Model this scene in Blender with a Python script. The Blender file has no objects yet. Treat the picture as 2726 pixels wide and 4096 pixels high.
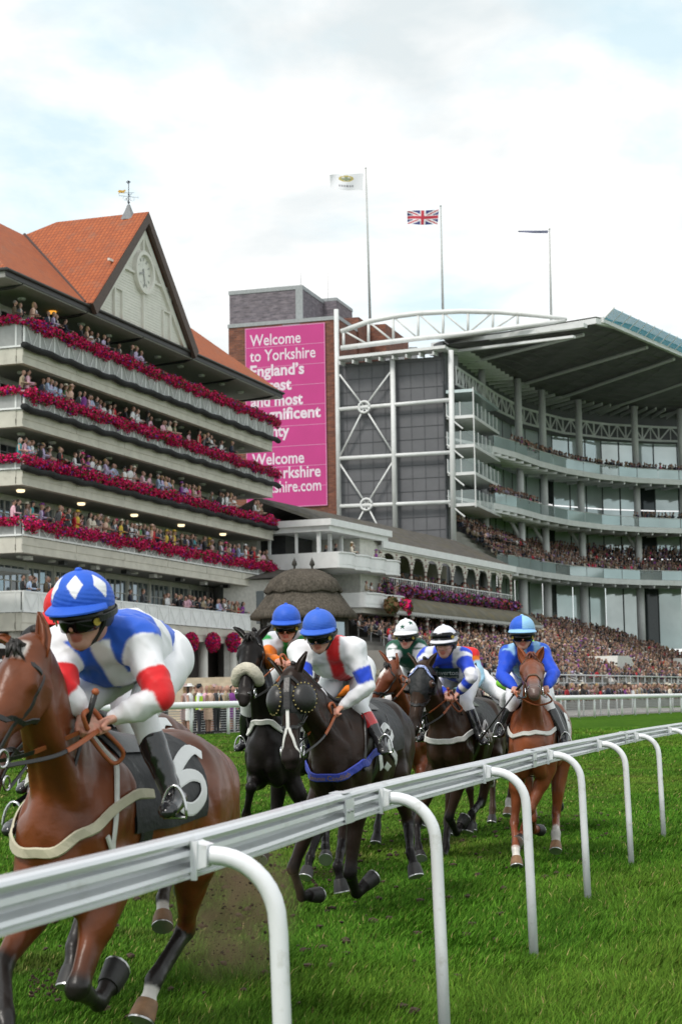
import bpy, math, random, time
import numpy as np
from mathutils import Vector, Matrix
rad = math.radians
FPX, CX, CY = 6954.0, 1363.0, 2048.0          # focal length and centre in photo pixels
EYE = np.array([0.0, 0.0, 1.6])
PITCH, ROLL = rad(6.107), rad(0.9)
_F = np.array([0, math.cos(PITCH), math.sin(PITCH)])
_U0 = np.array([0, -math.sin(PITCH), math.cos(PITCH)])
_R0 = np.array([1.0, 0, 0])
_R = math.cos(ROLL)*_R0 - math.sin(ROLL)*_U0
_U = math.sin(ROLL)*_R0 + math.cos(ROLL)*_U0
def ray(u, v):
    return _F + _R*((u-CX)/FPX) - _U*((v-CY)/FPX)
def on_plane(u, v, p0, n):
    d = ray(u, v); n = np.asarray(n, float)
    t = np.dot(np.asarray(p0, float)-EYE, n)/np.dot(d, n)
    return EYE + d*t
def at_y(u, v, y): return on_plane(u, v, (0, y, 0), (0, 1, 0))
def at_z(u, v, z=0.0): return on_plane(u, v, (0, 0, z), (0, 0, 1))
def project(p):
    q = np.asarray(p, float)-EYE
    w = q@_F
    return CX+FPX*(q@_R)/w, CY-FPX*(q@_U)/w
# ---------------------------------------------------------------- camera, sky, sun, exposure
SC = bpy.context.scene
COL = SC.collection
random.seed(7); np.random.seed(7)
cam = bpy.data.cameras.new('camera'); camo = bpy.data.objects.new('camera', cam); COL.objects.link(camo)
cam.sensor_fit = 'VERTICAL'; cam.sensor_height = 36.0; cam.sensor_width = 24.0
cam.lens = 36.0*FPX/4096
cam.clip_start = 0.1; cam.clip_end = 4000
M = Matrix.Identity(4)
for i in range(3):
    M[i][0] = _R[i]; M[i][1] = _U[i]; M[i][2] = -_F[i]; M[i][3] = EYE[i]
camo.matrix_world = M
cam.dof.use_dof = True; cam.dof.focus_distance = 13.0; cam.dof.aperture_fstop = 6.3
SC.camera = camo
SC.view_settings.view_transform = 'Standard'; SC.view_settings.look = 'None'
SC.view_settings.exposure = 0.62; SC.view_settings.gamma = 1.0
SUN_EL, SUN_AZ = 52, 215                      # degrees; azimuth measured from +Y towards +X: behind the viewer's left
w = bpy.data.worlds.new('World'); SC.world = w; w.use_nodes = True
nt = w.node_tree; nt.nodes.clear(); L = nt.links.new
out = nt.nodes.new('ShaderNodeOutputWorld'); bg = nt.nodes.new('ShaderNodeBackground')
sky = nt.nodes.new('ShaderNodeTexSky'); sky.sky_type = 'NISHITA'; sky.sun_disc = False
sky.sun_elevation = rad(SUN_EL); sky.sun_rotation = rad(SUN_AZ); sky.altitude = 20; sky.air_density = 1.0; sky.dust_density = 1.2; sky.ozone_density = 1.0
bg.inputs['Strength'].default_value = 0.15
tc = nt.nodes.new('ShaderNodeTexCoord')
sep = nt.nodes.new('ShaderNodeSeparateXYZ'); L(tc.outputs['Generated'], sep.inputs[0])
# cloud deck: direction projected on a flat layer so clouds flatten towards the horizon
def vmath(op, a, b=None):
    n = nt.nodes.new('ShaderNodeMath'); n.operation = op
    for k, x in enumerate((a, b)):
        if x is None: continue
        if isinstance(x, (int, float)): n.inputs[k].default_value = x
        else: L(x, n.inputs[k])
    return n.outputs[0]
zc = vmath('ADD', vmath('MAXIMUM', sep.outputs[2], 0.0), 0.30)
cmb = nt.nodes.new('ShaderNodeCombineXYZ')
L(vmath('DIVIDE', sep.outputs[0], zc), cmb.inputs[0]); L(vmath('DIVIDE', sep.outputs[1], zc), cmb.inputs[1])
def noise(scale, detail, rough, off, dist=0.0):
    mp = nt.nodes.new('ShaderNodeMapping'); mp.inputs['Location'].default_value = off
    L(cmb.outputs[0], mp.inputs['Vector'])
    n = nt.nodes.new('ShaderNodeTexNoise'); n.inputs['Scale'].default_value = scale; n.inputs['Detail'].default_value = detail
    n.inputs['Roughness'].default_value = rough; n.inputs['Distortion'].default_value = dist
    L(mp.outputs[0], n.inputs['Vector']); return n.outputs[0]
def ramp(src, stops):
    r = nt.nodes.new('ShaderNodeValToRGB'); L(src, r.inputs[0])
    e = r.color_ramp.elements
    while len(e) < len(stops): e.new(0.5)
    for k, (p, c) in enumerate(stops):
        e[k].position = p; e[k].color = (*c, 1) if len(c) == 3 else c
    return r.outputs[0]
cover = ramp(noise(2.6, 9, 0.55, (3.1, 0.4, 0), 0.25), [(0.36, (0.12,)*3), (0.46, (0.62,)*3), (0.53, (1,)*3)])
tone = ramp(noise(3.4, 8, 0.55, (7.7, 5.2, 1), 0.3), [(0.34, (3.45, 3.75, 3.85)), (0.45, (4.3, 4.4, 4.4)), (0.54, (5.3, 5.3, 5.25))])
mix = nt.nodes.new('ShaderNodeMix'); mix.data_type = 'RGBA'
L(cover, mix.inputs[0]); 
thin = nt.nodes.new('ShaderNodeMix'); thin.data_type = 'RGBA'; thin.inputs[0].default_value = 0.80
L(sky.outputs[0], thin.inputs[6]); thin.inputs[7].default_value = (3.35, 4.2, 4.3, 1)
L(thin.outputs[2], mix.inputs[6]); L(tone, mix.inputs[7])
L(mix.outputs[2], bg.inputs['Color']); L(bg.outputs[0], out.inputs['Surface'])
sun = bpy.data.lights.new('sun', 'SUN'); sun.energy = 1.5; sun.angle = rad(14); sun.color = (1.0, 0.95, 0.88)
suno = bpy.data.objects.new('sun', sun); COL.objects.link(suno)
sd = Vector((math.sin(rad(SUN_AZ))*math.cos(rad(SUN_EL)), math.cos(rad(SUN_AZ))*math.cos(rad(SUN_EL)), math.sin(rad(SUN_EL))))
suno.rotation_euler = sd.to_track_quat('Z', 'Y').to_euler()
SC.cycles.max_bounces = 6; SC.cycles.diffuse_bounces = 3; SC.cycles.glossy_bounces = 3; SC.cycles.transmission_bounces = 4; SC.cycles.transparent_max_bounces = 8
SC.cycles.use_denoising = True
SC.cycles.sample_clamp_indirect = 4.0
# ---------------------------------------------------------------- materials
def lin(c):
    'sRGB 0-255 -> linear'
    r = []
    for x in c:
        x /= 255.0
        r.append(x/12.92 if x <= 0.04045 else ((x+0.055)/1.055)**2.4)
    return tuple(r)
MATS = {}
def mat(name, color=(.5, .5, .5), rough=.6, metal=0., var=.12, scale=6., bump=0., bscale=60., vcol=False, coat=0., emit=None, alpha=None, spec=.5, stretch=None, sheen=0., dirt=None, trans=0.):
    if name in MATS: return MATS[name]
    m = bpy.data.materials.new(name); m.use_nodes = True; MATS[name] = m
    t = m.node_tree; N = t.nodes; K = t.links.new; b = N['Principled BSDF']
    b.inputs['Roughness'].default_value = rough; b.inputs['Metallic'].default_value = metal
    b.inputs['Specular IOR Level'].default_value = spec
    b.inputs['Coat Weight'].default_value = coat; b.inputs['Coat Roughness'].default_value = .15
    if sheen: b.inputs['Sheen Weight'].default_value = sheen
    if trans: b.inputs['Transmission Weight'].default_value = trans
    tcn = N.new('ShaderNodeTexCoord'); vec = tcn.outputs['Object']
    if stretch:
        mp = N.new('ShaderNodeMapping'); mp.inputs['Scale'].default_value = stretch; K(vec, mp.inputs['Vector']); vec = mp.outputs[0]
    if vcol:
        a = N.new('ShaderNodeAttribute'); a.attribute_name = 'Col'; base = a.outputs['Color']
    else:
        r = N.new('ShaderNodeRGB'); r.outputs[0].default_value = (*color, 1); base = r.outputs[0]
    if var:
        n = N.new('ShaderNodeTexNoise'); n.inputs['Scale'].default_value = scale; n.inputs['Detail'].default_value = 5; K(vec, n.inputs['Vector'])
        mr = N.new('ShaderNodeMapRange'); mr.inputs[1].default_value = .3; mr.inputs[2].default_value = .7
        mr.inputs[3].default_value = 1-var; mr.inputs[4].default_value = 1+var; K(n.outputs[0], mr.inputs[0])
        x = N.new('ShaderNodeMix'); x.data_type = 'RGBA'; x.blend_type = 'MULTIPLY'; x.inputs[0].default_value = 1
        K(base, x.inputs[6]); K(mr.outputs[0], x.inputs[7]); base = x.outputs[2]
    if dirt:
        dc, ds, lo, hi = dirt
        n = N.new('ShaderNodeTexNoise'); n.inputs['Scale'].default_value = ds; n.inputs['Detail'].default_value = 7; n.inputs['Roughness'].default_value = .65; K(vec, n.inputs['Vector'])
        mr = N.new('ShaderNodeMapRange'); mr.inputs[1].default_value = lo; mr.inputs[2].default_value = hi; K(n.outputs[0], mr.inputs[0])
        x = N.new('ShaderNodeMix'); x.data_type = 'RGBA'; K(mr.outputs[0], x.inputs[0]); K(base, x.inputs[6]); x.inputs[7].default_value = (*dc, 1); base = x.outputs[2]
    K(base, b.inputs['Base Color'])
    if bump:
        n = N.new('ShaderNodeTexNoise'); n.inputs['Scale'].default_value = bscale; n.inputs['Detail'].default_value = 4; K(vec, n.inputs['Vector'])
        bp = N.new('ShaderNodeBump'); bp.inputs['Strength'].default_value = bump; bp.inputs['Distance'].default_value = .02; K(n.outputs[0], bp.inputs['Height']); K(bp.outputs[0], b.inputs['Normal'])
    if emit:
        b.inputs['Emission Color'].default_value = (*emit[0], 1); b.inputs['Emission Strength'].default_value = emit[1]
    if alpha is not None: b.inputs['Alpha'].default_value = alpha
    return m
# ---------------------------------------------------------------- objects
def tag(o, label=None, cat=None, group=None, kind=None):
    if label: o['label'] = label
    if cat: o['category'] = cat
    if group: o['group'] = group
    if kind: o['kind'] = kind
    return o
def thing(name, label, cat, loc=(0, 0, 0), rz=0., group=None):
    o = bpy.data.objects.new(name, None); COL.objects.link(o)
    o.location = loc; o.rotation_euler = (0, 0, rz); o.empty_display_size = .2
    return tag(o, label, cat, group)
def link_mesh(name, me, m=None, parent=None, smooth=False):
    if m is not None:
        for x in (m if isinstance(m, (list, tuple)) else [m]): me.materials.append(x)
    if smooth: me.polygons.foreach_set('use_smooth', np.ones(len(me.polygons), bool))
    o = bpy.data.objects.new(name, me); COL.objects.link(o)
    if parent is not None: o.parent = parent
    return o
def np_mesh(name, V, F, col=None, smooth=False):
    'V (n,3); F (m,k) array or list of arrays; col (n,3)'
    me = bpy.data.meshes.new(name)
    Fs = [np.asarray(f) for f in (F if isinstance(F, list) else [F]) if len(f)]
    V = np.asarray(V, np.float32)
    me.vertices.add(len(V)); me.vertices.foreach_set('co', V.ravel())
    loops = np.concatenate([f.ravel() for f in Fs]).astype(np.int32)
    tot = np.concatenate([np.full(len(f), f.shape[1], np.int32) for f in Fs])
    start = np.concatenate([[0], np.cumsum(tot)[:-1]]).astype(np.int32)
    me.loops.add(len(loops)); me.loops.foreach_set('vertex_index', loops)
    me.polygons.add(len(tot)); me.polygons.foreach_set('loop_start', start); me.polygons.foreach_set('loop_total', tot)
    if smooth: me.polygons.foreach_set('use_smooth', np.ones(len(tot), bool))
    if col is not None:
        ca = me.color_attributes.new('Col', 'FLOAT_COLOR', 'POINT')
        c4 = np.ones((len(V), 4), np.float32); c4[:, :3] = col; ca.data.foreach_set('color', c4.ravel())
    me.update(calc_edges=True); me.validate(); return me
def frame_of(d):
    d = np.asarray(d, float); d = d/np.linalg.norm(d)
    u = np.array([0, 0, 1.]) if abs(d[2]) < .9 else np.array([1., 0, 0])
    s = np.cross(d, u); s /= np.linalg.norm(s); return d, s, np.cross(s, d)
class MB:
    'collects shapes; build() links them as one mesh'
    def __init__(self): self.v = []; self.f = []; self.c = []; self.mi = []; self.col = None; self.m = 0
    def add(self, vs, fs):
        k = len(self.v); self.v += [tuple(map(float, p)) for p in vs]
        self.f += [tuple(k+i for i in f) for f in fs]; self.mi += [self.m]*len(fs)
        if self.col is not None: self.c += [tuple(self.col)]*len(vs)
        return self
    def hexa(self, p):
        return self.add(p, [(3, 2, 1, 0), (4, 5, 6, 7), (0, 1, 5, 4), (1, 2, 6, 5), (2, 3, 7, 6), (3, 0, 4, 7)])
    def box(self, x0, x1, y0, y1, z0, z1):
        return self.hexa([(x0, y0, z0), (x1, y0, z0), (x1, y1, z0), (x0, y1, z0), (x0, y0, z1), (x1, y0, z1), (x1, y1, z1), (x0, y1, z1)])
    def bar(self, a, b, w, h=None, up=None):
        'rectangular bar from a to b'
        h = h or w; d, s, u = frame_of(np.subtract(b, a))
        if up is not None:
            s = np.cross(d, up); s /= np.linalg.norm(s); u = np.cross(s, d)
        a = np.asarray(a, float); b = np.asarray(b, float)
        q = [-s*w/2-u*h/2, s*w/2-u*h/2, s*w/2+u*h/2, -s*w/2+u*h/2]
        return self.add([a+x for x in q]+[b+x for x in q], [(0, 1, 2, 3), (7, 6, 5, 4), (0, 4, 5, 1), (1, 5, 6, 2), (2, 6, 7, 3), (3, 7, 4, 0)])
    def tube(self, pts, r, n=8, cap=True):
        pts = [np.asarray(p, float) for p in pts]; rs = r if isinstance(r, (list, tuple)) else [r]*len(pts)
        vs = []; fs = []; prev = None
        for i, p in enumerate(pts):
            t = pts[min(i+1, len(pts)-1)]-pts[max(i-1, 0)]; t = t/(np.linalg.norm(t)+1e-9)
            if prev is None: _, s, u = frame_of(t)
            else:
                s = prev-t*np.dot(prev, t); s /= (np.linalg.norm(s)+1e-9); u = np.cross(s, t)
            prev = s
            for k in range(n):
                a = 2*math.pi*k/n; vs.append(p+rs[i]*(math.cos(a)*s+math.sin(a)*u))
        for i in range(len(pts)-1):
            for k in range(n):
                fs.append((i*n+k, i*n+(k+1) % n, (i+1)*n+(k+1) % n, (i+1)*n+k))
        if cap:
            fs.append(tuple(range(n))[::-1]); fs.append(tuple((len(pts)-1)*n+k for k in range(n)))
        return self.add(vs, fs)
    def loft(self, rings, cap=True):
        n = len(rings[0]); vs = [p for r in rings for p in r]; fs = []
        for i in range(len(rings)-1):
            for k in range(n):
                fs.append((i*n+k, i*n+(k+1) % n, (i+1)*n+(k+1) % n, (i+1)*n+k))
        if cap: fs += [tuple(range(n))[::-1], tuple((len(rings)-1)*n+k for k in range(n))]
        return self.add(vs, fs)
    def lathe(self, prof, c=(0, 0, 0), n=16, cap=False):
        return self.loft([[(c[0]+r*math.cos(2*math.pi*k/n), c[1]+r*math.sin(2*math.pi*k/n), c[2]+z) for k in range(n)] for r, z in prof], cap)
    def prism(self, poly, off):
        'planar polygon of 3d points extruded by vector off'
        n = len(poly); P = [np.asarray(p, float) for p in poly]; o = np.asarray(off, float)
        return self.add(P+[p+o for p in P], [tuple(range(n))[::-1], tuple(range(n, 2*n))]+[(i, (i+1) % n, n+(i+1) % n, n+i) for i in range(n)])
    def ico(self, c, r, sub=1, jit=0, rng=random):
        import bmesh
        bm = bmesh.new(); bmesh.ops.create_icosphere(bm, subdivisions=sub, radius=1)
        r = r if isinstance(r, (tuple, list)) else (r, r, r)
        vs = []
        for v in bm.verts:
            k = 1+jit*(rng.random()-.5); vs.append((c[0]+v.co.x*r[0]*k, c[1]+v.co.y*r[1]*k, c[2]+v.co.z*r[2]*k))
        self.add(vs, [tuple(v.index for v in f.verts) for f in bm.faces]); bm.free(); return self
    def mesh(self, name):
        me = bpy.data.meshes.new(name); me.from_pydata(self.v, [], self.f)
        if self.c:
            ca = me.color_attributes.new('Col', 'FLOAT_COLOR', 'POINT')
            c4 = np.ones((len(self.v), 4), np.float32); c4[:, :3] = self.c; ca.data.foreach_set('color', c4.ravel())
        if any(self.mi): me.polygons.foreach_set('material_index', np.array(self.mi, np.int32))
        me.update(); return me
    def build(self, name, m, parent=None, smooth=False, auto=None):
        me = self.mesh(name); o = link_mesh(name, me, m, parent, smooth or auto is not None)
        if auto is not None: me.set_sharp_from_angle(angle=rad(auto))
        return o
def copy_tree(o, parent=None):
    c = o.copy(); COL.objects.link(c); c.parent = parent
    for ch in list(o.children): copy_tree(ch, c)
    return c
def text_mesh(body, size, align='LEFT', ex=0., bold=0.):
    'font outline as a mesh in the xy plane'
    cu = bpy.data.curves.new('lettering', 'FONT'); cu.body = body; cu.size = size; cu.align_x = align; cu.extrude = ex; cu.offset = bold; cu.resolution_u = 3
    o = bpy.data.objects.new('lettering', cu); COL.objects.link(o)
    dg = bpy.context.evaluated_depsgraph_get(); me = bpy.data.meshes.new_from_object(o.evaluated_get(dg))
    bpy.data.objects.remove(o); bpy.data.curves.remove(cu); return me
# ---------------------------------------------------------------- ground, running rails
def zg(x, y):
    t = np.clip((np.asarray(y, float)-26)/34.0, 0, 1); return .38*t*t*(3-2*t)
def grass_ground_mat():
    m = bpy.data.materials.new('turf'); m.use_nodes = True; t = m.node_tree; N = t.nodes; K = t.links.new; b = N['Principled BSDF']
    b.inputs['Roughness'].default_value = .9; b.inputs['Specular IOR Level'].default_value = .02
    c = N.new('ShaderNodeTexCoord')
    def nz(s, d, r=.55):
        n = N.new('ShaderNodeTexNoise'); n.inputs['Scale'].default_value = s; n.inputs['Detail'].default_value = d; n.inputs['Roughness'].default_value = r; K(c.outputs['Object'], n.inputs['Vector']); return n.outputs[0]
    def rp(src, st):
        r = N.new('ShaderNodeValToRGB'); K(src, r.inputs[0]); e = r.color_ramp.elements
        for k, (p, q) in enumerate(st): e[k].position = p; e[k].color = (*q, 1)
        return r.outputs[0]
    a = rp(nz(3.0, 8, .75), [(.35, (.026, .080, .007)), (.68, (.085, .175, .018))])
    d = rp(nz(.25, 5), [(.35, (.8, .85, .8)), (.65, (1.2, 1.15, 1.1))])
    x = N.new('ShaderNodeMix'); x.data_type = 'RGBA'; x.blend_type = 'MULTIPLY'; x.inputs[0].default_value = 1; K(a, x.inputs[6]); K(d, x.inputs[7])
    K(x.outputs[2], b.inputs['Base Color'])
    bp = N.new('ShaderNodeBump'); bp.inputs['Strength'].default_value = .9; bp.inputs['Distance'].default_value = .06; K(nz(22, 6, .7), bp.inputs['Height']); K(bp.outputs[0], b.inputs['Normal'])
    return m
xs = np.concatenate([[-900, -400, -150, -80], np.linspace(-40, 60, 51), [90, 150, 400, 900]])
ys = np.concatenate([[-60, -20], np.linspace(0, 70, 36), [80, 95, 110, 150, 250, 500, 1200, 3000]])
GX, GY = np.meshgrid(xs, ys); V = np.stack([GX, GY, zg(GX, GY)], -1).reshape(-1, 3)
nx, ny = len(xs), len(ys)
F = [(j*nx+i, j*nx+i+1, (j+1)*nx+i+1, (j+1)*nx+i) for j in range(ny-1) for i in range(nx-1)]
tag(link_mesh('ground', np_mesh('ground', V, np.array(F), smooth=True), grass_ground_mat()), kind='structure')

WHITE = mat('white_rail', (.78, .79, .82), .32, .0, var=.05, scale=3, coat=.3, dirt=((.40, .39, .33), 11, .56, .85))
ALU = mat('rail_aluminium', (.70, .71, .74), .28, .35, var=.06, scale=2, dirt=((.35, .34, .31), 14, .56, .85), stretch=(1, .25, 1))
DARK = mat('black_plastic', (.012, .012, .013), .4)
STEEL = mat('steel', (.55, .55, .56), .3, .9)
POSTS = [(-2.5, -3.3), (-1.72, -.5), (-.95, 2.45), (-.185, 5.32), (.44, 8.2), (1.135, 10.85), (1.86, 13.69), (2.65, 16.46), (3.48, 19.35), (4.38, 22.2), (5.33, 25.05), (6.35, 27.8), (7.5, 30.5), (8.8, 33.1)]
def path_dir(P, i):
    a = np.array(P[max(i-1, 0)]); b = np.array(P[min(i+1, len(P)-1)]); d = (b-a)/np.linalg.norm(b-a); return d, np.array([d[1], -d[0]])
rail_root = thing('running_rail', 'white running rail on hooped posts curving beside the galloping horses', 'running rail', (POSTS[5][0], POSTS[5][1], 0))
RO = np.array([POSTS[5][0], POSTS[5][1], 0])
PROF = [(-.036, 1.186), (-.028, 1.194), (.016, 1.194), (.028, 1.188), (.033, 1.178), (.030, 1.168), (.006, 1.163), (.006, 1.156), (.031, 1.150), (.033, 1.134), (-.012, 1.127), (-.014, 1.106), (.031, 1.098), (.034, 1.086), (.026, 1.081), (.026, 1.077), (.034, 1.073), (.034, 1.066), (-.036, 1.066)]
# smooth path of the rail line (offset to the track side of the posts)
pts = []
for i, p in enumerate(POSTS):
    d, nrm = path_dir(POSTS, i); pts.append(np.array(p)-nrm*.31)
fine = []
for i in range(len(pts)-1):
    p0, p1, p2, p3 = pts[max(i-1, 0)], pts[i], pts[i+1], pts[min(i+2, len(pts)-1)]
    for k in range(8):
        t = k/8; fine.append(.5*((2*p1)+(-p0+p2)*t+(2*p0-5*p1+4*p2-p3)*t*t+(-p0+3*p1-3*p2+p3)*t**3))
fine.append(pts[-1])
def rail_ring(i, k=1., dz=0, grow=0.):
    d, nrm = path_dir(fine, i); p = fine[i]
    return [np.array([p[0]+nrm[0]*a*k, p[1]+nrm[1]*a*k, z+dz])-RO for a, z in PROF]
mb = MB(); mb.loft([rail_ring(i) for i in range(len(fine))])
mb.build('rail', ALU, rail_root, auto=25)
for i, p in enumerate(POSTS):
    d, nrm = path_dir(POSTS, i); p = np.array(p)
    zb = float(zg(p[0], p[1]))-.03
    def at(a, z, s=0.): return np.array([p[0]+nrm[0]*a+d[0]*s, p[1]+nrm[1]*a+d[1]*s, z])-RO
    path = [at(0.0, zb), at(-.01, .45), at(-.022, .90)]
    for k in range(1, 10):
        a = math.pi/2*k/9; path.append(at(-.025-.2*(1-math.cos(a)), .93+.2*math.sin(a)))
    path.append(at(-.272, 1.13))
    o = MB().tube(path, .0285, 16).build('post', WHITE, rail_root, smooth=True)
    # bracket: collar, flanges that clip over the rail face
    b = MB(); b.tube([at(-.275, 1.13), at(-.235, 1.13)], .034, 14)
    b.hexa([at(-.279, 1.085, -.06), at(-.279, 1.085, .06), at(-.235, 1.10, .042), at(-.235, 1.10, -.042), at(-.279, 1.172, -.06), at(-.279, 1.172, .06), at(-.235, 1.162, .042), at(-.235, 1.162, -.042)])
    b.hexa([at(-.276, 1.095, -.05), at(-.276, 1.095, .05), at(-.262, 1.10, .035), at(-.262, 1.10, -.035), at(-.276, 1.168, -.05), at(-.276, 1.168, .05), at(-.262, 1.16, .035), at(-.262, 1.16, -.035)])
    b.hexa([at(-.277, 1.16, -.055), at(-.277, 1.16, .055), at(-.250, 1.155, .03), at(-.250, 1.155, -.03), at(-.277, 1.174, -.055), at(-.277, 1.174, .055), at(-.250, 1.165, .03), at(-.250, 1.165, -.03)])
    b.hexa([at(-.279, 1.06, -.058), at(-.279, 1.06, -.046), at(-.262, 1.06, -.046), at(-.262, 1.06, -.058), at(-.279, 1.176, -.058), at(-.279, 1.176, -.046), at(-.258, 1.176, -.046), at(-.258, 1.176, -.058)])
    br = b.build('bracket', WHITE, o, auto=40)
    MB().tube([at(-.25, 1.13, -.036), at(-.25, 1.13, -.04)], .006, 8).build('bolt', STEEL, o)
for seg in (26, 42, 58, 74):                    # joint plates, every second span
    j = seg+4; d, nrm = path_dir(fine, j); p = fine[j]
    def at(a, z, s): return np.array([p[0]+nrm[0]*a+d[0]*s, p[1]+nrm[1]*a+d[1]*s, z])-RO
    b = MB(); b.hexa([at(.034, 1.066, -.085), at(.034, 1.066, .085), at(.040, 1.066, .085), at(.040, 1.066, -.085), at(.034, 1.168, -.085), at(.034, 1.168, .085), at(.040, 1.168, .085), at(.040, 1.168, -.085)])
    b.hexa([at(-.038, 1.195, -.07), at(-.038, 1.195, .07), at(.036, 1.195, .07), at(.036, 1.195, -.07), at(-.036, 1.199, -.07), at(-.036, 1.199, .07), at(.034, 1.199, .07), at(.034, 1.199, -.07)])
    pl = b.build('joint_plate', ALU, rail_root)
    for s in (-.035, .035): MB().tube([at(.040, 1.118, s), at(.048, 1.118, s)], .008, 8).build('bolt', STEEL, pl)

# far running rail and the spectators' fence behind it
FAR = [(-22, 33), (-13.4, 46.6), (-5, 61), (3.6, 76), (12.5, 91), (20.2, 106), (28.5, 123), (37, 141)]
def resample(P, step):
    P = [np.array(p, float) for p in P]; out = []; acc = 0.
    for a, b in zip(P, P[1:]):
        Ls = np.linalg.norm(b-a); t = acc
        while t < Ls: out.append(a+(b-a)*t/Ls); t += step
        acc = t-Ls
    return out
def offset_path(P, w):
    return [tuple(np.array(p)+path_dir(P, i)[1]*w) for i, p in enumerate(P)]
FW = mat('far_rail_white', (.80, .81, .82), .4, var=.04)
fr = thing('running_rail', 'long white running rail on the far side of the turf in front of the crowd', 'running rail', (*FAR[4], .38))
FO = np.array([*FAR[4], .38])
P3 = [np.array([p[0], p[1], float(zg(*p))+1.06])-FO for p in FAR]
mb = MB()
rings = []
for i, p in enumerate(P3):
    d, nrm = path_dir(FAR, i)
    rings.append([p+np.array([nrm[0]*.10*math.cos(a), nrm[1]*.10*math.cos(a), .115*math.sin(a)]) for a in np.linspace(0, 2*math.pi, 12, False)])
mb.loft(rings).build('rail', FW, fr, smooth=True)
for p in resample(FAR, 2.3):
    z = float(zg(*p)); q = np.array([p[0], p[1], z])-FO
    MB().tube([q, q+np.array([0, 0, 1.0])], .055, 8).build('post', FW, fr, smooth=True)
FENCE = offset_path(FAR, -1.9)
fe = thing('mesh_fence', 'white post and wire fence holding back the crowd behind the far running rail', 'fence', (*FENCE[4], .38))
EO = np.array([*FENCE[4], .38]); mb = MB()
for h in (1.08,): mb.tube([np.array([p[0], p[1], float(zg(*p))+h])-EO for p in FENCE], .05, 8)
mb.build('rail', FW, fe, smooth=True)
mb = MB()
for h in np.linspace(.10, .92, 10): mb.tube([np.array([p[0], p[1], float(zg(*p))+h])-EO for p in FENCE], .012, 4)
mb.build('wire', mat('fence_wire', (.45, .46, .47), .5), fe)
for p in resample(FENCE, 2.9):
    q = np.array([p[0], p[1], float(zg(*p))])-EO
    MB().tube([q, q+np.array([0, 0, 1.07])], .04, 8).build('post', FW, fe, smooth=True)
# paved lawn behind the fence
CONC = mat('paving', (.30, .29, .27), .85, var=.2, scale=1.5, bump=.2)
A = offset_path(FAR, -1.5); B = offset_path(FAR, -75)
mb = MB(); n = len(A)
mb.add([(p[0], p[1], float(zg(*p))+.006) for p in A]+[(p[0], p[1], .39) for p in B], [(i, i+1, n+i+1, n+i) for i in range(n-1)])
tag(mb.build('pavement', CONC), kind='structure')
# ---------------------------------------------------------------- left stand: five balconies hung with flowers, red tiled roof
CREAM = mat('cream_concrete', (.56, .535, .47), .75, var=.10, scale=1.2, bump=.1, bscale=20, dirt=((.25, .23, .19), 1.6, .55, .9))
CREAMP = mat('cream_paint', (.70, .68, .63), .6, var=.06, scale=2)
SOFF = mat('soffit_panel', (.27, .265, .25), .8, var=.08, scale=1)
GLASS = mat('dark_glass', (.025, .03, .033), .06, var=.3, scale=.7, spec=.9)
BRIGHTGLASS = mat('sky_reflection_glass', (.30, .36, .40), .05, .75, var=.25, scale=.5)  # brighter copy of the panes; sky reflection put into the colour
PANEL = mat('balcony_mesh_panel', (.36, .365, .365), .6, var=.1, scale=3)
WPAINT = mat('white_paint', (.76, .77, .77), .5, var=.06, scale=2)
NET = mat('black_netting', (.012, .013, .014), .9, var=.4, scale=9)
BARGE = mat('brown_timber', (.075, .045, .035), .6, var=.15)
def tile_mat():
    m = bpy.data.materials.new('red_pantile'); m.use_nodes = True; t = m.node_tree; N = t.nodes; K = t.links.new; b = N['Principled BSDF']
    b.inputs['Roughness'].default_value = .8; b.inputs['Specular IOR Level'].default_value = .2
    u = N.new('ShaderNodeUVMap'); n = N.new('ShaderNodeTexBrick'); K(u.outputs[0], n.inputs['Vector'])
    n.inputs['Scale'].default_value = 1; n.inputs['Brick Width'].default_value = .28; n.inputs['Row Height'].default_value = .36; n.inputs['Mortar Size'].default_value = .03; n.offset = 0.0; n.inputs['Mortar Smooth'].default_value = .6
    n.inputs['Color1'].default_value = (.43, .125, .05, 1); n.inputs['Color2'].default_value = (.34, .10, .045, 1); n.inputs['Mortar'].default_value = (.17, .05, .03, 1)
    z = N.new('ShaderNodeTexNoise'); z.inputs['Scale'].default_value = .9; z.inputs['Detail'].default_value = 8; z.inputs['Roughness'].default_value = .7; K(u.outputs[0], z.inputs['Vector'])
    r = N.new('ShaderNodeMapRange'); r.inputs[1].default_value = .52; r.inputs[2].default_value = .72; K(z.outputs[0], r.inputs[0])
    x = N.new('ShaderNodeMix'); x.data_type = 'RGBA'; x.inputs[7].default_value = (.19, .13, .10, 1)
    mu = N.new('ShaderNodeMath'); mu.operation = 'MULTIPLY'; mu.inputs[1].default_value = .55; K(r.outputs[0], mu.inputs[0]); K(mu.outputs[0], x.inputs[0])
    K(n.outputs['Color'], x.inputs[6]); K(x.outputs[2], b.inputs['Base Color'])
    w = N.new('ShaderNodeTexWave'); w.inputs['Scale'].default_value = 1.12; w.wave_profile = 'SIN'; K(u.outputs[0], w.inputs['Vector'])
    bp = N.new('ShaderNodeBump'); bp.inputs['Strength'].default_value = .6; bp.inputs['Distance'].default_value = .05; K(w.outputs['Fac'], bp.inputs['Height']); K(bp.outputs[0], b.inputs['Normal'])
    return m
TILE = tile_mat()
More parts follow.
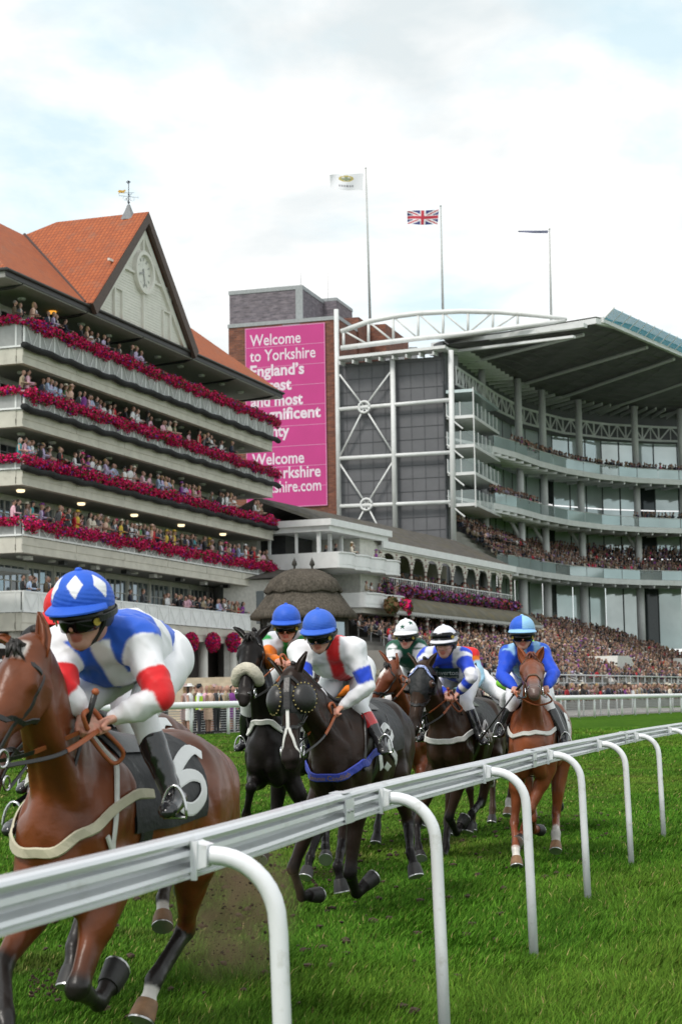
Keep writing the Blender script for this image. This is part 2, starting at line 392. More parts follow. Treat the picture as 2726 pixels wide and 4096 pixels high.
def uv_faces(me, axes):
    'uv per face: axes(normal)->(origin,uvec,vvec) in metres'
    uv = me.uv_layers.new(name='UVMap'); co = [v.co for v in me.vertices]
    for p in me.polygons:
        nrm = p.normal; h = Vector((-nrm.y, nrm.x, 0))
        if h.length < 1e-4: h = Vector((1, 0, 0))
        h.normalize(); s = nrm.cross(h)
        for li in p.loop_indices:
            q = co[me.loops[li].vertex_index]; uv.data[li].uv = (q.dot(h), q.dot(s))
CANG = math.atan2(.947, .322)
county = thing('grandstand', 'five storey grandstand with red tiled roof, clock gable and flower hung balconies', 'grandstand', (-18.605, 94, 0), CANG)
_cc, _cs = math.cos(CANG), math.sin(CANG)
KC = .9                                              # the stand's size factor about the viewer, fixed from the height of the people on it
def CW(s, y, z): return EYE+KC*(np.array([-18.605+_cc*s-_cs*y, 94+_cs*s+_cc*y, z])-EYE)
def rescale(o, k):
    o.location = tuple(EYE+k*(np.array(o.location)-EYE)); o.scale = (k, k, k)
rescale(county, KC)
S0, S1 = 2.6, 41.6
FLOWER_Z = [23.3, 19.25, 15.4, 11.85]
FAS = [(21.55, 20.65), (18.0, 17.05), (14.6, 13.75), (10.85, 9.95), (6.6, 5.6)]
# walls, windows
core = MB(); core.box(S0+3, S1-1.2, 3.55, 16, 0.3, 25.9); core.build('wall', mat('stand_wall', (.42, .40, .35), .8, var=.1), county)
sl = MB()
for (zt, zb) in FAS:
    # fascia with a stepped moulding and a thin soffit slab behind it
    for (y0, z0, z1) in ((0.0, zb+.45, zt), (.07, zb+.40, zb+.45), (.05, zb+.10, zb+.40), (.0, zb, zb+.10)):
        for a in range(6):
            sA = S0+(S1-S0)*a/6+.03; sB = S0+(S1-S0)*(a+1)/6-.03
            sl.box(sA, sB, y0, .40, z0, z1)
        sl.box(S0, S0+.40, .42 if y0 < .04 else .46, 12, z0, z1)
        sl.box(S1-.40, S1, .42, 6, z0, z1)
    sl.box(S0+.02, S1-.02, .041, .399, zb+.001, zt-.002)
sl.build('fascia', CREAM, county)
so = MB()
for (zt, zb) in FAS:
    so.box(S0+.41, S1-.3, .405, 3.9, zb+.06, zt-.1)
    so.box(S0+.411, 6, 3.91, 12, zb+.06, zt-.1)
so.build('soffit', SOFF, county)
levels = [(21.5, 25.05), (17.9, 20.7), (14.5, 17.1), (10.75, 13.8), (6.5, 10.0)]
rw = random.Random(5)
for li, (z0, z1) in enumerate(levels):
    nb = 10; x0 = S0+3.2; wd = (S1-1.4-x0)/nb
    pil = MB()
    for b in range(nb+1): pil.box(x0+b*wd-.14, x0+b*wd+.14, 3.32, 3.56, z0, z1)
    pil.box(x0, S1-1.4, 3.38, 3.54, z1-.35, z1)
    pil.build('pillar', CREAMP, county)
    for b in range(nb):
        fr_ = MB(); a0 = x0+b*wd+.14; a1 = a0+wd-.28
        npn = 4 if li >= 3 else 3
        top = z1-.36
        for k in range(npn+1): fr_.box(a0+(a1-a0)*k/npn-.03, a0+(a1-a0)*k/npn+.03, 3.44, 3.53, z0+.02, top)
        hz = z0+(top-z0)*(.72 if li >= 3 else .80)
        fr_.box(a0+.03, a1-.03, 3.45, 3.52, hz, hz+.06)
        win = fr_.build('window', CREAMP if li >= 3 else mat('window_frame_grey', (.30, .31, .31), .5), county)
        pn = MB(); pn.m = 0
        for k in range(npn):
            for (za, zb) in ((z0+.02, hz), (hz+.06, top)):
                bright = (za > z0+1 and li >= 3) or (li == 4 and rw.random() < .7) or rw.random() < .12
                pn.m = 1 if bright else 0
                t = rw.uniform(-.02, .02)
                pn.add([(a0+(a1-a0)*k/npn+.03, 3.50+t, za), (a0+(a1-a0)*(k+1)/npn-.03, 3.50-t, za), (a0+(a1-a0)*(k+1)/npn-.03, 3.50-t, zb), (a0+(a1-a0)*k/npn+.03, 3.50+t, zb)], [(0, 1, 2, 3)])
        pn.build('pane', [GLASS, BRIGHTGLASS], win)
# balcony fronts
def balcony_front(name, zt, zb, white=False):
    f = MB(); p = MB(); n = 22
    xs_ = np.linspace(S0+.05, S1-.05, n+1)
    for k in range(n+1): f.box(xs_[k]-.05, xs_[k]+.05, -.10, .0, zb, zt)
    for z in (zt-.04, zb+.06): f.box(S0, S1, -.09, -.01, z-.05, z+.05)
    for k in range(n):
        m_ = (xs_[k]+xs_[k+1])/2
        f.bar((xs_[k]+.05, -.11, zt-.1), (m_, -.11, zb+.1), .03); f.bar((m_, -.11, zb+.1), (xs_[k+1]-.05, -.11, zt-.1), .03)
    for y in np.linspace(.4, 9, 6): f.box(S0-.09, S0-.01, y-.05, y+.05, zb, zt)
    for z in (zt-.04, zb+.06): f.box(S0-.08, S0-.01, .0, 10, z-.05, z+.05)
    p.box(S0+.02, S1-.02, -.05, -.03, zb+.1, zt-.08); p.box(S0-.05, S0-.03, .05, 10, zb+.1, zt-.08)
    o = f.build('balcony_railing', WPAINT, county); p.build('panel', WPAINT if white else PANEL, o)
for k, zt in enumerate(FLOWER_Z): balcony_front('b', zt-.15, FAS[k][0]+.02)
balcony_front('b', 7.82, 6.62, True)
# black netting swagged along the slab edge of the three upper balconies
for k in range(3):
    n = 90; rings = []; zt = FAS[k][0]
    r_ = random.Random(k)
    for i in range(n+1):
        s = S0-.3+(S1-S0+.9)*i/n; sag = .10*abs(math.sin(i*.5))+r_.uniform(0, .06)
        rings.append([(s, -.16-.25*math.cos(a)-.1, zt+.12-sag+.19*math.sin(a)) for a in np.linspace(0, 2*math.pi, 7, False)])
    MB().loft(rings).build('netting', NET, county, smooth=True)
# soffit lamps, downpipes, floodlights
LAMP = mat('lamp_lens', (.6, .6, .58), .4); WARM = mat('warm_lamp', (.9, .8, .5), .4, emit=((1, .80, .5), 1.1)); AMBER = mat('amber_lamp', (.8, .4, .05), .4, emit=((1, .42, .05), .7))
for li, zz in enumerate((25.04, 20.70, 17.10, 13.80, 10.0)):
    for b in range(10):
        s = S0+2.5+b*3.75
        if li == 3 and b % 2: continue
        q = MB(); q.lathe([(.24, .0), (.24, -.09), (.2, -.14), (.0, -.14)], (s, 1.5, zz), 12)
        q.build('soffit_lamp', AMBER if (li == 0 and b == 1) else (WARM if li == 3 else LAMP), county)
for b in range(6):
    s = 2.2+b*7.9
    MB().tube([(s, -.15, 25.45), (s, -.15, 25.1), (s, .4, 24.95), (s, 3.2, 24.8), (s, 3.2, 21.6)], .09, 8).build('downpipe', DARK, county, smooth=True)
for b in range(9):
    s = 5+b*4.2
    MB().box(s-.22, s+.22, .75, 1.15, 9.72, 9.95).build('loudspeaker', DARK if b % 2 else LAMP, county)
# roof
EZ, EY, RY, RZ = 25.55, -.25, 8.0, 32.45
E0, E1 = .2, 43.4
rf = MB()
rf.add([(E0, EY, EZ), (E1, EY, EZ), (E1-8.2, RY, RZ), (E0+8.2, RY, RZ), (E0, 16.2, EZ), (E1, 16.2, EZ)], [(0, 1, 2, 3), (1, 5, 2), (5, 4, 3, 2), (4, 0, 3)])
me = rf.mesh('roof'); uv_faces(me, None); roof = link_mesh('roof', me, TILE, county)
so = MB(); so.box(E0+.1, E1-.1, EY+.06, 16, 25.05, 25.40); so.build('eave_soffit', SOFF, county)
g = MB(); g.tube([(E0, 16, EZ-.06), (E0, EY-.06, EZ-.06), (E1, EY-.06, EZ-.06), (E1, 16, EZ-.06)], .10, 8); g.box(E0+.05, E1-.05, EY, EY+.055, 25.12, 25.5); g.build('gutter', mat('gutter_black', (.02, .017, .017), .5), county)
GX0, GAP, GX1 = 10.3, 18.15, 26.0
GZ = 25.75
gr = MB()
gr.add([(GX0-.15, -.55, GZ-.1), (GAP, -.55, 33.45), (GX1+.15, -.55, GZ-.1), (GAP, 6.2, 33.45), (GAP-1, 8.05, 32.5), (GAP+1, 8.05, 32.5), (GX0-.15, .05, GZ-.05), (GX1+.15, .05, GZ-.05)],
       [(0, 1, 3, 4, 6), (2, 7, 5, 3, 1), (4, 3, 5)])
me = gr.mesh('gable_roof'); uv_faces(me, None); link_mesh('gable_roof', me, TILE, county)
v = MB(); v.tube([(GX0-.1, .0, GZ), (GAP-1, 8.05, 32.55)], .10, 6).build('valley', mat('valley_lead', (.07, .04, .035), .8), county)
def rake(a, b, w, y0, y1, t):
    a = np.array(a); b = np.array(b); d = (b-a)/np.linalg.norm(b-a); nn = np.array([-d[1], d[0]])
    if nn[1] > 0: nn = -nn
    return [(a[0], y0, a[1]), (b[0], y0, b[1]), (b[0], y0, b[1]-w), (a[0]+nn[0]*w, y0, a[1]+nn[1]*w)]
bb = MB()
for ex in (GX0-.15, GX1+.15):
    bb.prism(rake((ex, GZ-.15), (GAP, 33.40), .75, -.57, 0, 0), (0, .28, 0))
bb.build('barge_board', BARGE, county)
wl = MB()
for ex, sg in ((GX0-.15, 1), (GX1+.15, -1)):
    wl.prism([(ex+sg*1.1, -.22, GZ-.1), (GAP, -.22, 32.45), (GAP, -.22, 31.75), (ex+sg*1.75, -.22, GZ-.1)], (0, .2, 0))
wl.build('rake_trim', CREAMP, county)
gb = MB(); n = 34
for k in range(n):                                   # weatherboards
    z0 = GZ-.1+k*.19; z1 = z0+.19; h = 31.9-z0
    if h <= .2: break
    x = (GAP-GX0-1.2)*h/(32.0-GZ); gb.hexa([(GAP-x, -.045, z0), (GAP+x, -.045, z0), (GAP+x, .02, z0), (GAP-x, .02, z0), (GAP-x+.15, -.02, z1), (GAP+x-.15, -.02, z1), (GAP+x-.15, .02, z1), (GAP-x+.15, .02, z1)])
gb.build('gable_boarding', CREAMP, county)
tr = MB()
for s, z1 in ((GAP, 28.2), (GAP-4.2, 29.0), (GAP+4.2, 29.0)): tr.box(s-.09, s+.09, -.20, -.04, GZ-.1, z1)
tr.box(GAP-.09, GAP+.09, -.20, -.04, 30.6, 32)
for sg in (-1, 1):
    tr.box(min(GAP+sg*1.2, GAP+sg*5.0), max(GAP+sg*1.2, GAP+sg*5.0), -.19, -.04, 29.05, 29.2)
    tr.box(GAP+sg*3.1-.06, GAP+sg*3.1+.06, -.18, -.04, GZ-.1, 27.6); tr.box(min(GAP+sg*3.1, GAP+sg*4.2), max(GAP+sg*3.1, GAP+sg*4.2), -.17, -.04, 27.5, 27.6)
tr.build('trim', CREAMP, county)
CKX, CKZ, CKR = GAP+.05, 29.4, 1.12
def disc(c, r0, r1, y0, y1, n=40):
    m_ = MB(); rings = [[(c[0]+r*math.cos(2*math.pi*k/n), y, c[1]+r*math.sin(2*math.pi*k/n)) for k in range(n)] for r, y in ((r0, y0), (r1, y0), (r1, y1), (r0, y1))]
    return m_.loft(rings+[rings[0]], False)
ck = disc((CKX, CKZ), CKR+.05, CKR+.30, -.32, -.04).build('clock', CREAMP, county, auto=40)
MB().prism([(CKX+(CKR+.06)*math.cos(a), -.12, CKZ+(CKR+.06)*math.sin(a)) for a in np.linspace(0, 2*math.pi, 40, False)], (0, .06, 0)).build('dial', mat('clock_dial', (.66, .65, .60), .5), ck)
GREYH = mat('clock_grey', (.30, .30, .29), .5)
for k in range(12):
    a = math.pi/2-k*math.pi/6; MB().bar((CKX+.78*math.cos(a), -.135, CKZ+.78*math.sin(a)), (CKX+1.0*math.cos(a), -.135, CKZ+1.0*math.sin(a)), .09, .02, (0, 1, 0)).build('hour_marking', GREYH, ck)
h_ = MB(); h_.bar((CKX, -.16, CKZ), (CKX+.18, -.16, CKZ-.85), .10, .02, (0, 1, 0)); h_.bar((CKX-.1, -.17, CKZ+.25), (CKX, -.17, CKZ), .12, .02, (0, 1, 0)); h_.bar((CKX, -.165, CKZ+.01), (CKX-.62, -.165, CKZ-.18), .13, .02, (0, 1, 0)); h_.build('clock_hand', GREYH, ck)
# lead cap and weathervane near the gable apex
cp = MB(); cp.lathe([(.62, -.55), (.28, .1), (.10, .55), (.0, .58)], (GAP, .9, 33.5), 8); cp.build('roof_cap', mat('lead_grey', (.20, .21, .22), .6), county)
wv = thing('weathervane', 'weathervane with a small gilded horse on the apex of the tiled gable', 'weathervane', tuple(CW(GAP, .9, 34.0)))
wv.scale = (.55,)*3
IRON = mat('vane_iron', (.035, .05, .07), .5); GILT = mat('gilt', (.55, .33, .06), .35, .6)
q = MB(); q.tube([(0, 0, 0), (0, 0, 2.75)], .045, 8); q.ico((0, 0, .35), .14, 2); q.ico((0, 0, 1.25), .10, 2); q.build('pole', IRON, wv, smooth=True)
q = MB()
for a in (.4, .4+math.pi/2):
    c, s = math.cos(a), math.sin(a); q.tube([(-1.05*c, -1.05*s, 1.0), (1.05*c, 1.05*s, 1.0)], .022, 6)
    for e in (-1, 1):
        q.bar((e*1.05*c, e*1.05*s, .9), (e*1.05*c, e*1.05*s, 1.15), .10, .02)
        q.tube([(e*.12*c, e*.12*s, .65), (e*.45*c, e*.45*s, .55), (e*.65*c, e*.65*s, .75), (e*.5*c, e*.5*s, .95)], .018, 5)
q.build('direction_arm', IRON, wv)
q = MB(); hp = [(-1.15, 1.55), (-.95, 1.75), (-.55, 1.68), (-.30, 1.78), (-.22, 1.62), (-.42, 1.5), (-.40, 1.3), (-.55, 1.45), (-.9, 1.45), (-1.05, 1.28), (-1.0, 1.5)]
q.prism([(x*.95-.1, .03, z) for x, z in hp], (0, -.06, 0)); q.build('horse_figure', GILT, wv)
q = MB(); q.tube([(-.9, 0, 1.42), (.6, 0, 1.42)], .02, 6); q.tube([(0, 0, 2.4), (-.25, 0, 2.62), (-.05, 0, 2.75), (.2, 0, 2.6), (0, 0, 2.5)], .05, 6); q.ico((0, 0, 2.62), .12, 1); q.build('finial', IRON, wv)
# ground floor below the lowest balcony
gf = MB(); gf.box(S0+2, S1-1, 2.6, 2.9, .38, 5.6); gf.build('ground_floor_wall', mat('recess_shade', (.035, .028, .024), .8, var=.3, scale=1), county)  # dark timber tone plus the openings' shade put into the wall colour
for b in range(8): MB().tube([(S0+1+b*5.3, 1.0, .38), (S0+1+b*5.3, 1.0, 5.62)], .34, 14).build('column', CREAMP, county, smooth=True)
q = MB(); q.box(-12, S0+4, .5, .8, 4.6, 4.85); q.box(-12, S0+4, .6, .75, 3.7, 4.0); q.build('shopfront_beam', WPAINT, county)
q = MB(); q.box(-12, 4, 1.2, 1.4, .38, 3.7); q.build('brick_plinth', mat('plinth_brick', (.30, .09, .05), .8, var=.3, scale=2), county)
# the stand's near neighbour: low porch roof at the far left
q = MB(); q.hexa([(-3, -1.2, 8.6), (1.4, -1.2, 8.6), (1.4, 4, 8.6), (-3, 4, 8.6), (-3, -1.2, 8.8), (1.4, -1.2, 8.8), (1.4, 4, 9.1), (-3, 4, 9.1)]); q.build('porch_roof', mat('porch_grey', (.12, .13, .13), .5), county)

# flower bands: petunias spilling over each balcony edge, hanging baskets
def flower_cluster(name, centers, sizes, palette, seed, n_per, leafy=.25, size=.11):
    rg = np.random.RandomState(seed); C = np.repeat(np.asarray(centers, float), n_per, 0); S = np.repeat(np.asarray(sizes, float), n_per, 0)
    P = rg.normal(size=C.shape); P /= np.linalg.norm(P, axis=1)[:, None]; P = C+P*S*(rg.rand(len(C), 1)**.35)
    n = len(P); out = (P-C)/S; out += rg.normal(size=out.shape)*.6; out /= np.linalg.norm(out, axis=1)[:, None]
    t = np.cross(out, rg.normal(size=out.shape)); t /= np.linalg.norm(t, axis=1)[:, None]; b = np.cross(out, t)
    r = size*rg.uniform(.6, 1.25, (n, 1)); V = np.stack([P+t*r, P+b*r*.9+out*r*.25, P-t*r, P-b*r*.9+out*r*.25], 1).reshape(-1, 3)
    F = np.arange(4*n).reshape(n, 4); pal = np.array(palette); ci = rg.choice(len(palette)-1, n)+1; leaf = rg.rand(n) < leafy; ci[leaf] = 0
    col = pal[ci]*rg.uniform(.75, 1.2, (n, 1)); return V, F, np.repeat(col, 4, 0)
PETUNIA = [(.05, .085, .014), (.66, .016, .13), (.68, .022, .16), (.46, .006, .06), (.66, .03, .15), (.58, .010, .08), (.56, .010, .10), (.50, .008, .07), (.60, .012, .10), (.55, .01, .09), (.14, .03, .26)]
FLM = mat('petals', vcol=True, rough=.7, var=.15, scale=3, spec=.2)
names = ['topmost', 'second from the top', 'third from the top', 'lowest']
for k, zt in enumerate(FLOWER_Z):
    rg = np.random.RandomState(40+k); cs = []; ss = []
    e = S1+.9-.35*k*.5
    for s in np.arange(S0-.1, e, .16):
        d = .9+.25*math.sin(s*1.7+k)+.2*math.sin(s*4.1); cs.append((s, -.22+rg.uniform(-.1, .1), zt-.24+rg.uniform(-.1, .1)-.06*d)); ss.append((.25, .34, .40*d))
    for y in np.arange(.2, 5, .2): cs.append((S0-.2, y, zt-.15)); ss.append((.28, .2, .30))
    V, F, c = flower_cluster('f', cs, ss, PETUNIA, k, 60, .2, .075)
    o = link_mesh('flower_trough', np_mesh('flower_trough', V, F, c), FLM)
    o.location = (-18.605, 94, 0); o.rotation_euler = (0, 0, CANG); rescale(o, KC)
    tag(o, f'band of crimson petunias spilling over the {names[k]} balcony of the left stand', 'flowers', 'flower troughs along the balconies')
# ---------------------------------------------------------------- middle: terrace, old balcony stand, white pavilion, thatched kiosk
OANG = math.atan2(.914, .407); OC, OS = math.cos(OANG), math.sin(OANG); OB = np.array([2.1, 105., 0])
def OW(s, y, z): return np.array([OB[0]+OC*s-OS*y, OB[1]+OS*s+OC*y, z])
KO = 1.22
def OWs(s, y, z): return EYE+KO*(OW(s, y, z)-EYE)
def terr_z(y): return 1.7+(y+9.5)*.37
TER = mat('terrace_concrete', (.26, .25, .23), .85, var=.15, scale=1, bump=.1)
ter = thing('terrace', 'stepped concrete spectator terrace rising from the lawn to the stands', 'terrace', tuple(OB), OANG)
m_ = MB()
for k in range(19):
    y = -9.5+k*.8; s0, s1 = (-7, 75) if y < .0 else (24.6, 75)
    m_.box(s0, s1, y, y+.8 if k < 18 else y+2, .3, terr_z(y+.4))
m_.box(24.6, 75, 6.91, 24, .3, terr_z(5.3)+.02)
m_.box(-7, 75, -9.75, -9.501, .3, 1.75)
m_.build('step', TER, ter)
for (a, b) in ((-7, 22), (22.2, 48), (48.2, 75)):
    m_ = MB()
    m_.tube([(a, -9.6, 2.8), (b, -9.6, 2.8)], .05, 6); m_.tube([(a, -9.6, 2.3), (b, -9.6, 2.3)], .035, 6)
    for s in np.arange(a, b+.1, 2.0): m_.tube([(s, -9.6, 1.75), (s, -9.6, 2.85)], .05, 6)
    m_.build('guard_rail', mat('pale_steel', (.55, .56, .57), .5), ter)
for (s, y) in ((28, -5.5), (52, -5)):
    z = terr_z(y); m_ = MB()
    m_.prism([OW(0, 0, 0)*0+np.array(q) for q in ((s-2.6, y-2.2, z-1), (s+2.6, y-2.2, z-1), (s+2.6, y-2.2, z+.6), (s+1.5, y-2.2, z+1.15), (s-1.9, y-2.2, z+1.15))], (0, 2.2, 0)); m_.build('stairwell_wall', mat('pale_concrete', (.62, .61, .58), .7, var=.08), ter)
for s in (-3.4, 11, 41):
    m_ = MB()
    for ds in (0, 1.5):
        for k in range(12):
            y = -9+k*.8; m_.tube([(s+ds, y, terr_z(y)-.1), (s+ds, y, terr_z(y)+1.0)], .035, 5)
        m_.tube([(s+ds, -9, terr_z(-9)+1), (s+ds, -.2, terr_z(-.2)+1)], .045, 6); m_.tube([(s+ds, -9, terr_z(-9)+.55), (s+ds, -.2, terr_z(-.2)+.55)], .03, 6)
    m_.build('stair_rail', WPAINT, ter)
SLATE = mat('old_slate', (.105, .098, .09), .95, spec=.05, var=.25, scale=2.5, bump=.3, bscale=8, dirt=((.12, .105, .06), .8, .5, .8))
old = thing('balcony_stand', 'old balcony stand with grey slate roof, striped iron columns and arched frieze', 'stand', tuple(OB), OANG)
MB().box(.2, 24, 4.5, 5, 3, 11.2).build('wall', mat('old_stand_wall', (.30, .27, .22), .8), old)
m_ = MB(); e = 24.6
m_.hexa([(-.6, -.6, 10.75), (e, -.6, 10.75), (e, 4, 12.95), (-8, 4, 12.95), (-.6, -.6, 10.95), (e, -.6, 10.95), (e, 4, 13.15), (-8, 4, 13.15)])
m_.hexa([(-8, 4.001, 12.95), (e, 4.001, 12.95), (e, 9, 10.75), (-8, 9, 10.75), (-8, 4.001, 13.15), (e, 4.001, 13.15), (e, 9, 10.95), (-8, 9, 10.95)])
m_.build('roof', SLATE, old)
m_ = MB(); m_.box(-.6, e, -.72, -.58, 10.55, 10.98); m_.box(-.4, e-.1, -.56, -.3, 10.45, 10.75); m_.build('eave_trim', WPAINT, old)
m_ = MB(); m_.box(-.3, 24, -.5, 4.5, 7.75, 7.95); m_.build('balcony_floor', CREAMP, old)
def striped(name, x, y, z0, z1, r, par):
    c = MB(); n = int((z1-z0)/.16); c.col = None
    c.m = 0; c.lathe([(r*1.7, z1-z0-.35), (r*1.7, z1-z0-.28), (r*1.1, z1-z0-.25)], (x, y, z0), 8)
    for k in range(n):
        c.m = k % 2; c.lathe([(r, k*(z1-z0)/n), (r, (k+1)*(z1-z0)/n)], (x, y, z0), 8)
    return c.build('column', [mat('column_cream', (.62, .58, .52), .5), mat('column_maroon', (.20, .09, .075), .5)], par, smooth=True)
PITCHC = 2.44
for k in range(11):
    s = -.3+k*PITCHC; striped('column', s, -.42, 7.95, 10.5, .085, old)
fz = MB()
for k in range(10):                                    # arched frieze between the columns
    s = -.3+k*PITCHC; w_ = PITCHC; n = 10
    arc = [(s+w_/2-(w_/2-.08)*math.cos(math.pi*i/n), -.42, 9.72+.62*math.sin(math.pi*i/n)) for i in range(n+1)]
    for i in range(n): fz.add([arc[i], arc[i+1], (arc[i+1][0], -.42, 10.5), (arc[i][0], -.42, 10.5)], [(0, 1, 2, 3)]); fz.add([(arc[i][0], -.38, arc[i][2]), (arc[i+1][0], -.38, arc[i+1][2]), (arc[i+1][0], -.38, 10.5), (arc[i][0], -.38, 10.5)], [(3, 2, 1, 0)])
    for dx in (-.12, .12):
        for j in range(4): fz.ico((s+dx*(j+1)*.8, -.45, 9.6+.16*j), .09, 1)
fz.build('frieze', mat('frieze_cream', (.66, .64, .58), .6), old)
rl = MB(); 
for z in (8.85, 8.35): rl.box(-.6, 24.2, -.52, -.47, z-.03, z+.03)
for s in np.arange(-.6, 24.2, .35): rl.box(s-.015, s+.015, -.51, -.48, 7.95, 8.85)
rl.box(-.7, 24.3, -.60, -.45, 7.98, 8.12); rl.build('balcony_railing', WPAINT, old)
bx = MB(); bx.box(-.7, 24.3, -.62, -.53, 7.7, 7.96); bx.box(-.65, 24.3, -.55, -.50, 8.13, 8.22); bx.build('red_band', mat('coral_paint', (.50, .16, .12), .5), old)
m_ = MB()
prof = [(-.55, 7.75), (-1.2, 7.58), (-1.9, 7.2), (-2.5, 6.62), (-2.5, 6.55), (-1.9, 7.1), (-.55, 7.6)]
m_.loft([[(s, y, z) for y, z in prof] for s in (-3.2, 24.8)]); m_.build('canopy', mat('canopy_lead', (.115, .11, .09), .95, spec=.04, var=.2, scale=1.5, dirt=((.16, .13, .06), 1.2, .5, .8)), old, auto=50)
m_ = MB(); m_.box(-3.2, 24.8, -2.58, -2.505, 6.46, 6.60)
for s in np.arange(-3.2, 24.6, .3): m_.prism([(s, -2.57, 6.46), (s+.28, -2.57, 6.46), (s+.14, -2.57, 6.34)], (0, .03, 0))
m_.build('valance', mat('valance_grey', (.45, .45, .44), .7), old)
for k in range(12): striped('column', -2.6+k*PITCHC, -2.3, 4.2, 6.6, .09, old)
m_ = MB()
for k in range(10): m_.box(.3+k*2.4, 1.9+k*2.4, 4.40, 4.48, 8.1, 10.2)
m_.build('doorway', mat('old_glass', (.03, .03, .03), .2), old)
MB().box(-6, 24, 1.2, 1.4, 4.6, 7.6).build('shaded_wall', mat('old_stand_wall_shade', (.12, .11, .10), .8, var=.4, scale=.6), old)  # darker copy of the wall: shade under the canopy put into its colour
rg = np.random.RandomState(3); cs = []; ss = []
for s in np.arange(-.8, 24.6, .16): cs.append((s, -.85, 8.08+rg.uniform(-.1, .1))); ss.append((.22, .24, .34))
V, F, c = flower_cluster('f', cs, ss, [(.04, .07, .015), (.26, .05, .20), (.16, .06, .24), (.34, .04, .12), (.20, .09, .28), (.38, .08, .05), (.34, .16, .26)], 91, 22, .3, .12)
o = link_mesh('flower_trough', np_mesh('flower_trough', V, F, c), FLM); o.location = tuple(OB); o.rotation_euler = (0, 0, OANG)
tag(o, 'purple and red mixed flowers along the balcony rail of the old stand', 'flowers', 'flower troughs along the balconies')
# white pavilion at the old stand's near end
pav = thing('pavilion', 'white flat roofed viewing pavilion with scalloped balcony beside the old stand', 'pavilion', tuple(OB), OANG)
m_ = MB(); m_.box(-8.6, .4, -.9, 9, 11.25, 11.62); m_.box(-8.4, .2, -.7, 9, 10.95, 11.249); m_.build('roof', WPAINT, pav)
MB().box(-7.6, -.3, 4.2, 9, 3, 10.94).build('wall', CREAMP, pav)
m_ = MB(); m_.box(-7.2, -3.6, 2.6, 4.19, 8.9, 10.94); m_.build('lounge_glass', mat('lounge_dark', (.03, .03, .032), .2), pav)
m_ = MB(); m_.box(-3.2, .1, -.3, 4.2, 7.4, 10.94); m_.build('side_wall', mat('pavilion_wall', (.64, .63, .58), .7), pav)
m_ = MB()
for s in (-8.1, -6.6, -5.0): m_.box(s-.09, s+.09, .0, .18, 9.7, 10.94)
for y in (1.5, 3.2, 5): m_.box(-8.12, -8.0, y-.07, y+.07, 9.7, 10.94)
m_.build('post', WPAINT, pav)
def scallop(s0, s1, z0, z1, y0, n, name):
    q = MB(); steps = n*6; A = []
    for i in range(steps+1):
        s = s0+(s1-s0)*i/steps; A.append((s, y0-.28*abs(math.sin(math.pi*i/6))))
    for (za, zb, dy) in ((z0, z0+.12, .0), (z0+.12, z0+.2, .05), (z0+.2, z1-.16, .02), (z1-.16, z1-.08, .06), (z1-.08, z1, -.03)):
        q.loft([[(s, y+dy, za), (s, y+dy, zb), (s, y+dy+.15, zb), (s, y+dy+.15, za)] for s, y in A])
    q.box(s0, s1, y0+.2, 4, z0, z0+.15); q.box(s0-.05, s0+.15, y0+.1, 9, z0, z1)
    q.build(name, WPAINT, pav)
scallop(-8.4, .6, 8.85, 9.75, -1.3, 4, 'balcony_front'); scallop(-5.4, .4, 6.75, 7.6, -1.6, 2, 'balcony_front')
m_ = MB(); m_.box(-5.2, .2, -1.3, 4, 6.45, 6.74); m_.build('floor', CREAMP, pav)
for k, s in enumerate((-3.6, -1.4)):
    V, F, c = flower_cluster('f', [(0, 0, 0)]*6, [(.42, .42, .5)]*6, PETUNIA if k else [(.05, .07, .02), (.2, .1, .05), (.12, .09, .04)], 70+k, 120, .3, .13)
    o = link_mesh('hanging_basket', np_mesh('hanging_basket', V, F, c), FLM); o.location = tuple(OW(s, -2.4, 6.9))
    tag(o, 'red and pink hanging basket under the lower pavilion balcony' if k else 'faded brown green hanging basket under the lower pavilion balcony', 'hanging basket', 'hanging flower baskets')
for o in (ter, old, pav): rescale(o, KO)
for o in bpy.data.objects:
    if o.parent is None and o.name.startswith('hanging_basket') or (o.get('label') or '').startswith('purple and red'): rescale(o, KO)
# low annexe with a hipped slate roof between the flower stand and the pavilion
AX = lambda u, v, y: at_y(u*1.7385, v*1.7385, y)
a_ = AX(480, 1262, 112); b_ = AX(590, 1256, 112); c_ = AX(765, 1323, 103); d_ = AX(500, 1335, 99)
lr = thing('annexe', 'low annexe with grey slate roof between the flower stand and the white pavilion', 'building', tuple(c_*[1, 1, 0]))
c0 = c_*[1, 1, 0]; th_ = np.array([0, 0, .2]); e_ = c_+[-2.0, 16, 0]; f_ = d_+[-4, 16, 0]
m_ = MB(); T_ = [p-c0 for p in (a_, b_, c_, d_, e_, f_)]
m_.add(T_, [(0, 3, 2, 1), (1, 2, 4), (0, 1, 4, 5), (0, 5, 3)]); m_.build('roof', SLATE, lr)
m_ = MB(); dd = c_-d_; m_.hexa([T_[3]*[1, 1, 0]+[.3, .6, .3], T_[2]*[1, 1, 0]+[-.5, .6, .3], T_[4]*[1, 1, 0]+[-.5, -1, .3], T_[5]*[1, 1, 0]+[.3, -1, .3], T_[3]+[.3, .6, -.05], T_[2]+[-.5, .6, -.05], T_[4]+[-.5, -1, -.05], T_[5]+[.3, -1, -.05]]); m_.build('wall', mat('annexe_wall', (.42, .41, .38), .8), lr)
m_ = MB()
for k in range(5):
    p = T_[3]*(1-(k+.5)/5)+T_[2]*((k+.5)/5); q = T_[3]*(1-(k+.95)/5)+T_[2]*((k+.95)/5); m_.add([p+[0, .57, -2.6], q+[0, .57, -2.6], q+[0, .57, -.7], p+[0, .57, -.7]], [(0, 1, 2, 3)])
m_.build('window', GLASS, lr); rescale(lr, 1.15)
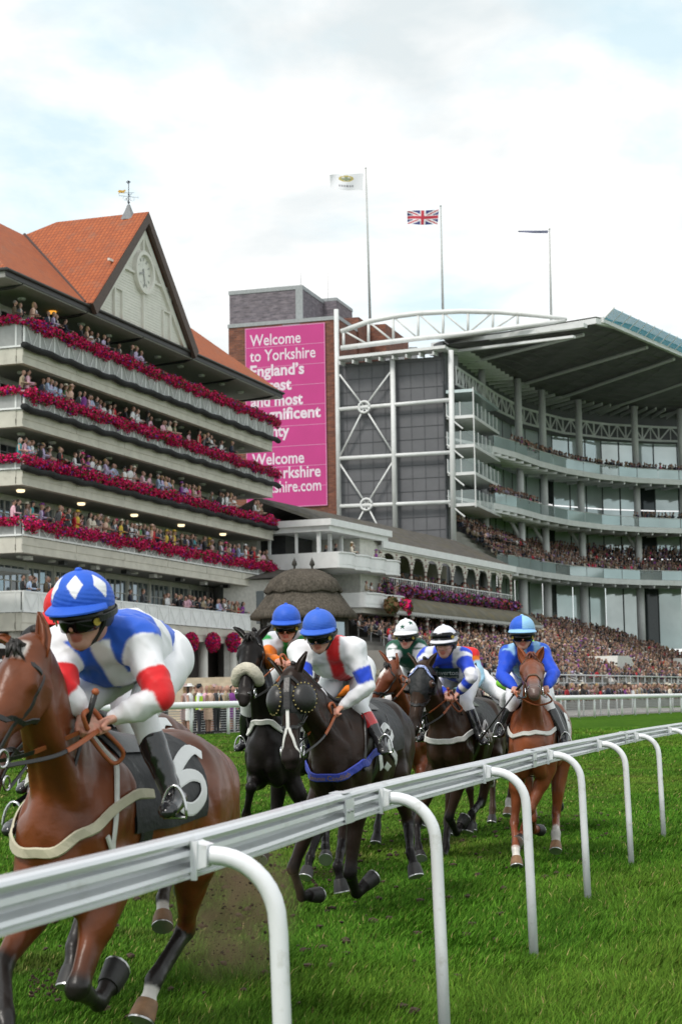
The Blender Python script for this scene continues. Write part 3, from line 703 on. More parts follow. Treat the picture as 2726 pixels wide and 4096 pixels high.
# thatched kiosk on a raised stone platform
KX, KY = (695-784)/4000*74, 74.0
PLZ = 2.55
kio = thing('kiosk', 'octagonal glazed kiosk under a thatched roof with a scalloped ridge cap', 'kiosk', (KX, KY, 0), .15)
THATCH = mat('thatch', (.095, .082, .068), .97, spec=.05, var=.45, scale=14, bump=1., bscale=26, stretch=(1, 1, .25), dirt=((.05, .045, .038), 3, .5, .75))
TIMB = mat('dark_timber', (.03, .026, .022), .7)
def oct_ring(r, z, dx, n=8, ph=math.pi/8): return [((r*math.cos(2*math.pi*k/n+ph)+(dx if math.cos(2*math.pi*k/n+ph) > 0 else -dx)), r*math.sin(2*math.pi*k/n+ph), z) for k in range(n)]
def ring_n(r, z, dx, wob=0, n=40):
    return [(r*math.cos(a)*(1+.02*math.cos(8*a))+dx*math.tanh(3*math.cos(a)), r*math.sin(a)*(1+.02*math.cos(8*a)), z+wob*math.cos(10*a)) for a in np.linspace(0, 2*math.pi, n, False)]
m_ = MB(); m_.loft([ring_n(1.75, 5.18, .3), ring_n(2.18, 5.10, .3), ring_n(2.22, 5.28, .3), ring_n(1.80, 5.72, .32), ring_n(1.38, 6.25, .36), ring_n(1.05, 6.85, .4), ring_n(.5, 7.2, .42)]); th = m_.build('roof', THATCH, kio, smooth=True)
m_ = MB(); m_.loft([ring_n(1.40, 6.30, .4, .06), ring_n(1.47, 6.36, .4, .06), ring_n(1.12, 6.93, .42), ring_n(.58, 7.28, .42), ring_n(.16, 7.42, .42), ring_n(.02, 7.44, .42)]); m_.build('ridge_cap', THATCH, th, smooth=True)
for sx in (-1, 1): MB().lathe([(.05, 0), (.05, .14), (.13, .24), (.10, .36), (.02, .52), (.0, .6)], (sx*.42, 0, 7.38), 10).build('finial', TIMB, kio, smooth=True)
for k in range(8):
    a = 2*math.pi*k/8+math.pi/8; p = np.array([1.75*math.cos(a)+.3*np.sign(math.cos(a)), 1.75*math.sin(a), 0])
    MB().box(p[0]-.09, p[0]+.09, p[1]-.09, p[1]+.09, PLZ, 5.25).build('post', TIMB, kio)
    a2 = a+math.pi/4; p2 = np.array([1.75*math.cos(a2)+.3*np.sign(math.cos(a2)), 1.75*math.sin(a2), 0]); d_ = (p2-p)/np.linalg.norm(p2-p)
    m_ = MB(); m_.bar(p+d_*.1+[0, 0, 3.4], p2-d_*.1+[0, 0, 3.4], .07, .08); m_.bar(p+d_*.1+[0, 0, 5.05], p2-d_*.1+[0, 0, 5.05], .07, .22); m_.build('transom', TIMB, kio)
    q = MB(); q.add([p+d_*.1+[0, 0, PLZ], p2-d_*.1+[0, 0, PLZ], p2-d_*.1+[0, 0, 4.95], p+d_*.1+[0, 0, 4.95]], [(0, 1, 2, 3)]); q.build('pane', GLASS if k % 3 else BRIGHTGLASS, kio)
kio.location = (-1.82, 82.0, 1.6-1.6*1.03+.1); kio.scale = (1.0, 1.0, 1.03)
STONE = mat('sandstone', (.42, .36, .27), .85, var=.18, scale=2.2, bump=.25, bscale=9)
PANG = math.atan2(.86, .51); PP = np.array([-1.82, 82.0, 0]); PT = PLZ*1.108-.17
def PW(x, y, z): return PP+np.array([.51*x-.86*y, .86*x+.51*y, z])
plt = thing('platform', 'sandstone platform with a flight of steps below the thatched kiosk', 'platform', tuple(PP), PANG)
m_ = MB(); m_.box(-2.6, 6, -3.2, 6, .3, PT-.001); m_.box(-2.7, 6.1, -3.3, -2.9, PT, PT+.22)
for k in range(9): m_.box(-2.6-.42*(k+1), -2.6-.42*k, -2.6, 4, .3, PT-.26*(k+1))
m_.build('stonework', STONE, plt)
m_ = MB(); m_.hexa([(-6.6, -3.2, .3), (-2.65, -3.2, .3), (-2.65, -2.8, .3), (-6.6, -2.8, .3), (-6.6, -3.2, .85), (-2.65, -3.2, PT+.22), (-2.65, -2.8, PT+.22), (-6.6, -2.8, .85)]); m_.build('stair_wall', STONE, plt)
m_ = MB(); m_.tube([(-5.8, -2.5, 1.7), (-2.3, -2.5, 4.0), (-1.2, -2.5, 4.0)], .055, 8); m_.tube([(-5.8, -2.5, .4), (-5.8, -2.5, 1.7)], .055, 8); m_.tube([(-2.3, -2.5, 2.5), (-2.3, -2.5, 4.0)], .075, 8); m_.build('handrail', DARK, plt)
# crimson hanging baskets under the lowest balcony of the flower stand
bw = ['left', 'middle', 'right']
for k, (u, v, du, dv) in enumerate(((440, 1478, 19, 26), (490, 1478, 19, 26), (537, 1478, 19, 25))):
    p = on_plane(u*1.7385, v*1.7385, CW(0, -.55, 0), CW(0, 1, 0)-CW(0, 0, 0)); r = du*p[1]/4000
    V, F, c = flower_cluster('f', [(0, 0, 0)]*10, [(r*.95, r*.95, r*1.25)]*10, PETUNIA, 80+k, 220, .14, .07)
    hb = thing('hanging_basket', f'{bw[k]} of the three crimson flower balls hanging under the lowest balcony', 'hanging basket', tuple(p), 0, 'hanging flower baskets')
    link_mesh('flowers', np_mesh('flowers', V, F, c), FLM, hb); MB().tube([(0, 0, 0), (0, 0, 5.2-p[2])], .02, 5).build('chain', DARK, hb)
# ---------------------------------------------------------------- brick tower with banner, modern stand with raking roof
def brick_mat(name, c1, c2, mo, bw=.45, bh=.15):
    m = bpy.data.materials.new(name); m.use_nodes = True; t = m.node_tree; N = t.nodes; K = t.links.new; b = N['Principled BSDF']; b.inputs['Roughness'].default_value = .85
    u = N.new('ShaderNodeUVMap'); n = N.new('ShaderNodeTexBrick'); K(u.outputs[0], n.inputs['Vector']); n.inputs['Scale'].default_value = 1
    n.inputs['Brick Width'].default_value = bw; n.inputs['Row Height'].default_value = bh; n.inputs['Mortar Size'].default_value = .012; n.inputs['Bias'].default_value = -.1
    n.inputs['Color1'].default_value = (*c1, 1); n.inputs['Color2'].default_value = (*c2, 1); n.inputs['Mortar'].default_value = (*mo, 1)
    z = N.new('ShaderNodeTexNoise'); z.inputs['Scale'].default_value = 2.6; z.inputs['Detail'].default_value = 6; z.inputs['Roughness'].default_value = .8
    mp = N.new('ShaderNodeMapping'); mp.inputs['Scale'].default_value = (.6, 2.2, 1); K(u.outputs[0], mp.inputs[0]); K(mp.outputs[0], z.inputs['Vector'])
    r = N.new('ShaderNodeMapRange'); r.inputs[1].default_value = .35; r.inputs[2].default_value = .65; r.inputs[3].default_value = .55; r.inputs[4].default_value = 1.5; K(z.outputs[0], r.inputs[0])
    x = N.new('ShaderNodeMix'); x.data_type = 'RGBA'; x.blend_type = 'MULTIPLY'; x.inputs[0].default_value = 1; K(n.outputs[0], x.inputs[6]); K(r.outputs[0], x.inputs[7]); K(x.outputs[2], b.inputs['Base Color']); return m
REDB = brick_mat('red_brick', (.20, .072, .042), (.12, .045, .032), (.14, .09, .07)); PURB = brick_mat('purple_brick', (.17, .145, .165), (.115, .10, .12), (.16, .15, .16))
CLAD = mat('slate_cladding', (.118, .120, .130), .6, var=.10, scale=.8)
WST = mat('white_steel', (.66, .67, .67), .45, var=.08, scale=1.5, dirt=((.35, .32, .27), 1.2, .6, .9))
KANG = math.atan2(-.29, .956)
def pbox(x0, x1, y0, y1, z0, z1, m, name, par):
    me = MB().box(x0, x1, y0, y1, z0, z1).mesh(name); uv_faces(me, None); return link_mesh(name, me, m, par)
DD = 1.7385
TP = at_y(533*DD, 1600*DD, 129.6); TP[2] = 0
KE, KG = np.array([.956, -.29, 0]), np.array([.29, .956, 0])
tower = thing('brick_tower', 'tall red brick stair tower with purple brick top behind the flower stand', 'tower', tuple(TP), KANG)
def tl(u, v, y=0.):
    P = on_plane(u*DD, v*DD, TP+KG*y, KG)-TP; return P@KE, P[2]
TX1 = tl(781, 900)[0]; TZ = tl(700, 741)[1]; TZP = tl(610, 668)[1]
pbox(0, TX1, 0, 9, 0, TZ, REDB, 'wall', tower)
m_ = MB(); m_.box(-.05, TX1+.05, -.06, 9, TZ, TZ+.28); m_.build('coping', mat('grey_coping', (.30, .32, .33), .6), tower)
pbx = tl(695, 700, 1.2)[0]; zt = tl(690, 665, 1.2)[1]
pbox(-.35, pbx, 1.2, 6.5, TZ-3.5, zt, PURB, 'upper_block', tower)
m_ = MB(); m_.box(-.4, pbx+.05, 1.15, 6.55, zt, zt+.3); m_.box(pbx-.5, pbx+.06, 1.14, 1.199, TZ+.3, zt-.002); m_.build('coping', mat('grey_coping', (.3, .3, .3)), tower)
x2 = tl(733, 690, 6)[0]; x3 = tl(768, 690, 6)[0]; z3 = tl(765, 688, 6)[1]
pbox(x2-.5, x3, 6.6, 11, TZ-3, z3, PURB, 'upper_block', tower)
m_ = MB(); m_.box(x2-.5, x3+.05, 6.58, 11, z3, z3+.25); m_.build('coping', mat('grey_coping', (.3, .3, .3)), tower)
x4 = tl(826, 760, 5)[0]
pbox(TX1-1.5, x4, 4.9, 14, TZ-12, tl(800, 732, 5)[1], REDB, 'rear_wall', tower)
pbox(x4-.5, x4+1.3, 8.0, 15, TZ-12, tl(845, 748, 8)[1], REDB, 'rear_wall', tower)
for (u, v) in ((690, 640), (752, 650)):
    p = tl(u, 662, 2); m_ = MB(); m_.tube([(p[0], 2.2, p[1]-1), (p[0], 2.2, p[1]+1.2)], .014, 5); m_.build('aerial', DARK, tower)
m_ = MB(); a = tl(648, 1172); b = tl(689, 1212); m_.box(a[0], b[0], -.05, -.002, b[1]-2, a[1]+.1); a = tl(650, 745); b = tl(690, 741); m_.box(a[0], b[0], -.05, -.002, a[1]-1.5, TZ-.1); m_.build('window_strip', mat('strip_glass', (.20, .25, .27), .15), tower)
# banner
bA = tl(563.5, 756.5, -.12); bB = tl(747, 737, -.12); bC = tl(749, 1163, -.12)
ban = thing('banner', 'huge pink welcome banner with pale lettering on the brick tower', 'banner', tuple(TP+KE*bA[0]-KG*.12+np.array([0, 0, bA[1]])), KANG)
BW, BH = bB[0]-bA[0], bA[1]-bC[1]
MB().box(0, BW, .0, .06, -BH, 0).build('sheet', mat('banner_pink', (.50, .035, .215), .6, var=.05, scale=.5, bump=.1, bscale=1.2), ban)
LET = mat('banner_lettering', (.70, .60, .68), .6, var=.03); HEM = mat('banner_hem', (.60, .25, .42), .6)
m_ = MB()
for x0, x1, z0, z1 in ((0, BW, -.07, -.01), (0, BW, -BH+.01, -BH+.07), (.01, .07, -BH+.07, -.07), (BW-.07, BW-.01, -BH+.07, -.07)): m_.box(x0, x1, -.006, -.001, z0, z1)
for k in range(1, 9): m_.box(.07, BW-.07, -.006, -.001, -BH*k/9.-.02, -BH*k/9.+.02)
m_.build('hem', HEM, ban)
def bl(u, v): p = on_plane(u*DD, v*DD, TP-KG*.12, KG)-TP; return p@KE-bA[0], p[2]-bA[1]
for body, (uL, vb), (uR, _), bold in (('Welcome', (575, 797), (692, 0), .012), ('to Yorkshire', (575, 833), (726, 0), .012), ('England’s', (576, 868), (700, 0), .03), ('largest', (577, 902), (671, 0), .03), ('and most', (577, 937), (697, 0), .03), ('magnificent', (577, 969), (738, 0), .03), ('county', (577, 1008), (666, 0), .03), ('Welcome', (580, 1071), (700, 0), .02), ('to Yorkshire', (580, 1104), (738, 0), .02), ('yorkshire.com', (580, 1136), (739, 0), .012)):
    me = text_mesh(body, 1.0, bold=bold); co = np.array([v.co for v in me.vertices]); wd = co[:, 0].max()-co[:, 0].min()
    x0, z0 = bl(uL, vb); x1, _ = bl(uR, vb); sx = (x1-x0)/wd; sz = 1.22
    for v in me.vertices: v.co = ((v.co.x-co[:, 0].min())*sx+x0, -.012, v.co.y*sz+z0)
    me.update(); link_mesh('lettering', me, LET, ban)

# the modern stand -----------------------------------------------------------------
kc = np.array([7.56, 124.0, 0]); kl = np.array([-.24, 126.5, 0])
stand = thing('grandstand', 'modern white steel grandstand with curved glass fronted tiers and a huge raking roof', 'grandstand', tuple(kc))
def kz(u, v, P=kc, n=KG): return on_plane(u*DD, v*DD, P, n)[2]
def kp(u, v, P=kc, n=KG): return on_plane(u*DD, v*DD, P, n)-kc
EW = kc-kl; EW[2] = 0; LW = np.linalg.norm(EW); en = EW/LW; gn = np.array([-en[1], en[0], 0])
def ew(t, y, z): return -EW*(1-t)+gn*y+np.array([0, 0, z])
ZT = 26.2
m_ = MB(); m_.hexa([ew(0, .5, 4), ew(1, .5, 4), ew(1, 14, 4), ew(0, 14, 4), ew(0, .5, ZT), ew(1, .5, ZT), ew(1, 14, ZT), ew(0, 14, ZT)]); m_.build('end_wall', CLAD, stand)
m_ = MB(); rs = np.arange(5, 26, .95)
for z in rs: m_.hexa([ew(0, .47, z), ew(1, .47, z), ew(1, .499, z), ew(0, .499, z), ew(0, .47, z+.04), ew(1, .47, z+.04), ew(1, .499, z+.04), ew(0, .499, z+.04)])
for t in np.arange(.08, 1, .12): m_.hexa([ew(t, .465, 5), ew(t+.004, .465, 5), ew(t+.004, .469, 5), ew(t, .469, 5), ew(t, .465, 26), ew(t+.004, .465, 26), ew(t+.004, .469, 26), ew(t, .469, 26)])
m_.build('cladding_joint', mat('joint_dark', (.07, .072, .08), .7), stand)
def fz_(u, v): p = on_plane(u*DD, v*DD, kl, gn)-kc; return p
tops = {775: 712, 905: 822, 1039: 806}
for (u, vt, vb, r) in ((776, 712, 1215, .17), (905, 822, 1235, .19), (1039, 806, 1250, .20)):
    a = fz_(u-3, vt); b = fz_(u+4, vb); MB().tube([b, a], r, 12).build('column', WST, stand, smooth=True)
m_ = MB()
for (vl, vr) in ((942, 920), (1055, 1041), (1165, 1155)): m_.tube([fz_(780, vl), fz_(1036, vr)], .15, 10)
m_.build('cross_beam', WST, stand, smooth=True)
for (uc, vc, ends) in ((838, 937, ((781, 862), (902, 850), (782, 1049), (902, 1040))), (843, 1161, ((782, 1068), (903, 1062), (800, 1245), (886, 1245)))):
    m_ = MB()
    for e_ in ends: m_.tube([fz_(uc, vc), fz_(*e_)], .07, 6)
    c_ = fz_(uc, vc)
    m_.tube([c_+en*.42*math.cos(a)+np.array([0, 0, .42*math.sin(a)])-gn*.1 for a in np.linspace(0, 2*math.pi, 17)], .09, 6); m_.build('tie_rod', WST, stand, smooth=True)
# roof edge gutter strip over the end wall
m_ = MB(); a = fz_(785, 832); b = fz_(1030, 806); off = np.array([0, 0, .22])
m_.hexa([a-gn*.9, b-gn*.9, b+gn*.6, a+gn*.6, a-gn*.9+off, b-gn*.9+off, b+gn*.6+off, a+gn*.6+off])
for k in range(8): q = a+(b-a)*(k+.1)/8; m_.bar(q-gn*.8-np.array([0, 0, .25]), q+gn*.5-np.array([0, 0, .12]), .12, .25)
m_.build('eave_bracket', WST, stand)
# arched roof truss
tc_ = [(784, 763), (850, 739), (900, 729), (960, 721), (1060, 716), (1150, 718), (1230, 725), (1303, 734)]
tb_ = [(784, 801), (870, 790), (960, 779), (1060, 769), (1150, 757), (1240, 745), (1300, 737)]
T_ = [fz_(*p) for p in tc_]; B_ = [fz_(*p) for p in tb_]
for P_ in (T_, B_): MB().tube(P_, [.19]*(len(P_)-1)+[.12], 10).build('truss_chord', WST, stand, smooth=True)
def lerp_path(P, us, u):
    for i in range(len(us)-1):
        if us[i] <= u <= us[i+1]:
            t = (u-us[i])/(us[i+1]-us[i]); return P[i]*(1-t)+P[i+1]*t
    return P[-1]
m_ = MB(); uu = np.linspace(790, 1190, 8); ut = [p[0] for p in tc_]; ub = [p[0] for p in tb_]
for i, u in enumerate(uu):
    a = lerp_path(T_, ut, u); b = lerp_path(B_, ub, u); m_.tube([a, b], .11, 6)
    if i+1 < len(uu): m_.tube([a if i < 5 else b, lerp_path(B_, ub, uu[i+1]) if i < 5 else lerp_path(T_, ut, uu[i+1])], .08, 6)
m_.build('truss_web', WST, stand, smooth=True)
m_ = MB(); 
for u0, u1, z in ((860, 905, 0), (915, 935, .2), (975, 1005, 0), (1010, 1030, .3)):
    a = fz_(u0, 812)+gn*3; b = fz_(u1, 812)+gn*3; m_.box(a[0], b[0], a[1], a[1]+2, ZT-.3, ZT+1.2+z)
m_.build('plant_unit', mat('plant_grey', (.30, .31, .32), .6, var=.3, scale=.8), stand)
# curved tiers
def P2(*L): return [np.array([x, y, 0.])-kc*np.array([1, 1, 0]) for x, y in L]
B = P2((11.6, 129.6), (13.6, 133), (16.0, 138.2), (18.8, 143), (22.2, 147.2), (25.8, 150), (29.8, 152), (36, 153.6), (45, 155), (62, 157))
Wl = P2((7.56, 124.3), (9.4, 130.5), (11.5, 137.5), (14.4, 145.2), (18.6, 151.5), (23.5, 155.4), (28.6, 157.6), (35.5, 159.4), (45, 161), (62, 163))
def mix_path(t): return [b*(1-t)+w_*t for b, w_ in zip(B, Wl)]
def ribbon(A, C, z0, z1, z2=None, z3=None):
    'slab between two plan paths: A edge from z0..z1, C edge from z2..z3'
    z2 = z0 if z2 is None else z2; z3 = z1 if z3 is None else z3
    return MB().loft([[a+[0, 0, z0], a+[0, 0, z1], c+[0, 0, z3], c+[0, 0, z2]] for a, c in zip(A, C)])
def wallp(A, z0, z1):
    q = MB(); n = len(A); q.add([a+[0, 0, z0] for a in A]+[a+[0, 0, z1] for a in A], [(i, i+1, n+i+1, n+i) for i in range(n-1)]); return q
def densify(A, k):
    out = []
    for a, b in zip(A, A[1:]):
        for j in range(k): out.append(a+(b-a)*j/k)
    return out+[A[-1]]
def glass_wall_mat():
    m = mat('facade_glass', (.58, .66, .66), .05, .35, var=.16, scale=.35, bump=.04, bscale=.25); return m
FG = glass_wall_mat()
BAL = mat('balustrade_glass', (.42, .52, .53), .08, .35, var=.10, scale=.5)
BALC = mat('clear_balustrade', (.55, .66, .66), .05, .0, var=.1, scale=.5, alpha=.30)
GST = mat('grey_steel', (.56, .57, .57), .5, var=.06)
DKB = mat('dark_frame', (.05, .055, .06), .4)
TIERS = [(10.9, 11.35), (15.5, 15.95), (19.8, 20.25)]
for k, (z0, z1) in enumerate(TIERS):
    ribbon(B, Wl, z0, z1, z0+.4, z1+.05).build('tier_slab', WST, stand)
    ribbon([b*.995 for b in mix_path(.08)], mix_path(.95), z0-.02, z0+.01, z0+.3, z0+.39).build('soffit', mat('tier_soffit', (.30, .30, .31), .7), stand)
    Bd = densify(B, 3); Wd = densify(Wl, 3)
    for b, w_ in zip(Bd, Wd): MB().bar(b*.97+w_*.03+[0, 0, z0-.12], b*.3+w_*.7+[0, 0, z0+.05], .12, .22).build('outrigger', WST, stand)
    Bd = densify(B, 4); Wd = densify(Wl, 4)
    Bg = [b*.985+w_*.015 for b, w_ in zip(Bd, Wd)]
    for i in range(0, len(Bd)-1, 2):
        j = min(i+2, len(Bd)-1); wallp([Bg[i]+(Bg[i+1]-Bg[i])*.03]+Bg[i+1:j]+[Bg[j]-(Bg[j]-Bg[j-1])*.03], z1+.02, z1+.82).build('balustrade_panel', BAL if (i//2+k) % 5 else BALC, stand)
    m_ = MB(); m_.tube([b+[0, 0, z1+.84] for b in Bg], .03, 5); m_.build('handrail', GST, stand)
# stepped seating of the lowest tier
m_ = MB()
for k in range(7): ta, tb = .1+k*.11, .1+(k+1)*.11; m_.loft([[a+[0, 0, 11.3], a+[0, 0, 11.4+k*.34], c+[0, 0, 11.4+k*.34], c+[0, 0, 11.3]] for a, c in zip(mix_path(ta), mix_path(tb))])
m_.build('seating_step', TER, stand)
ZR = 27.0
for (z0, z1) in ((5.5, 11.35), (11.4, 15.95), (15.96, 20.25), (20.26, 24.3)):
    Wd = densify(Wl if z0 < 20 else Wl[:-2], 3); n = len(Wd)
    m_ = MB()
    for i in range(n-1):
        a, b = Wd[i], Wd[i+1]; d_ = (b-a); m_.m = 1 if (i % 6 == 5 and z0 < 20 or (z0 < 20 and i < 3)) else 0
        nz_ = 2 if z0 in (15.96, 11.4) else 1; zs_ = np.linspace(z0, z1, nz_+1)
        for j in range(nz_): m_.add([a+d_*.02+[0, 0, zs_[j]+.05], b-d_*.02+[0, 0, zs_[j]+.05], b-d_*.02+[0, 0, zs_[j+1]-.05], a+d_*.02+[0, 0, zs_[j+1]-.05]], [(0, 1, 2, 3)])
    m_.build('glazing', [FG, mat('shade_tinted_glass', (.04, .05, .052), .08, .3)], stand)  # second material is a darker pane copy, shade put into the glass colour
    for i, a in enumerate(Wd[::1 if z0 > 11 else 2]): MB().tube([a+[0, 0, z0], a+[0, 0, z1]], .07, 6).build('mullion', DKB, stand)
m_ = ribbon([w_*1.0 for w_ in Wl], [w_+np.array([-.6, 1.2, 0]) for w_ in Wl], 24.3, ZR+.3); m_.build('upper_cladding', CLAD, stand)
# round columns and the upper lattice band
CL = mix_path(.42); CL[0] = np.array([3.0, 1.0, 0]); CLd = densify(CL, 6)
lat = densify([c for c in mix_path(.75)], 3)
def at_u(path, u, z=15):
    best = min(densify(path, 10), key=lambda p: abs(project(p+kc+[0, 0, z])[0]-u)); return best
for us in (1939, 2088, 2178, 2328, 2555, 2740):
    for (z0, z1) in ((5, 10.95), (11.4, 15.6), (15.9, 19.9), (20.2, ZR)):
        p = at_u(mix_path(.42), us)
        if us == 1939: p = at_u(mix_path(.8), us)
        MB().tube([p+[0, 0, z0], p+[0, 0, z1]], .30 if z0 > 5 else .36, 12).build('column', GST, stand, smooth=True)
m_ = MB()
for z in (24.35, 25.6): m_.tube([p+[0, 0, z] for p in lat], .11, 6)
for i in range(len(lat)-1):
    a, b = lat[i], lat[i+1]; mid = (a+b)/2
    m_.tube([a+[0, 0, 24.35], mid+[0, 0, 25.6]], .07, 5); m_.tube([mid+[0, 0, 25.6], b+[0, 0, 24.35]], .07, 5); m_.tube([a+[0, 0, 24.35], a+[0, 0, 25.6]], .08, 5); m_.tube([mid+[0, 0, 24.35], mid+[0, 0, 25.6]], .05, 5)
m_.build('lattice_girder', WST, stand)
for us in (2088, 2178, 2328, 2555):                     # raking struts under the second tier
    p = at_u(mix_path(.42), us); q = at_u(mix_path(.9), us-110)
    MB().tube([p+[0, 0, 13.8], q*.4+p*.6+[0, 0, 15.5]], .16, 8).build('strut', GST, stand)
# side balconies at the near corner
for v in (1559, 1664, 1782, 1893, 2018):
    z = (2782-v)/6954*125+1.6; c0 = np.array([.15, 0, 0]); d1 = np.array(en)*2.0; g1 = np.array([.29, .956, 0])*9
    base = [c0, c0+d1, c0+d1+g1, c0+g1]
    m_ = MB(); m_.prism([p+[0, 0, z-.22] for p in base], (0, 0, .22)); sb = m_.build('side_balcony', WST if v != 1559 else mat('canopy_glass', (.5, .6, .6), .1, .2), stand)
    if v == 1559: continue
    m_ = MB(); m_.add([base[0]+[0, 0, z], base[1]+[0, 0, z], base[2]+[0, 0, z], base[0]+[0, 0, z+.95], base[1]+[0, 0, z+.95], base[2]+[0, 0, z+.95]], [(0, 1, 4, 3), (1, 2, 5, 4)]); m_.build('balustrade_panel', BALC, sb)
    m_ = MB(); 
    for t in (0, .5, 1): m_.tube([base[0]+d1*t+[0, 0, z], base[0]+d1*t+[0, 0, z+1]], .035, 5)
    for t in (.15, .3, .45, .6, .75, .9): m_.tube([base[1]+g1*t+[0, 0, z], base[1]+g1*t+[0, 0, z+1]], .035, 5)
    m_.tube([base[0]+[0, 0, z+.05]-gn*.1, base[0]+d1*.6+[0, 0, z-1.0]-gn*.1], .06, 5); m_.build('balustrade_post', WST, sb)
m_ = MB(); m_.tube([np.array(en)*2.0+[.15, 0, 15], np.array(en)*2.0+[.15, 0, 23.7]], .05, 6); m_.build('corner_post', WST, stand)
# roof
def rp(u, v, y): p = at_y(u*DD, v*DD, y)-kc; return p
R_A = rp(1003, 797, 128.2); R_B = rp(1352, 752, 120.5); R_F = rp(1388, 733, 121.5); R_C = rp(1568, 812, 133.5); R_D = R_C+(R_C-R_F)*1.0; R_D[2] = R_C[2]+.3
back = [w_+[0, 0, ZR] for w_ in Wl]
near = [R_A, R_A*.5+R_B*.5, R_B*.5+R_F*.5, R_F*.67+R_C*.33, R_F*.33+R_C*.67, R_C, R_C*.5+R_D*.5, R_D, R_D+[6, 8, 0], R_D+[24, 14, 0]]
m_ = MB(); n = len(near); th_ = np.array([0, 0, .35])
m_.add([p for p in near]+[p for p in back], [(i, i+1, n+i+1, n+i) for i in range(n-1)])
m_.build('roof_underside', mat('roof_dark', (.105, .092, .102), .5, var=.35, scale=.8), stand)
m_ = MB(); m_.add([p+th_*1.3 for p in near]+[p+th_*1.3 for p in back], [(i, i+1, n+i+1, n+i) for i in range(n-1)]); m_.build('roof_top', WST, stand)
m_ = MB()
for i in range(n-1): lo_ = np.array([0, 0, -.05]); m_.hexa([near[i]+lo_, near[i+1]+lo_, near[i+1]*.985+back[i+1]*.015+lo_, near[i]*.985+back[i]*.015+lo_, near[i]+th_, near[i+1]+th_, near[i+1]*.985+back[i+1]*.015+th_, near[i]*.985+back[i]*.015+th_])
m_.build('roof_fascia', WST, stand)
o1 = np.array([-.3, -.7, -.75]); o2 = np.array([-.3, -.7, -.05])
a, b = R_A, R_B
m_ = MB(); m_.bar(a*1.0+o1-[0.2, 0, 0], b*.93+a*.07+o1, .35, .18, (0, 0, 1)); m_.bar(a+o2, b+o2, .5, .30, (0, 0, 1)); m_.build('fascia_beam', WST, stand)
m_ = MB()
for i, (t0, e_) in enumerate(((.12, .85), (.3, .95), (.42, .95), (.55, .97), (.68, .97), (.8, .97))):
    i0 = t0*(n-1); k = int(i0); f = i0-k; bk = back[k]*(1-f)+back[k+1]*f; j0 = min(i0+1.2, n-1.001); k = int(j0); f = j0-k; nr = near[k]*(1-f)+near[k+1]*f
    m_.tube([bk-[0, 0, .15], bk*(1-e_)+nr*e_-[0, 0, .28]], .14, 6)
m_.build('purlin', GST, stand)
m_ = MB(); Nd = densify(near, 3); Bk = densify(back, 3)
for t in np.linspace(.08, .95, 12):
    m_.tube([a*(1-t)+b*t+[0, 0, -.03] for a, b in zip(Bk, Nd)], .025, 4)
for a, b in list(zip(Bk, Nd)): m_.tube([a+[0, 0, -.03], b+[0, 0, -.03]], .025, 4)
m_.build('panel_joint', mat('roof_joint', (.17, .175, .18), .5), stand)
for w_, w2 in zip(densify(Wl, 5), densify(mix_path(.45), 5)): MB().bar(w_+[0, 0, ZR-.25], w2+[0, 0, ZR-.05], .10, .25).build('roof_bracket', GST, stand)
m_ = MB(); e0 = [R_F, R_F*.5+R_C*.5, R_C, R_D]; e0 = densify(e0, 5); q = []
for i in range(len(e0)-1):
    a, b = e0[i], e0[i+1]; d_ = b-a; up = np.array([.62, -.40, .62]); m_.hexa([a+d_*.04, b-d_*.04, b-d_*.04+[0, 0, .05], a+d_*.04+[0, 0, .05], a+d_*.04+up, b-d_*.04+up, b-d_*.04+up+[0, 0, .05], a+d_*.04+up+[0, 0, .05]])
m_.build('edge_glass', mat('blue_edge_glass', (.08, .45, .66), .2, .0, alpha=.55), stand)
m_ = MB()
for a, b in zip(e0, e0[1:]): m_.bar(a+[-.15, .1, -.05], b+[-.15, .1, -.05], .30, .42, (0, 0, 1))
m_.build('front_beam', WST, stand)
m_ = MB()
for i in range(0, len(e0), 1): MB().bar(e0[i], e0[i]+[.70, -.45, .70], .07, .07).build('edge_fin', WST, stand)

# fix the sizes of the far buildings about the viewer
KK = 1.30
def KW(p): return EYE+KK*(np.asarray(p)+kc-EYE)
for o in (tower, ban, stand): rescale(o, KK)
# flags
FLAGS = []
def flagpole(ut, vt, ub, vb, y, lab):
    y *= KK; a = at_y(ub*DD, vb*DD, y); b = at_y(ut*DD, vt*DD, y)
    b[0] = a[0]+(b[0]-a[0])
    t = thing('flagpole', lab, 'flagpole', tuple(a)); m_ = MB(); m_.tube([(0, 0, 0), tuple(b-a)], [.14, .07], 8); m_.ico(tuple(b-a+[0, 0, .05]), .12, 1); m_.build('pole', mat('pole_grey', (.42, .43, .42), .4), t, smooth=True); return t, a, b
def flag_mesh(t, a, corners, y, colfn, nx=40, nz=24, wave=.12):
    y *= KK
    'corners TL,TR,BR,BL in photo pixels, built as a waving cloth with depth'
    Q = [at_y(u*DD, v*DD, y)-a for u, v in corners]; V = []; C = []
    for j in range(nz+1):
        for i in range(nx+1):
            s, r = i/nx, j/nz; p = (Q[0]*(1-s)+Q[1]*s)*(1-r)+(Q[3]*(1-s)+Q[2]*s)*r; d_ = 1-s
            p = p+np.array([0, wave*4*d_*math.sin(7*s+2*r)*.5, wave*math.sin(6.5*s+1.5*r)*d_]); V.append(p); C.append(colfn(s, r))
    F = np.array([(j*(nx+1)+i, j*(nx+1)+i+1, (j+1)*(nx+1)+i+1, (j+1)*(nx+1)+i) for j in range(nz) for i in range(nx)])
    return link_mesh('flag', np_mesh('flag', V, F, np.array(C), smooth=True), mat('flag_cloth', vcol=True, rough=.7, var=.04), t)
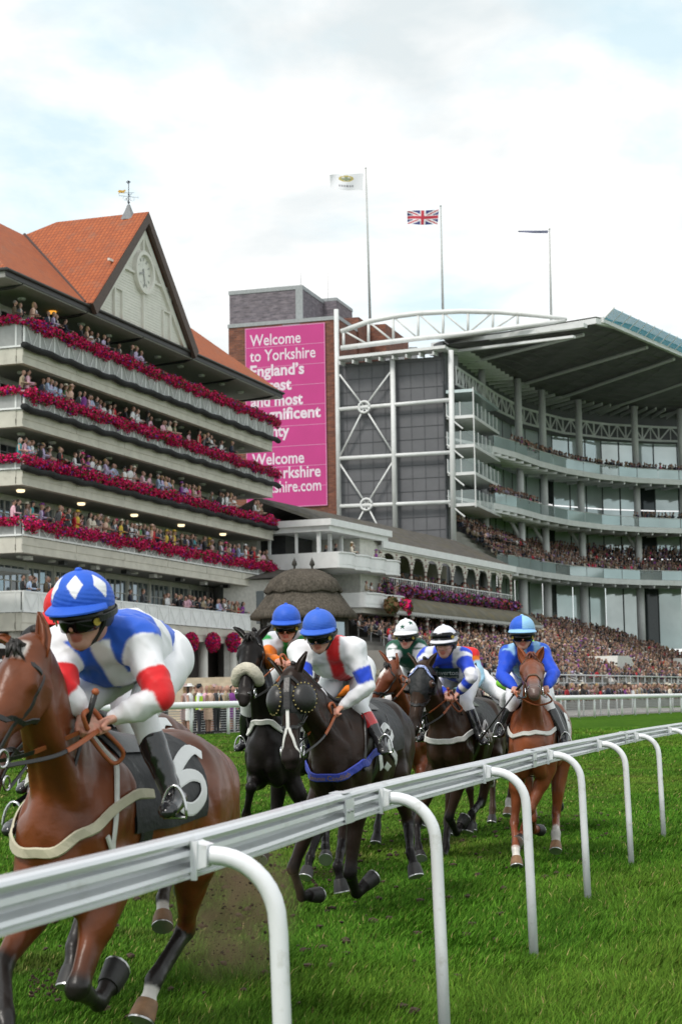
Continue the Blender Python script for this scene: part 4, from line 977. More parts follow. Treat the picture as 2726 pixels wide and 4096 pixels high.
def jack(s, r):
    x, y = s*2-1, (r*2-1); W_, R_, N_ = (.72, .72, .74), (.42, .02, .045), (.03, .035, .16)
    if abs(x) < .10 or abs(y) < .18: return R_
    if abs(x) < .17 or abs(y) < .32: return W_
    dg = min(abs(x-y), abs(x+y)); return R_ if dg < .10 else (W_ if dg < .28 else N_)
def club(s, r):
    d = math.hypot((s-.48)*1.9, (r-.30)*2.3)
    if .30 < d < .43: return (.42, .33, .06)
    if d <= .30: return (.20, .24, .16) if (abs(r-.33) < .05 or abs(s-.5) < .05) else (.55, .55, .5)
    if abs(r-.74) < .055 and .25 < s < .75 and (int(s*38) % 3): return (.25, .25, .28)
    return (.72, .73, .77)
t, a, b = flagpole(841, 388, 851, 742, 131, 'tallest flagpole, flying a white flag with a round gold emblem'); flag_mesh(t, a, ((758, 402), (836, 398), (833, 438), (760, 436)), 131, club)
t, a, b = flagpole(1013, 475, 1019, 752, 131, 'middle flagpole flying a red white and blue crossed flag'); flag_mesh(t, a, ((936, 486), (1009, 482), (1006, 516), (937, 517)), 131, jack)
t, a, b = flagpole(1263, 528, 1267, 740, 131, 'thin flagpole at the right with a dark flag blown edge on'); flag_mesh(t, a, ((1190, 531), (1260, 530), (1259, 537), (1192, 535)), 131, lambda s, r: (.12, .13, .2), wave=.05)
# ---------------------------------------------------------------- spectators
SK = [(.44, .25, .19), (.50, .30, .24), (.40, .23, .18), (.34, .19, .14)]
HAIR = [(.03, .02, .015), (.08, .045, .02), (.02, .015, .012), (.30, .20, .08), (.22, .21, .20), (.05, .03, .02), (.30, .20, .10), (.12, .06, .03)]
def sph(c, r, nu=8, nv=6, z0=-1.):
    V = []; F = []
    for j in range(nv+1):
        t = math.acos(z0)*(1-j/nv) if z0 > -1 else math.pi*(1-j/nv)
        for i in range(nu):
            a = 2*math.pi*i/nu; V.append((c[0]+r[0]*math.sin(t)*math.cos(a), c[1]+r[1]*math.sin(t)*math.sin(a), c[2]+r[2]*math.cos(t)))
    for j in range(nv):
        for i in range(nu): F.append((j*nu+i, j*nu+(i+1) % nu, (j+1)*nu+(i+1) % nu, (j+1)*nu+i))
    return V, F
def person_mb(kind, rg, full=True):
    'kind: dict(top, shirt, legs, skin, hair, woman, hat, pose, tie); faces +x, feet at the origin'
    q = MB(); n = 8 if full else 6; W_ = kind['woman']; sh = .19 if W_ else .225
    def ring(x, z, rx, ry): return [(x+rx*math.cos(a), ry*math.sin(a), z) for a in np.linspace(0, 2*math.pi, n, False)]
    lean = kind.get('lean', .0); h = kind.get('h', 1.0)
    L_ = lambda z: lean*max(z-.9, 0)
    if full:
        q.col = kind['legs']
        if W_ and kind['skirt']: q.loft([ring(0, .50, .15, .19), ring(0, .75, .15, .20), ring(0, .98, .13, .17)]); q.col = kind['skin']
        for s in (-1, 1): q.loft([[(x_+(.04 if z < .03 else 0), s*.09+y_, z) for x_, y_, _ in ring(0, 0, r*1.1, r)] for z, r in ((0, .05), (.08, .045), (.45, .062), (.88, .088))])
        q.col = (.02, .02, .02)
        for s in (-1, 1): q.box(-.07, .16, s*.09-.045, s*.09+.045, -.01, .07)
    q.col = kind['top']
    prof = [(.86, .115, .165), (1.02, .105, .145 if W_ else .16), (1.22, .125, sh*.86), (1.36, .12, sh), (1.44, .08, sh*.62), (1.48, .05, .06)]
    q.loft([ring(L_(z), z, rx, ry) for z, rx, ry in (prof if full else prof[1:])])
    if kind.get('shirt') is not None:
        q.col = kind['shirt']; x = .128+L_(1.3)
        q.add([(x+.0, 0, 1.12), (x-.005, .065, 1.42), (x-.04, .05, 1.47), (x-.04, -.05, 1.47), (x-.005, -.065, 1.42)], [(0, 4, 3, 2, 1)])
        if kind.get('tie') is not None: q.col = kind['tie']; q.add([(x+.008, -.02, 1.15), (x+.008, .02, 1.15), (x-.002, .015, 1.43), (x-.002, -.015, 1.43)], [(0, 1, 2, 3)])
    q.col = kind['skin']; hx = L_(1.6)+.02
    q.tube([(L_(1.45), 0, 1.44), (hx, 0, 1.56)], .052, 6, False)
    q.add(*sph((hx+.01, 0, 1.635), (.098, .078, .125), n, 6 if full else 5))
    if full: q.add([(hx+.10, -.02, 1.61), (hx+.10, .02, 1.61), (hx+.135, 0, 1.60), (hx+.10, 0, 1.66)], [(0, 1, 2), (0, 2, 3), (1, 3, 2)])
    q.col = kind['hair']
    if kind.get('bald') is None: q.add(*sph((hx-.018, 0, 1.655), (.102, .086, .118), n, 3, -.15))
    if W_ and kind.get('long', 1): q.loft([ring(hx-.05, 1.46, .05, .085), ring(hx-.055, 1.58, .075, .098), ring(hx-.04, 1.68, .075, .085)])
    if kind.get('hat') is not None:
        q.col = kind['hat']; q.lathe([(.0, .11), (.085, .10), (.095, .03), (.19 if W_ else .14, .01), (.19 if W_ else .14, .0), (0, 0)], (hx-.01, 0, 1.71), 10)
    for s in (-1, 1):
        p = kind['pose']; a = (L_(1.38), s*(sh-.01), 1.38)
        if p == 'rail': e, w_ = (.06+L_(1.1), s*(sh+.07), 1.12), (.34, s*.16, 1.10)
        elif p == 'look' : e, w_ = (.22, s*(sh+.06), 1.32), (.20+L_(1.6), s*.07, 1.60)
        elif p == 'cup' and s > 0: e, w_ = (.05, s*(sh+.05), 1.12), (.28, s*.10, 1.28)
        else: e, w_ = (-.02, s*(sh+.05), 1.12), (.06, s*(sh+.04), .86)
        q.col = kind['skin'] if kind.get('bare') else kind['top']
        q.tube([a, e, w_], [.058, .048, .038], 6 if full else 4); q.col = kind['skin']
        q.add(*sph((w_[0]+.04, w_[1], w_[2]), (.055, .035, .04), 5, 3))
    if kind.get('vest') is not None:
        q.col = kind['vest']; q.loft([ring(L_(z), z, rx+.012, ry+.008) for z, rx, ry in prof[:4]])
    return q
TOPS = {'dark suit': (.018, .018, .022), 'navy suit': (.02, .025, .05), 'grey suit': (.10, .10, .11), 'charcoal jacket': (.04, .04, .045), 'beige jacket': (.34, .27, .18), 'brown tweed jacket': (.12, .085, .05)}
SHIRTS = {'white shirt': (.72, .72, .74), 'pale blue shirt': (.40, .50, .68), 'pink shirt': (.70, .42, .50), 'lilac shirt': (.50, .42, .62)}
DRESS = {'cream dress': (.66, .60, .50), 'black dress': (.02, .02, .02), 'hot pink dress': (.70, .05, .22), 'red dress': (.50, .02, .03), 'floral dress': (.42, .30, .30), 'yellow top': (.65, .45, .06), 'purple dress': (.20, .04, .25), 'teal dress': (.04, .28, .32), 'pale peach dress': (.68, .45, .36), 'white blouse': (.72, .72, .72), 'green dress': (.08, .22, .08)}
vr = random.Random(21)
def make_kind(cat, name, r):
    k = dict(skin=r.choice(SK), hair=r.choice(HAIR), woman=cat == 'd', pose=r.choice(['rail', 'rail', 'hang', 'cup', 'rail', 'look' if r.random() < .3 else 'rail']), lean=r.choice([0, .08, .16]), legs=(.025, .025, .03), skirt=True)
    if cat == 's': k.update(top=TOPS[name], shirt=(.7, .7, .72), tie=r.choice([(.3, .02, .03), (.05, .08, .3), (.25, .1, .3), (.6, .3, .1), (.02, .02, .02)]))
    elif cat == 't': k.update(top=SHIRTS[name], tie=r.choice([None, (.05, .06, .2), (.3, .02, .04)]), shirt=SHIRTS[name])
    else: k.update(top=DRESS[name], legs=DRESS[name], bare=r.random() < .7, hat=r.choice([None, None, None, DRESS[name], (.6, .55, .45), (.02, .02, .02)]))
    if cat != 'd' and r.random() < .15: k['bald'] = 1
    return k
VARS = []                                            # (description, mesh)
SPM = mat('clothes_and_skin', vcol=True, rough=.75, var=.12, scale=12)
for cat, table in (('s', TOPS), ('t', SHIRTS), ('d', DRESS)):
    for nm in table:
        for rep in range(3 if cat == 's' else 2):
            k = make_kind(cat, nm, vr); me = person_mb(k, vr).mesh('person'); me.materials.append(SPM)
            me.polygons.foreach_set('use_smooth', np.ones(len(me.polygons), bool)); me.set_sharp_from_angle(angle=rad(50))
            hatd = ' and hat' if k.get('hat') is not None else ''
            who = 'woman in ' if cat == 'd' else 'man in '
            VARS.append((cat, who+nm+hatd, me))
ORD = ['first', 'second', 'third', 'fourth', 'fifth', 'sixth', 'seventh', 'eighth', 'ninth', 'tenth']
def ordinal(n):
    if n <= 10: return ORD[n-1]
    return f"{n}{'th' if 10 <= n % 100 <= 20 else {1: 'st', 2: 'nd', 3: 'rd'}.get(n % 10, 'th')}"
NPEOPLE = 0
def place_person(var, p, face, label, group, h=1.0):
    global NPEOPLE
    NPEOPLE += 1
    o = bpy.data.objects.new('person', var[2]); COL.objects.link(o); o.location = tuple(map(float, p)); o.rotation_euler = (0, 0, face); o.scale = (h, h, h)
    return tag(o, label, 'person', group)
pr = random.Random(99)
def pick(ws):
    c = pr.choices('std', ws)[0]; return pr.choice([v for v in VARS if v[0] == c])
CFACE = CANG-math.pi/2                                # outward from the flower stand
rows = [(0, 'topmost flower balcony', [(2.7, 9.2, 11), (9.8, 14.5, 6), (16, 19, 4)], (6, 2, 1)),
        (1, 'second highest flower balcony', [(2.8, 12.5, 17), (13.2, 20.5, 10), (21.5, 25, 5), (27, 34, 10)], (3, 5, 2)),
        (2, 'third highest flower balcony', [(2.8, 8, 12), (9, 20, 19), (21, 29, 14), (31, 35, 7), (38, 40.6, 6)], (3, 4, 4)),
        (3, 'lowest flower balcony', [(2.8, 14, 24), (14.3, 22, 16), (22.4, 33, 22), (33.3, 40.8, 15)], (5, 2, 5)),
        (4, 'white panelled lowest balcony', [(3, 8.5, 9), (12, 20, 4), (22.5, 37, 30)], (7, 2, 2))]
for t, nm, cl, ws in rows:
    spots = []
    for a, b, n in cl: spots += [(a+(b-a)*(i+.5)/n+pr.uniform(-.12, .12)) for i in range(n)]
    zf = (FLOWER_Z[t]-1.0) if t < 4 else 6.65
    for i, s in enumerate(sorted(spots)):
        v = pick(ws); p = CW(s, .30+pr.choice([0, .12, .5]), zf+.02)
        place_person(v, p, CFACE+pr.uniform(-.2, .7), f'{v[1]}, {ordinal(i+1)} from left on the {nm}', 'spectators watching the race', pr.uniform(1.0, 1.12))
# lawn crowd by the far rail: the nearest are people of their own, the rest of the crowd is one mass
RFACE = math.atan2(-.51, .86)
POL = dict(skin=SK[1], hair=(.02, .02, .025), woman=False, pose='hang', lean=0, legs=(.02, .02, .03), skirt=False, top=(.70, .70, .72), vest=(.55, .85, .05), hat=(.015, .015, .02))
pm = person_mb(POL, vr).mesh('person'); pm.materials.append(SPM)
PNK = dict(skin=SK[1], hair=(.50, .36, .16), woman=True, pose='hang', lean=0, legs=(.75, .10, .28), skirt=True, top=(.75, .10, .28), bare=True)
km = person_mb(PNK, vr).mesh('person'); km.materials.append(SPM)
GRN = dict(skin=SK[1], hair=(.25, .24, .22), woman=False, pose='rail', lean=.05, legs=(.02, .02, .02), skirt=False, top=(.012, .06, .035))
gm = person_mb(GRN, vr).mesh('person'); gm.materials.append(SPM)
def on_lawn(u, y): p = at_y(u*1.7385, 1605*1.7385, y); return np.array([p[0], p[1], .39])
left = [(425, 63.5, None), (436, 62.4, None), (447, 65, None), (458, 63.5, 'pol'), (470, 65.5, None), (479, 64, None), (490, 66.5, None), (498, 65.2, None), (506, 67.5, None), (515, 66, None), (523, 68, None), (532, 67, None), (541, 68.5, None), (552, 69, None), (463, 69, None), (483, 70, None), (511, 71, None), (528, 72, None)]
for i, (u, y, k) in enumerate(left):
    if k: place_person(('s', '', pm), on_lawn(u, y), RFACE+.5, 'police officer in yellow vest and dark cap behind the far rail', 'spectators watching the race')
    else:
        v = pick((4, 3, 4)); place_person(v, on_lawn(u, y), RFACE+pr.uniform(-.4, .6), f'{v[1]}, {ordinal(i+1)} from left at rail below stone steps', 'spectators watching the race')
place_person(('d', '', km), PW(-4.1, -.9, 1.75), RFACE+2.6, 'blonde woman in strapless pink dress on the stone steps', 'spectators watching the race', 1.05)
place_person(('s', '', gm), PW(-1.9, -2.3, PT), RFACE, 'man in dark green jacket standing on the kiosk platform', 'spectators watching the race')
for i in range(7):
    v = pick((5, 1, 4)); place_person(v, PW(-3.2+.35*i, pr.uniform(-.4, 2.2), 2.05 if i < 2 else PT), RFACE+pr.uniform(-.8, 1.6), f'{v[1]}, {ordinal(i+1)} in group at head of stone steps', 'spectators watching the race')
# mass crowd: light figures packed on the lawn, the terrace and the tiers
LITE = []
cr = random.Random(8)
for i in range(40):
    c = cr.choices('std', (8, 1.2, 2.6))[0]; tb = {'s': TOPS, 't': SHIRTS, 'd': DRESS}[c]; k = make_kind(c, cr.choice(list(tb)), cr)
    q = person_mb(k, cr, False); qs = [f for f in q.f if len(f) == 4]; tr_ = [f for f in q.f if len(f) == 3]; pg = [f for f in q.f if len(f) > 4]
    for f in pg: tr_ += [(f[0], f[a], f[a+1]) for a in range(1, len(f)-1)]
    LITE.append((np.array(q.v), np.array(qs), np.array(tr_).reshape(-1, 3), np.array(q.c)))
cp = []                                               # (position, facing)
nr = np.random.RandomState(17)
def scatter(W, s0, s1, ys, zf, step, face, fill=.93, jit=.22):
    for y in ys:
        s = s0+nr.rand()*step
        while s < s1:
            if nr.rand() < fill:
                yy = y+nr.uniform(-jit, jit); cp.append((W(s, yy, zf(y)), face+nr.uniform(-.5, .6)))
            s += step*nr.uniform(.75, 1.25)
OF = OANG-math.pi/2
scatter(OWs, -6.5, 66, -9.5+.4+.8*np.arange(12), terr_z, .44, OF)
scatter(OWs, 25, 66, .5+.8*np.arange(7), terr_z, .44, OF)
scatter(OWs, .2, 24, (.6, 1.3, 2.0), lambda y: 7.95, .42, OF)
scatter(OWs, -1.5, 23.5, (.2, .8), lambda y: terr_z(.2), .5, OF)
scatter(OWs, -7.5, -.5, (-.9, .3), lambda y: 8.95, 1.0, OF, .5); scatter(OWs, -5, 0, (-1.2,), lambda y: 6.9, .7, OF, .7)
FP = resample(offset_path(FAR, -2.35), .46); 
for rowd in range(3):
    for p in FP:
        q = np.array([p[0]-.86*rowd*.75, p[1]+.51*rowd*.75, .39]); u = project(q)[0]/1.7385
        if 575 < u < 1600 and nr.rand() < .9: cp.append((q+[nr.uniform(-.2, .2), nr.uniform(-.2, .2), 0], RFACE+nr.uniform(-.7, .7)))
for p in resample(offset_path(FAR, -7), .8):
    for rowd in range(5):
        q = np.array([p[0]-.86*rowd*1.2, p[1]+.51*rowd*1.2, .39]); u = project(q)[0]/1.7385
        if 760 < u < 1600 and nr.rand() < .75: cp.append((q+[nr.uniform(-.3, .3), nr.uniform(-.3, .3), 0], RFACE+nr.uniform(-.9, .9)))
def tier_rows(ts, zf, a, b, step, fill):
    for t in ts:
        for p in resample([tuple(x[:2]) for x in mix_path(t)][a:b], step/KK):
            if nr.rand() < fill: cp.append((KW([p[0]+nr.uniform(-.12, .12), p[1]+nr.uniform(-.12, .12), zf(t)]), OF-.2+nr.uniform(-.5, .4)))
tier_rows([.08]+[.155+.11*k for k in range(7)], lambda t: 11.4+max(0, int((t-.1)/.11))*.34 if t > .1 else 11.36, 0, 10, .46, .95)
tier_rows([.08, .15], lambda t: 15.96, 0, 3, .42, .95); tier_rows([.07, .13], lambda t: 15.96, 5, 10, .5, .8)
tier_rows([.07, .12], lambda t: 20.26, 1, 10, .46, .95)
tier_rows([.3, .4, .5], lambda t: 11.36 if t < .1 else 12.5, 0, 3, .5, .9)
# the nearest of the lawn crowd on the right become people of their own
cp.sort(key=lambda c: c[0][1]); own = [c for c in cp if project(c[0])[0] > 1330 and c[0][2] < 1][:max(0, 298-NPEOPLE)]; ids = {id(c) for c in own}
own.sort(key=lambda c: project(c[0])[0])
for i, (p, f) in enumerate(own):
    v = pick((5, 2, 4)); place_person(v, p, f, f'{v[1]}, {ordinal(i+1)} from left at the lawn fence', 'spectators watching the race')
Vs, Qs, Ts, Cs = [], [], [], []; off = 0
for c in cp:
    if id(c) in ids: continue
    p, f = c; V_, q_, t_, c_ = LITE[nr.randint(len(LITE))]; h = nr.uniform(.93, 1.06); ca, sa = math.cos(f), math.sin(f)
    Vs.append(np.stack([V_[:, 0]*ca-V_[:, 1]*sa, V_[:, 0]*sa+V_[:, 1]*ca, V_[:, 2]], 1)*h+p); Qs.append(q_+off); Ts.append(t_+off); Cs.append(c_*nr.uniform(.62, 1.2)); off += len(V_)
crowd = link_mesh('crowd', np_mesh('crowd', np.concatenate(Vs), [np.concatenate(Qs), np.concatenate(Ts)], np.concatenate(Cs)*.9, smooth=True), SPM)
tag(crowd, 'dense crowd of racegoers packed on the terrace and tiers', 'crowd', kind='stuff')
print('people', NPEOPLE, 'crowd', len(Vs))
# ---------------------------------------------------------------- smooth bodies: blended tapered limbs turned into one continuous surface
def nrm(v): v = np.asarray(v, float); return v/(np.linalg.norm(v)+1e-12)
class Body:
    def __init__(self): self.ch = []
    def chain(self, pts, lat=(0, 1, 0), k=.04, tag=None):
        'pts: list of (point, half width along lat, half height) ; tapered rounded segments'
        P = [(np.asarray(p, float), w, (h if h else w)) for p, w, h in [(q+(None,))[:3] for q in pts]]
        seg = []
        for (a, wa, ha), (b, wb, hb) in zip(P, P[1:]):
            d = b-a; L_ = np.linalg.norm(d)+1e-9; d = d/L_; l = np.asarray(lat, float); l = l-d*np.dot(l, d)
            if np.linalg.norm(l) < .05: l = np.cross(d, [.3, .1, 1.])
            l = nrm(l); seg.append((a, d, L_, l, np.cross(d, l), wa, wb, ha, hb))
        self.ch.append((seg, k, tag)); return self
    def ball(self, c, r, k=.03, tag=None, lat=(0, 1, 0), ax=(1, 0, 0)):
        r = r if isinstance(r, tuple) else (r, r, r); c = np.asarray(c, float); ax = nrm(ax)
        ext = max(r[0]-min(r[1], r[2]), 1e-4)
        return self.chain([(c-ax*ext, r[1], r[2]), (c+ax*ext, r[1], r[2])], lat, k, tag)
    @staticmethod
    def seg_d(P, s):
        a, d, L_, l, h, wa, wb, ha, hb = s
        q = P-a; t = np.clip((q@d)/L_, 0, 1); r = q-(t*L_)[..., None]*d
        w = wa+(wb-wa)*t; hh = ha+(hb-ha)*t; e = np.minimum(w, hh)
        x, y, z = (r@l), (r@h), (r@d)
        k0 = np.sqrt((x/w)**2+(y/hh)**2+(z/e)**2)+1e-9; k1 = np.sqrt((x/w**2)**2+(y/hh**2)**2+(z/e**2)**2)+1e-9
        return k0*(k0-1)/k1, t
    def eval(self, P):
        f = None
        for seg, k, _ in self.ch:
            c = None
            for s in seg:
                v, _t = self.seg_d(P, s); c = v if c is None else np.minimum(c, v)
            if f is None: f = c
            else:
                h = np.maximum(k-np.abs(f-c), 0)/k; f = np.minimum(f, c)-h*h*k*.25
        return f
    def nearest(self, P):
        'per point: chain index and position along it'
        bd = np.full(len(P), 1e9); ci = np.zeros(len(P), int); st = np.zeros(len(P))
        for j, (seg, k, _) in enumerate(self.ch):
            for i, s in enumerate(seg):
                v, t = self.seg_d(P, s); m = v < bd; bd[m] = v[m]; ci[m] = j; st[m] = (i+t[m])/len(seg)
        return ci, st
    def snap(self, p, off=0., n=12):
        P = np.atleast_2d(np.asarray(p, float)).copy(); e = 2e-3
        for _ in range(n):
            f = self.eval(P); g = np.stack([self.eval(P+np.eye(3)[i]*e)-f for i in range(3)], 1)/e
            g /= (np.linalg.norm(g, axis=1)[:, None]+1e-9); P -= g*(f-off)[:, None]*.8
        return P, g
    def surface(self, h, wob=None, smooth=2):
        lo = np.full(3, 1e9); hi = -lo
        for seg, k, _ in self.ch:
            for a, d, L_, l, hd, wa, wb, ha, hb in seg:
                r = max(wa, wb, ha, hb)+.03
                for p in (a, a+d*L_): lo = np.minimum(lo, p-r); hi = np.maximum(hi, p+r)
        n = np.ceil((hi-lo)/h).astype(int)+2
        ax = [lo[i]+h*np.arange(n[i]) for i in range(3)]
        f = np.full(n, .5, np.float32)
        for seg, k, _ in self.ch:
            blo = np.full(3, 1e9); bhi = -blo
            for a, d, L_, l, hd, wa, wb, ha, hb in seg:
                r = max(wa, wb, ha, hb)+k+3*h
                for p in (a, a+d*L_): blo = np.minimum(blo, p-r); bhi = np.maximum(bhi, p+r)
            i0 = np.clip(((blo-lo)/h).astype(int), 0, n-1); i1 = np.clip(np.ceil((bhi-lo)/h).astype(int)+1, 1, n)
            sl = tuple(slice(a, b) for a, b in zip(i0, i1))
            G = np.stack(np.meshgrid(*[ax[i][sl[i]] for i in range(3)], indexing='ij'), -1)
            c = None
            for s in seg:
                v, _t = self.seg_d(G, s); c = v if c is None else np.minimum(c, v)
            F_ = f[sl]; hh = np.maximum(k-np.abs(F_-c), 0)/k; f[sl] = np.minimum(F_, c)-hh*hh*k*.25
        if wob is not None:
            G = np.stack(np.meshgrid(*ax, indexing='ij'), -1); f = f+wob(G).astype(np.float32)
        f[0] = f[-1] = .5; f[:, 0] = f[:, -1] = .5; f[:, :, 0] = f[:, :, -1] = .5
        s = f < 0
        c8 = sum(s[i:n[0]-1+i, j:n[1]-1+j, k:n[2]-1+k].astype(np.int8) for i in (0, 1) for j in (0, 1) for k in (0, 1))
        mk = (c8 > 0) & (c8 < 8); idx = np.full(mk.shape, -1, np.int64); ijk = np.argwhere(mk); idx[mk] = np.arange(len(ijk))
        acc = np.zeros((len(ijk), 3)); cnt = np.zeros(len(ijk))
        I, J, K = ijk.T
        cor = [(0, 0, 0), (1, 0, 0), (0, 1, 0), (1, 1, 0), (0, 0, 1), (1, 0, 1), (0, 1, 1), (1, 1, 1)]
        val = {c: f[I+c[0], J+c[1], K+c[2]] for c in cor}
        for a in cor:
            for b in cor:
                if sum(abs(x-y) for x, y in zip(a, b)) == 1 and a < b:
                    va, vb = val[a], val[b]; m = (va < 0) != (vb < 0); t = np.where(m, va/(va-vb+1e-12), 0)
                    pa = np.array(a, float); pb = np.array(b, float)
                    acc += np.where(m[:, None], pa+(pb-pa)*t[:, None], 0); cnt += m
        V = (ijk+acc/cnt[:, None])*h+lo
        Q = []
        for axis in range(3):
            o = [slice(0, m) for m in n]; A = [slice(None)]*3; B_ = [slice(None)]*3
            A[axis] = slice(0, -1); B_[axis] = slice(1, None)
            sa, sb = s[tuple(A)], s[tuple(B_)]; e = np.argwhere(sa != sb); flip = sa[tuple(e.T)]
            u, w_ = [(1, 2), (2, 0), (0, 1)][axis]
            ok = (e[:, u] > 0) & (e[:, w_] > 0); e = e[ok]; flip = flip[ok]
            def cell(du, dw):
                x = e.copy(); x[:, u] -= du; x[:, w_] -= dw; return idx[x[:, 0], x[:, 1], x[:, 2]]
            q = np.stack([cell(1, 1), cell(0, 1), cell(0, 0), cell(1, 0)], 1)
            q[~flip] = q[~flip][:, ::-1]; Q.append(q)
        Q = np.concatenate(Q); Q = Q[(Q >= 0).all(1)]
        E_ = np.concatenate([Q[:, [0, 1]], Q[:, [1, 2]], Q[:, [2, 3]], Q[:, [3, 0]]])
        for it in range(smooth*2):
            S = np.zeros_like(V); c = np.zeros(len(V)); np.add.at(S, E_[:, 0], V[E_[:, 1]]); np.add.at(c, E_[:, 0], 1)
            V = V+(S/np.maximum(c, 1)[:, None]-V)*(.55 if it % 2 == 0 else -.5)
        return V, Q
def waves(seed, amp, freqs, stretch=(1, 1, 1)):
    r = np.random.RandomState(seed); T = []
    for f_ in freqs:
        for _ in range(3): T.append((nrm(r.normal(size=3)*np.array(stretch))*f_, r.rand()*6.28, nrm(r.normal(size=3))*f_*.4, r.rand()*6.28))
    def w_(G):
        s = 0
        for d, p, d2, p2 in T: s = s+(.64-np.abs(np.sin(.5*(G@d)+p+1.2*np.sin(G@d2+p2))))
        return -s*amp*1.9/len(T)**.5
    return w_
def strip(pts, nrms, width, thick=.004, closed=False):
    'flat strap through pts lying on a surface with the given normals'
    P = np.asarray(pts, float); N = np.asarray(nrms, float); n = len(P); V = []; F = []
    for i in range(n):
        t = P[(i+1) % n if closed else min(i+1, n-1)]-P[i-1 if (closed or i) else 0]; t = nrm(t); s = nrm(np.cross(t, N[i]))
        wd = width[i] if isinstance(width, (list, np.ndarray)) else width
        V += [P[i]-s*wd/2, P[i]-s*wd*.38+N[i]*thick, P[i]+s*wd*.38+N[i]*thick, P[i]+s*wd/2]
    for i in range(n if closed else n-1):
        a, b = 4*i, 4*((i+1) % n)
        for k in range(3): F.append((a+k, b+k, b+k+1, a+k+1))
        F.append((a+3, b+3, b, a))
    return V, F
def smooth_path(pts, k=8):
    P = [np.asarray(p, float) for p in pts]; out = []
    for i in range(len(P)-1):
        p0, p1, p2, p3 = P[max(i-1, 0)], P[i], P[i+1], P[min(i+2, len(P)-1)]
        for j in range(k):
            t = j/k; out.append(.5*((2*p1)+(-p0+p2)*t+(2*p0-5*p1+4*p2-p3)*t*t+(-p0+3*p1-3*p2+p3)*t**3))
    return out+[P[-1]]
# ---------------------------------------------------------------- racehorses
COATD = mat('dark_horse_coat', vcol=True, rough=.36, var=.30, scale=4.5, bump=.38, bscale=8, spec=.13, stretch=(.6, 1, 1.2))
COAT = mat('horse_coat', vcol=True, rough=.36, var=.30, scale=4.5, bump=.40, bscale=8, spec=.36, stretch=(.6, 1, 1.2))
HOOFD = mat('hoof_dark', (.022, .02, .02), .5, var=.3, scale=20); HOOFL = mat('hoof_tan', (.22, .12, .06), .6, var=.3, scale=20); SHOE = mat('shoe_alloy', (.55, .55, .55), .35, .8)
HAIRM = mat('mane_hair', (.014, .011, .010), .5, var=.4, scale=30, bump=.5, bscale=60, stretch=(1, 1, .2)); HAIRC = mat('mane_chestnut', (.14, .04, .025), .5, var=.4, scale=30, bump=.5, bscale=60, stretch=(1, 1, .2))
EYEM = mat('horse_eye', (.008, .005, .004), .06, var=0, coat=1); LEATHER = mat('black_leather', (.014, .013, .013), .38, var=.2, bump=.1); BROWNL = mat('brown_leather', (.10, .045, .02), .4); TAN = mat('tan_rubber', (.36, .095, .032), .55, var=.15)
WEBW = mat('white_web', (.66, .65, .62), .6, var=.08, scale=20); WEBC = mat('cream_web', (.50, .46, .34), .7, var=.15, scale=10); BLACKC = mat('black_cloth', (.011, .011, .013), .6, var=.3, scale=6, bump=.5, bscale=14); NUMW = mat('number_white', (.74, .74, .74), .6, var=.04); BITS = mat('bit_steel', (.62, .62, .63), .22, .95); BLUEW = mat('blue_web', (.03, .05, .36), .6, var=.1, scale=20)
SHEEP = mat('sheepskin', (.66, .61, .50), .95, var=.15, scale=20, bump=1, bscale=90); HOODM = mat('hood_cloth', (.012, .013, .014), .62, var=.25, scale=12, bump=.5, bscale=30); GOLD = mat('gold_stud', (.5, .4, .18), .35, .8)
def muscle(m):
    'groups of muscle and sinew under the skin: stretched soft cells added to the fine coat bump'
    t = m.node_tree; N = t.nodes; K = t.links.new; b = N['Principled BSDF']; old_ = b.inputs['Normal'].links[0].from_node
    c = N.new('ShaderNodeTexCoord'); mp = N.new('ShaderNodeMapping'); mp.inputs['Scale'].default_value = (1.5, 1, .75); mp.inputs['Rotation'].default_value = (0, .5, 0); K(c.outputs['Object'], mp.inputs[0])
    nz = N.new('ShaderNodeTexNoise'); nz.inputs['Scale'].default_value = 2.2; nz.inputs['Detail'].default_value = 2; K(mp.outputs[0], nz.inputs['Vector'])
    ad = N.new('ShaderNodeMix'); ad.data_type = 'VECTOR'; ad.inputs[0].default_value = .22; K(mp.outputs[0], ad.inputs[4]); K(nz.outputs['Color'], ad.inputs[5])
    v = N.new('ShaderNodeTexVoronoi'); v.feature = 'SMOOTH_F1'; v.inputs['Scale'].default_value = 6.5; v.inputs['Smoothness'].default_value = .45; K(ad.outputs[1], v.inputs['Vector'])
    bp = N.new('ShaderNodeBump'); bp.invert = True; bp.inputs['Strength'].default_value = .55; bp.inputs['Distance'].default_value = .05; K(v.outputs['Distance'], bp.inputs['Height']); K(old_.outputs[0], bp.inputs['Normal']); K(bp.outputs[0], b.inputs['Normal'])
muscle(COAT); muscle(COATD)
class Horse: pass
def hframe(X0, Y0, phi):
    H = Horse(); H.O = np.array([X0, Y0, 0.]); p = rad(phi); H.d = np.array([-math.sin(p), -math.cos(p), 0]); H.l = np.array([math.cos(p), -math.sin(p), 0]); H.rz = math.atan2(H.d[1], H.d[0]); return H
def hp(H, u, v, x):
    P = on_plane(u, v, H.O+H.d*x, H.d)-H.O; return np.array([x, P@H.l, P[2]])
def to_local(H, P): q = np.asarray(P)-H.O; return np.array([q@H.d, q@H.l, q[2]])
def to_world(H, p): return H.O+H.d*p[0]+H.l*p[1]+np.array([0, 0, p[2]])
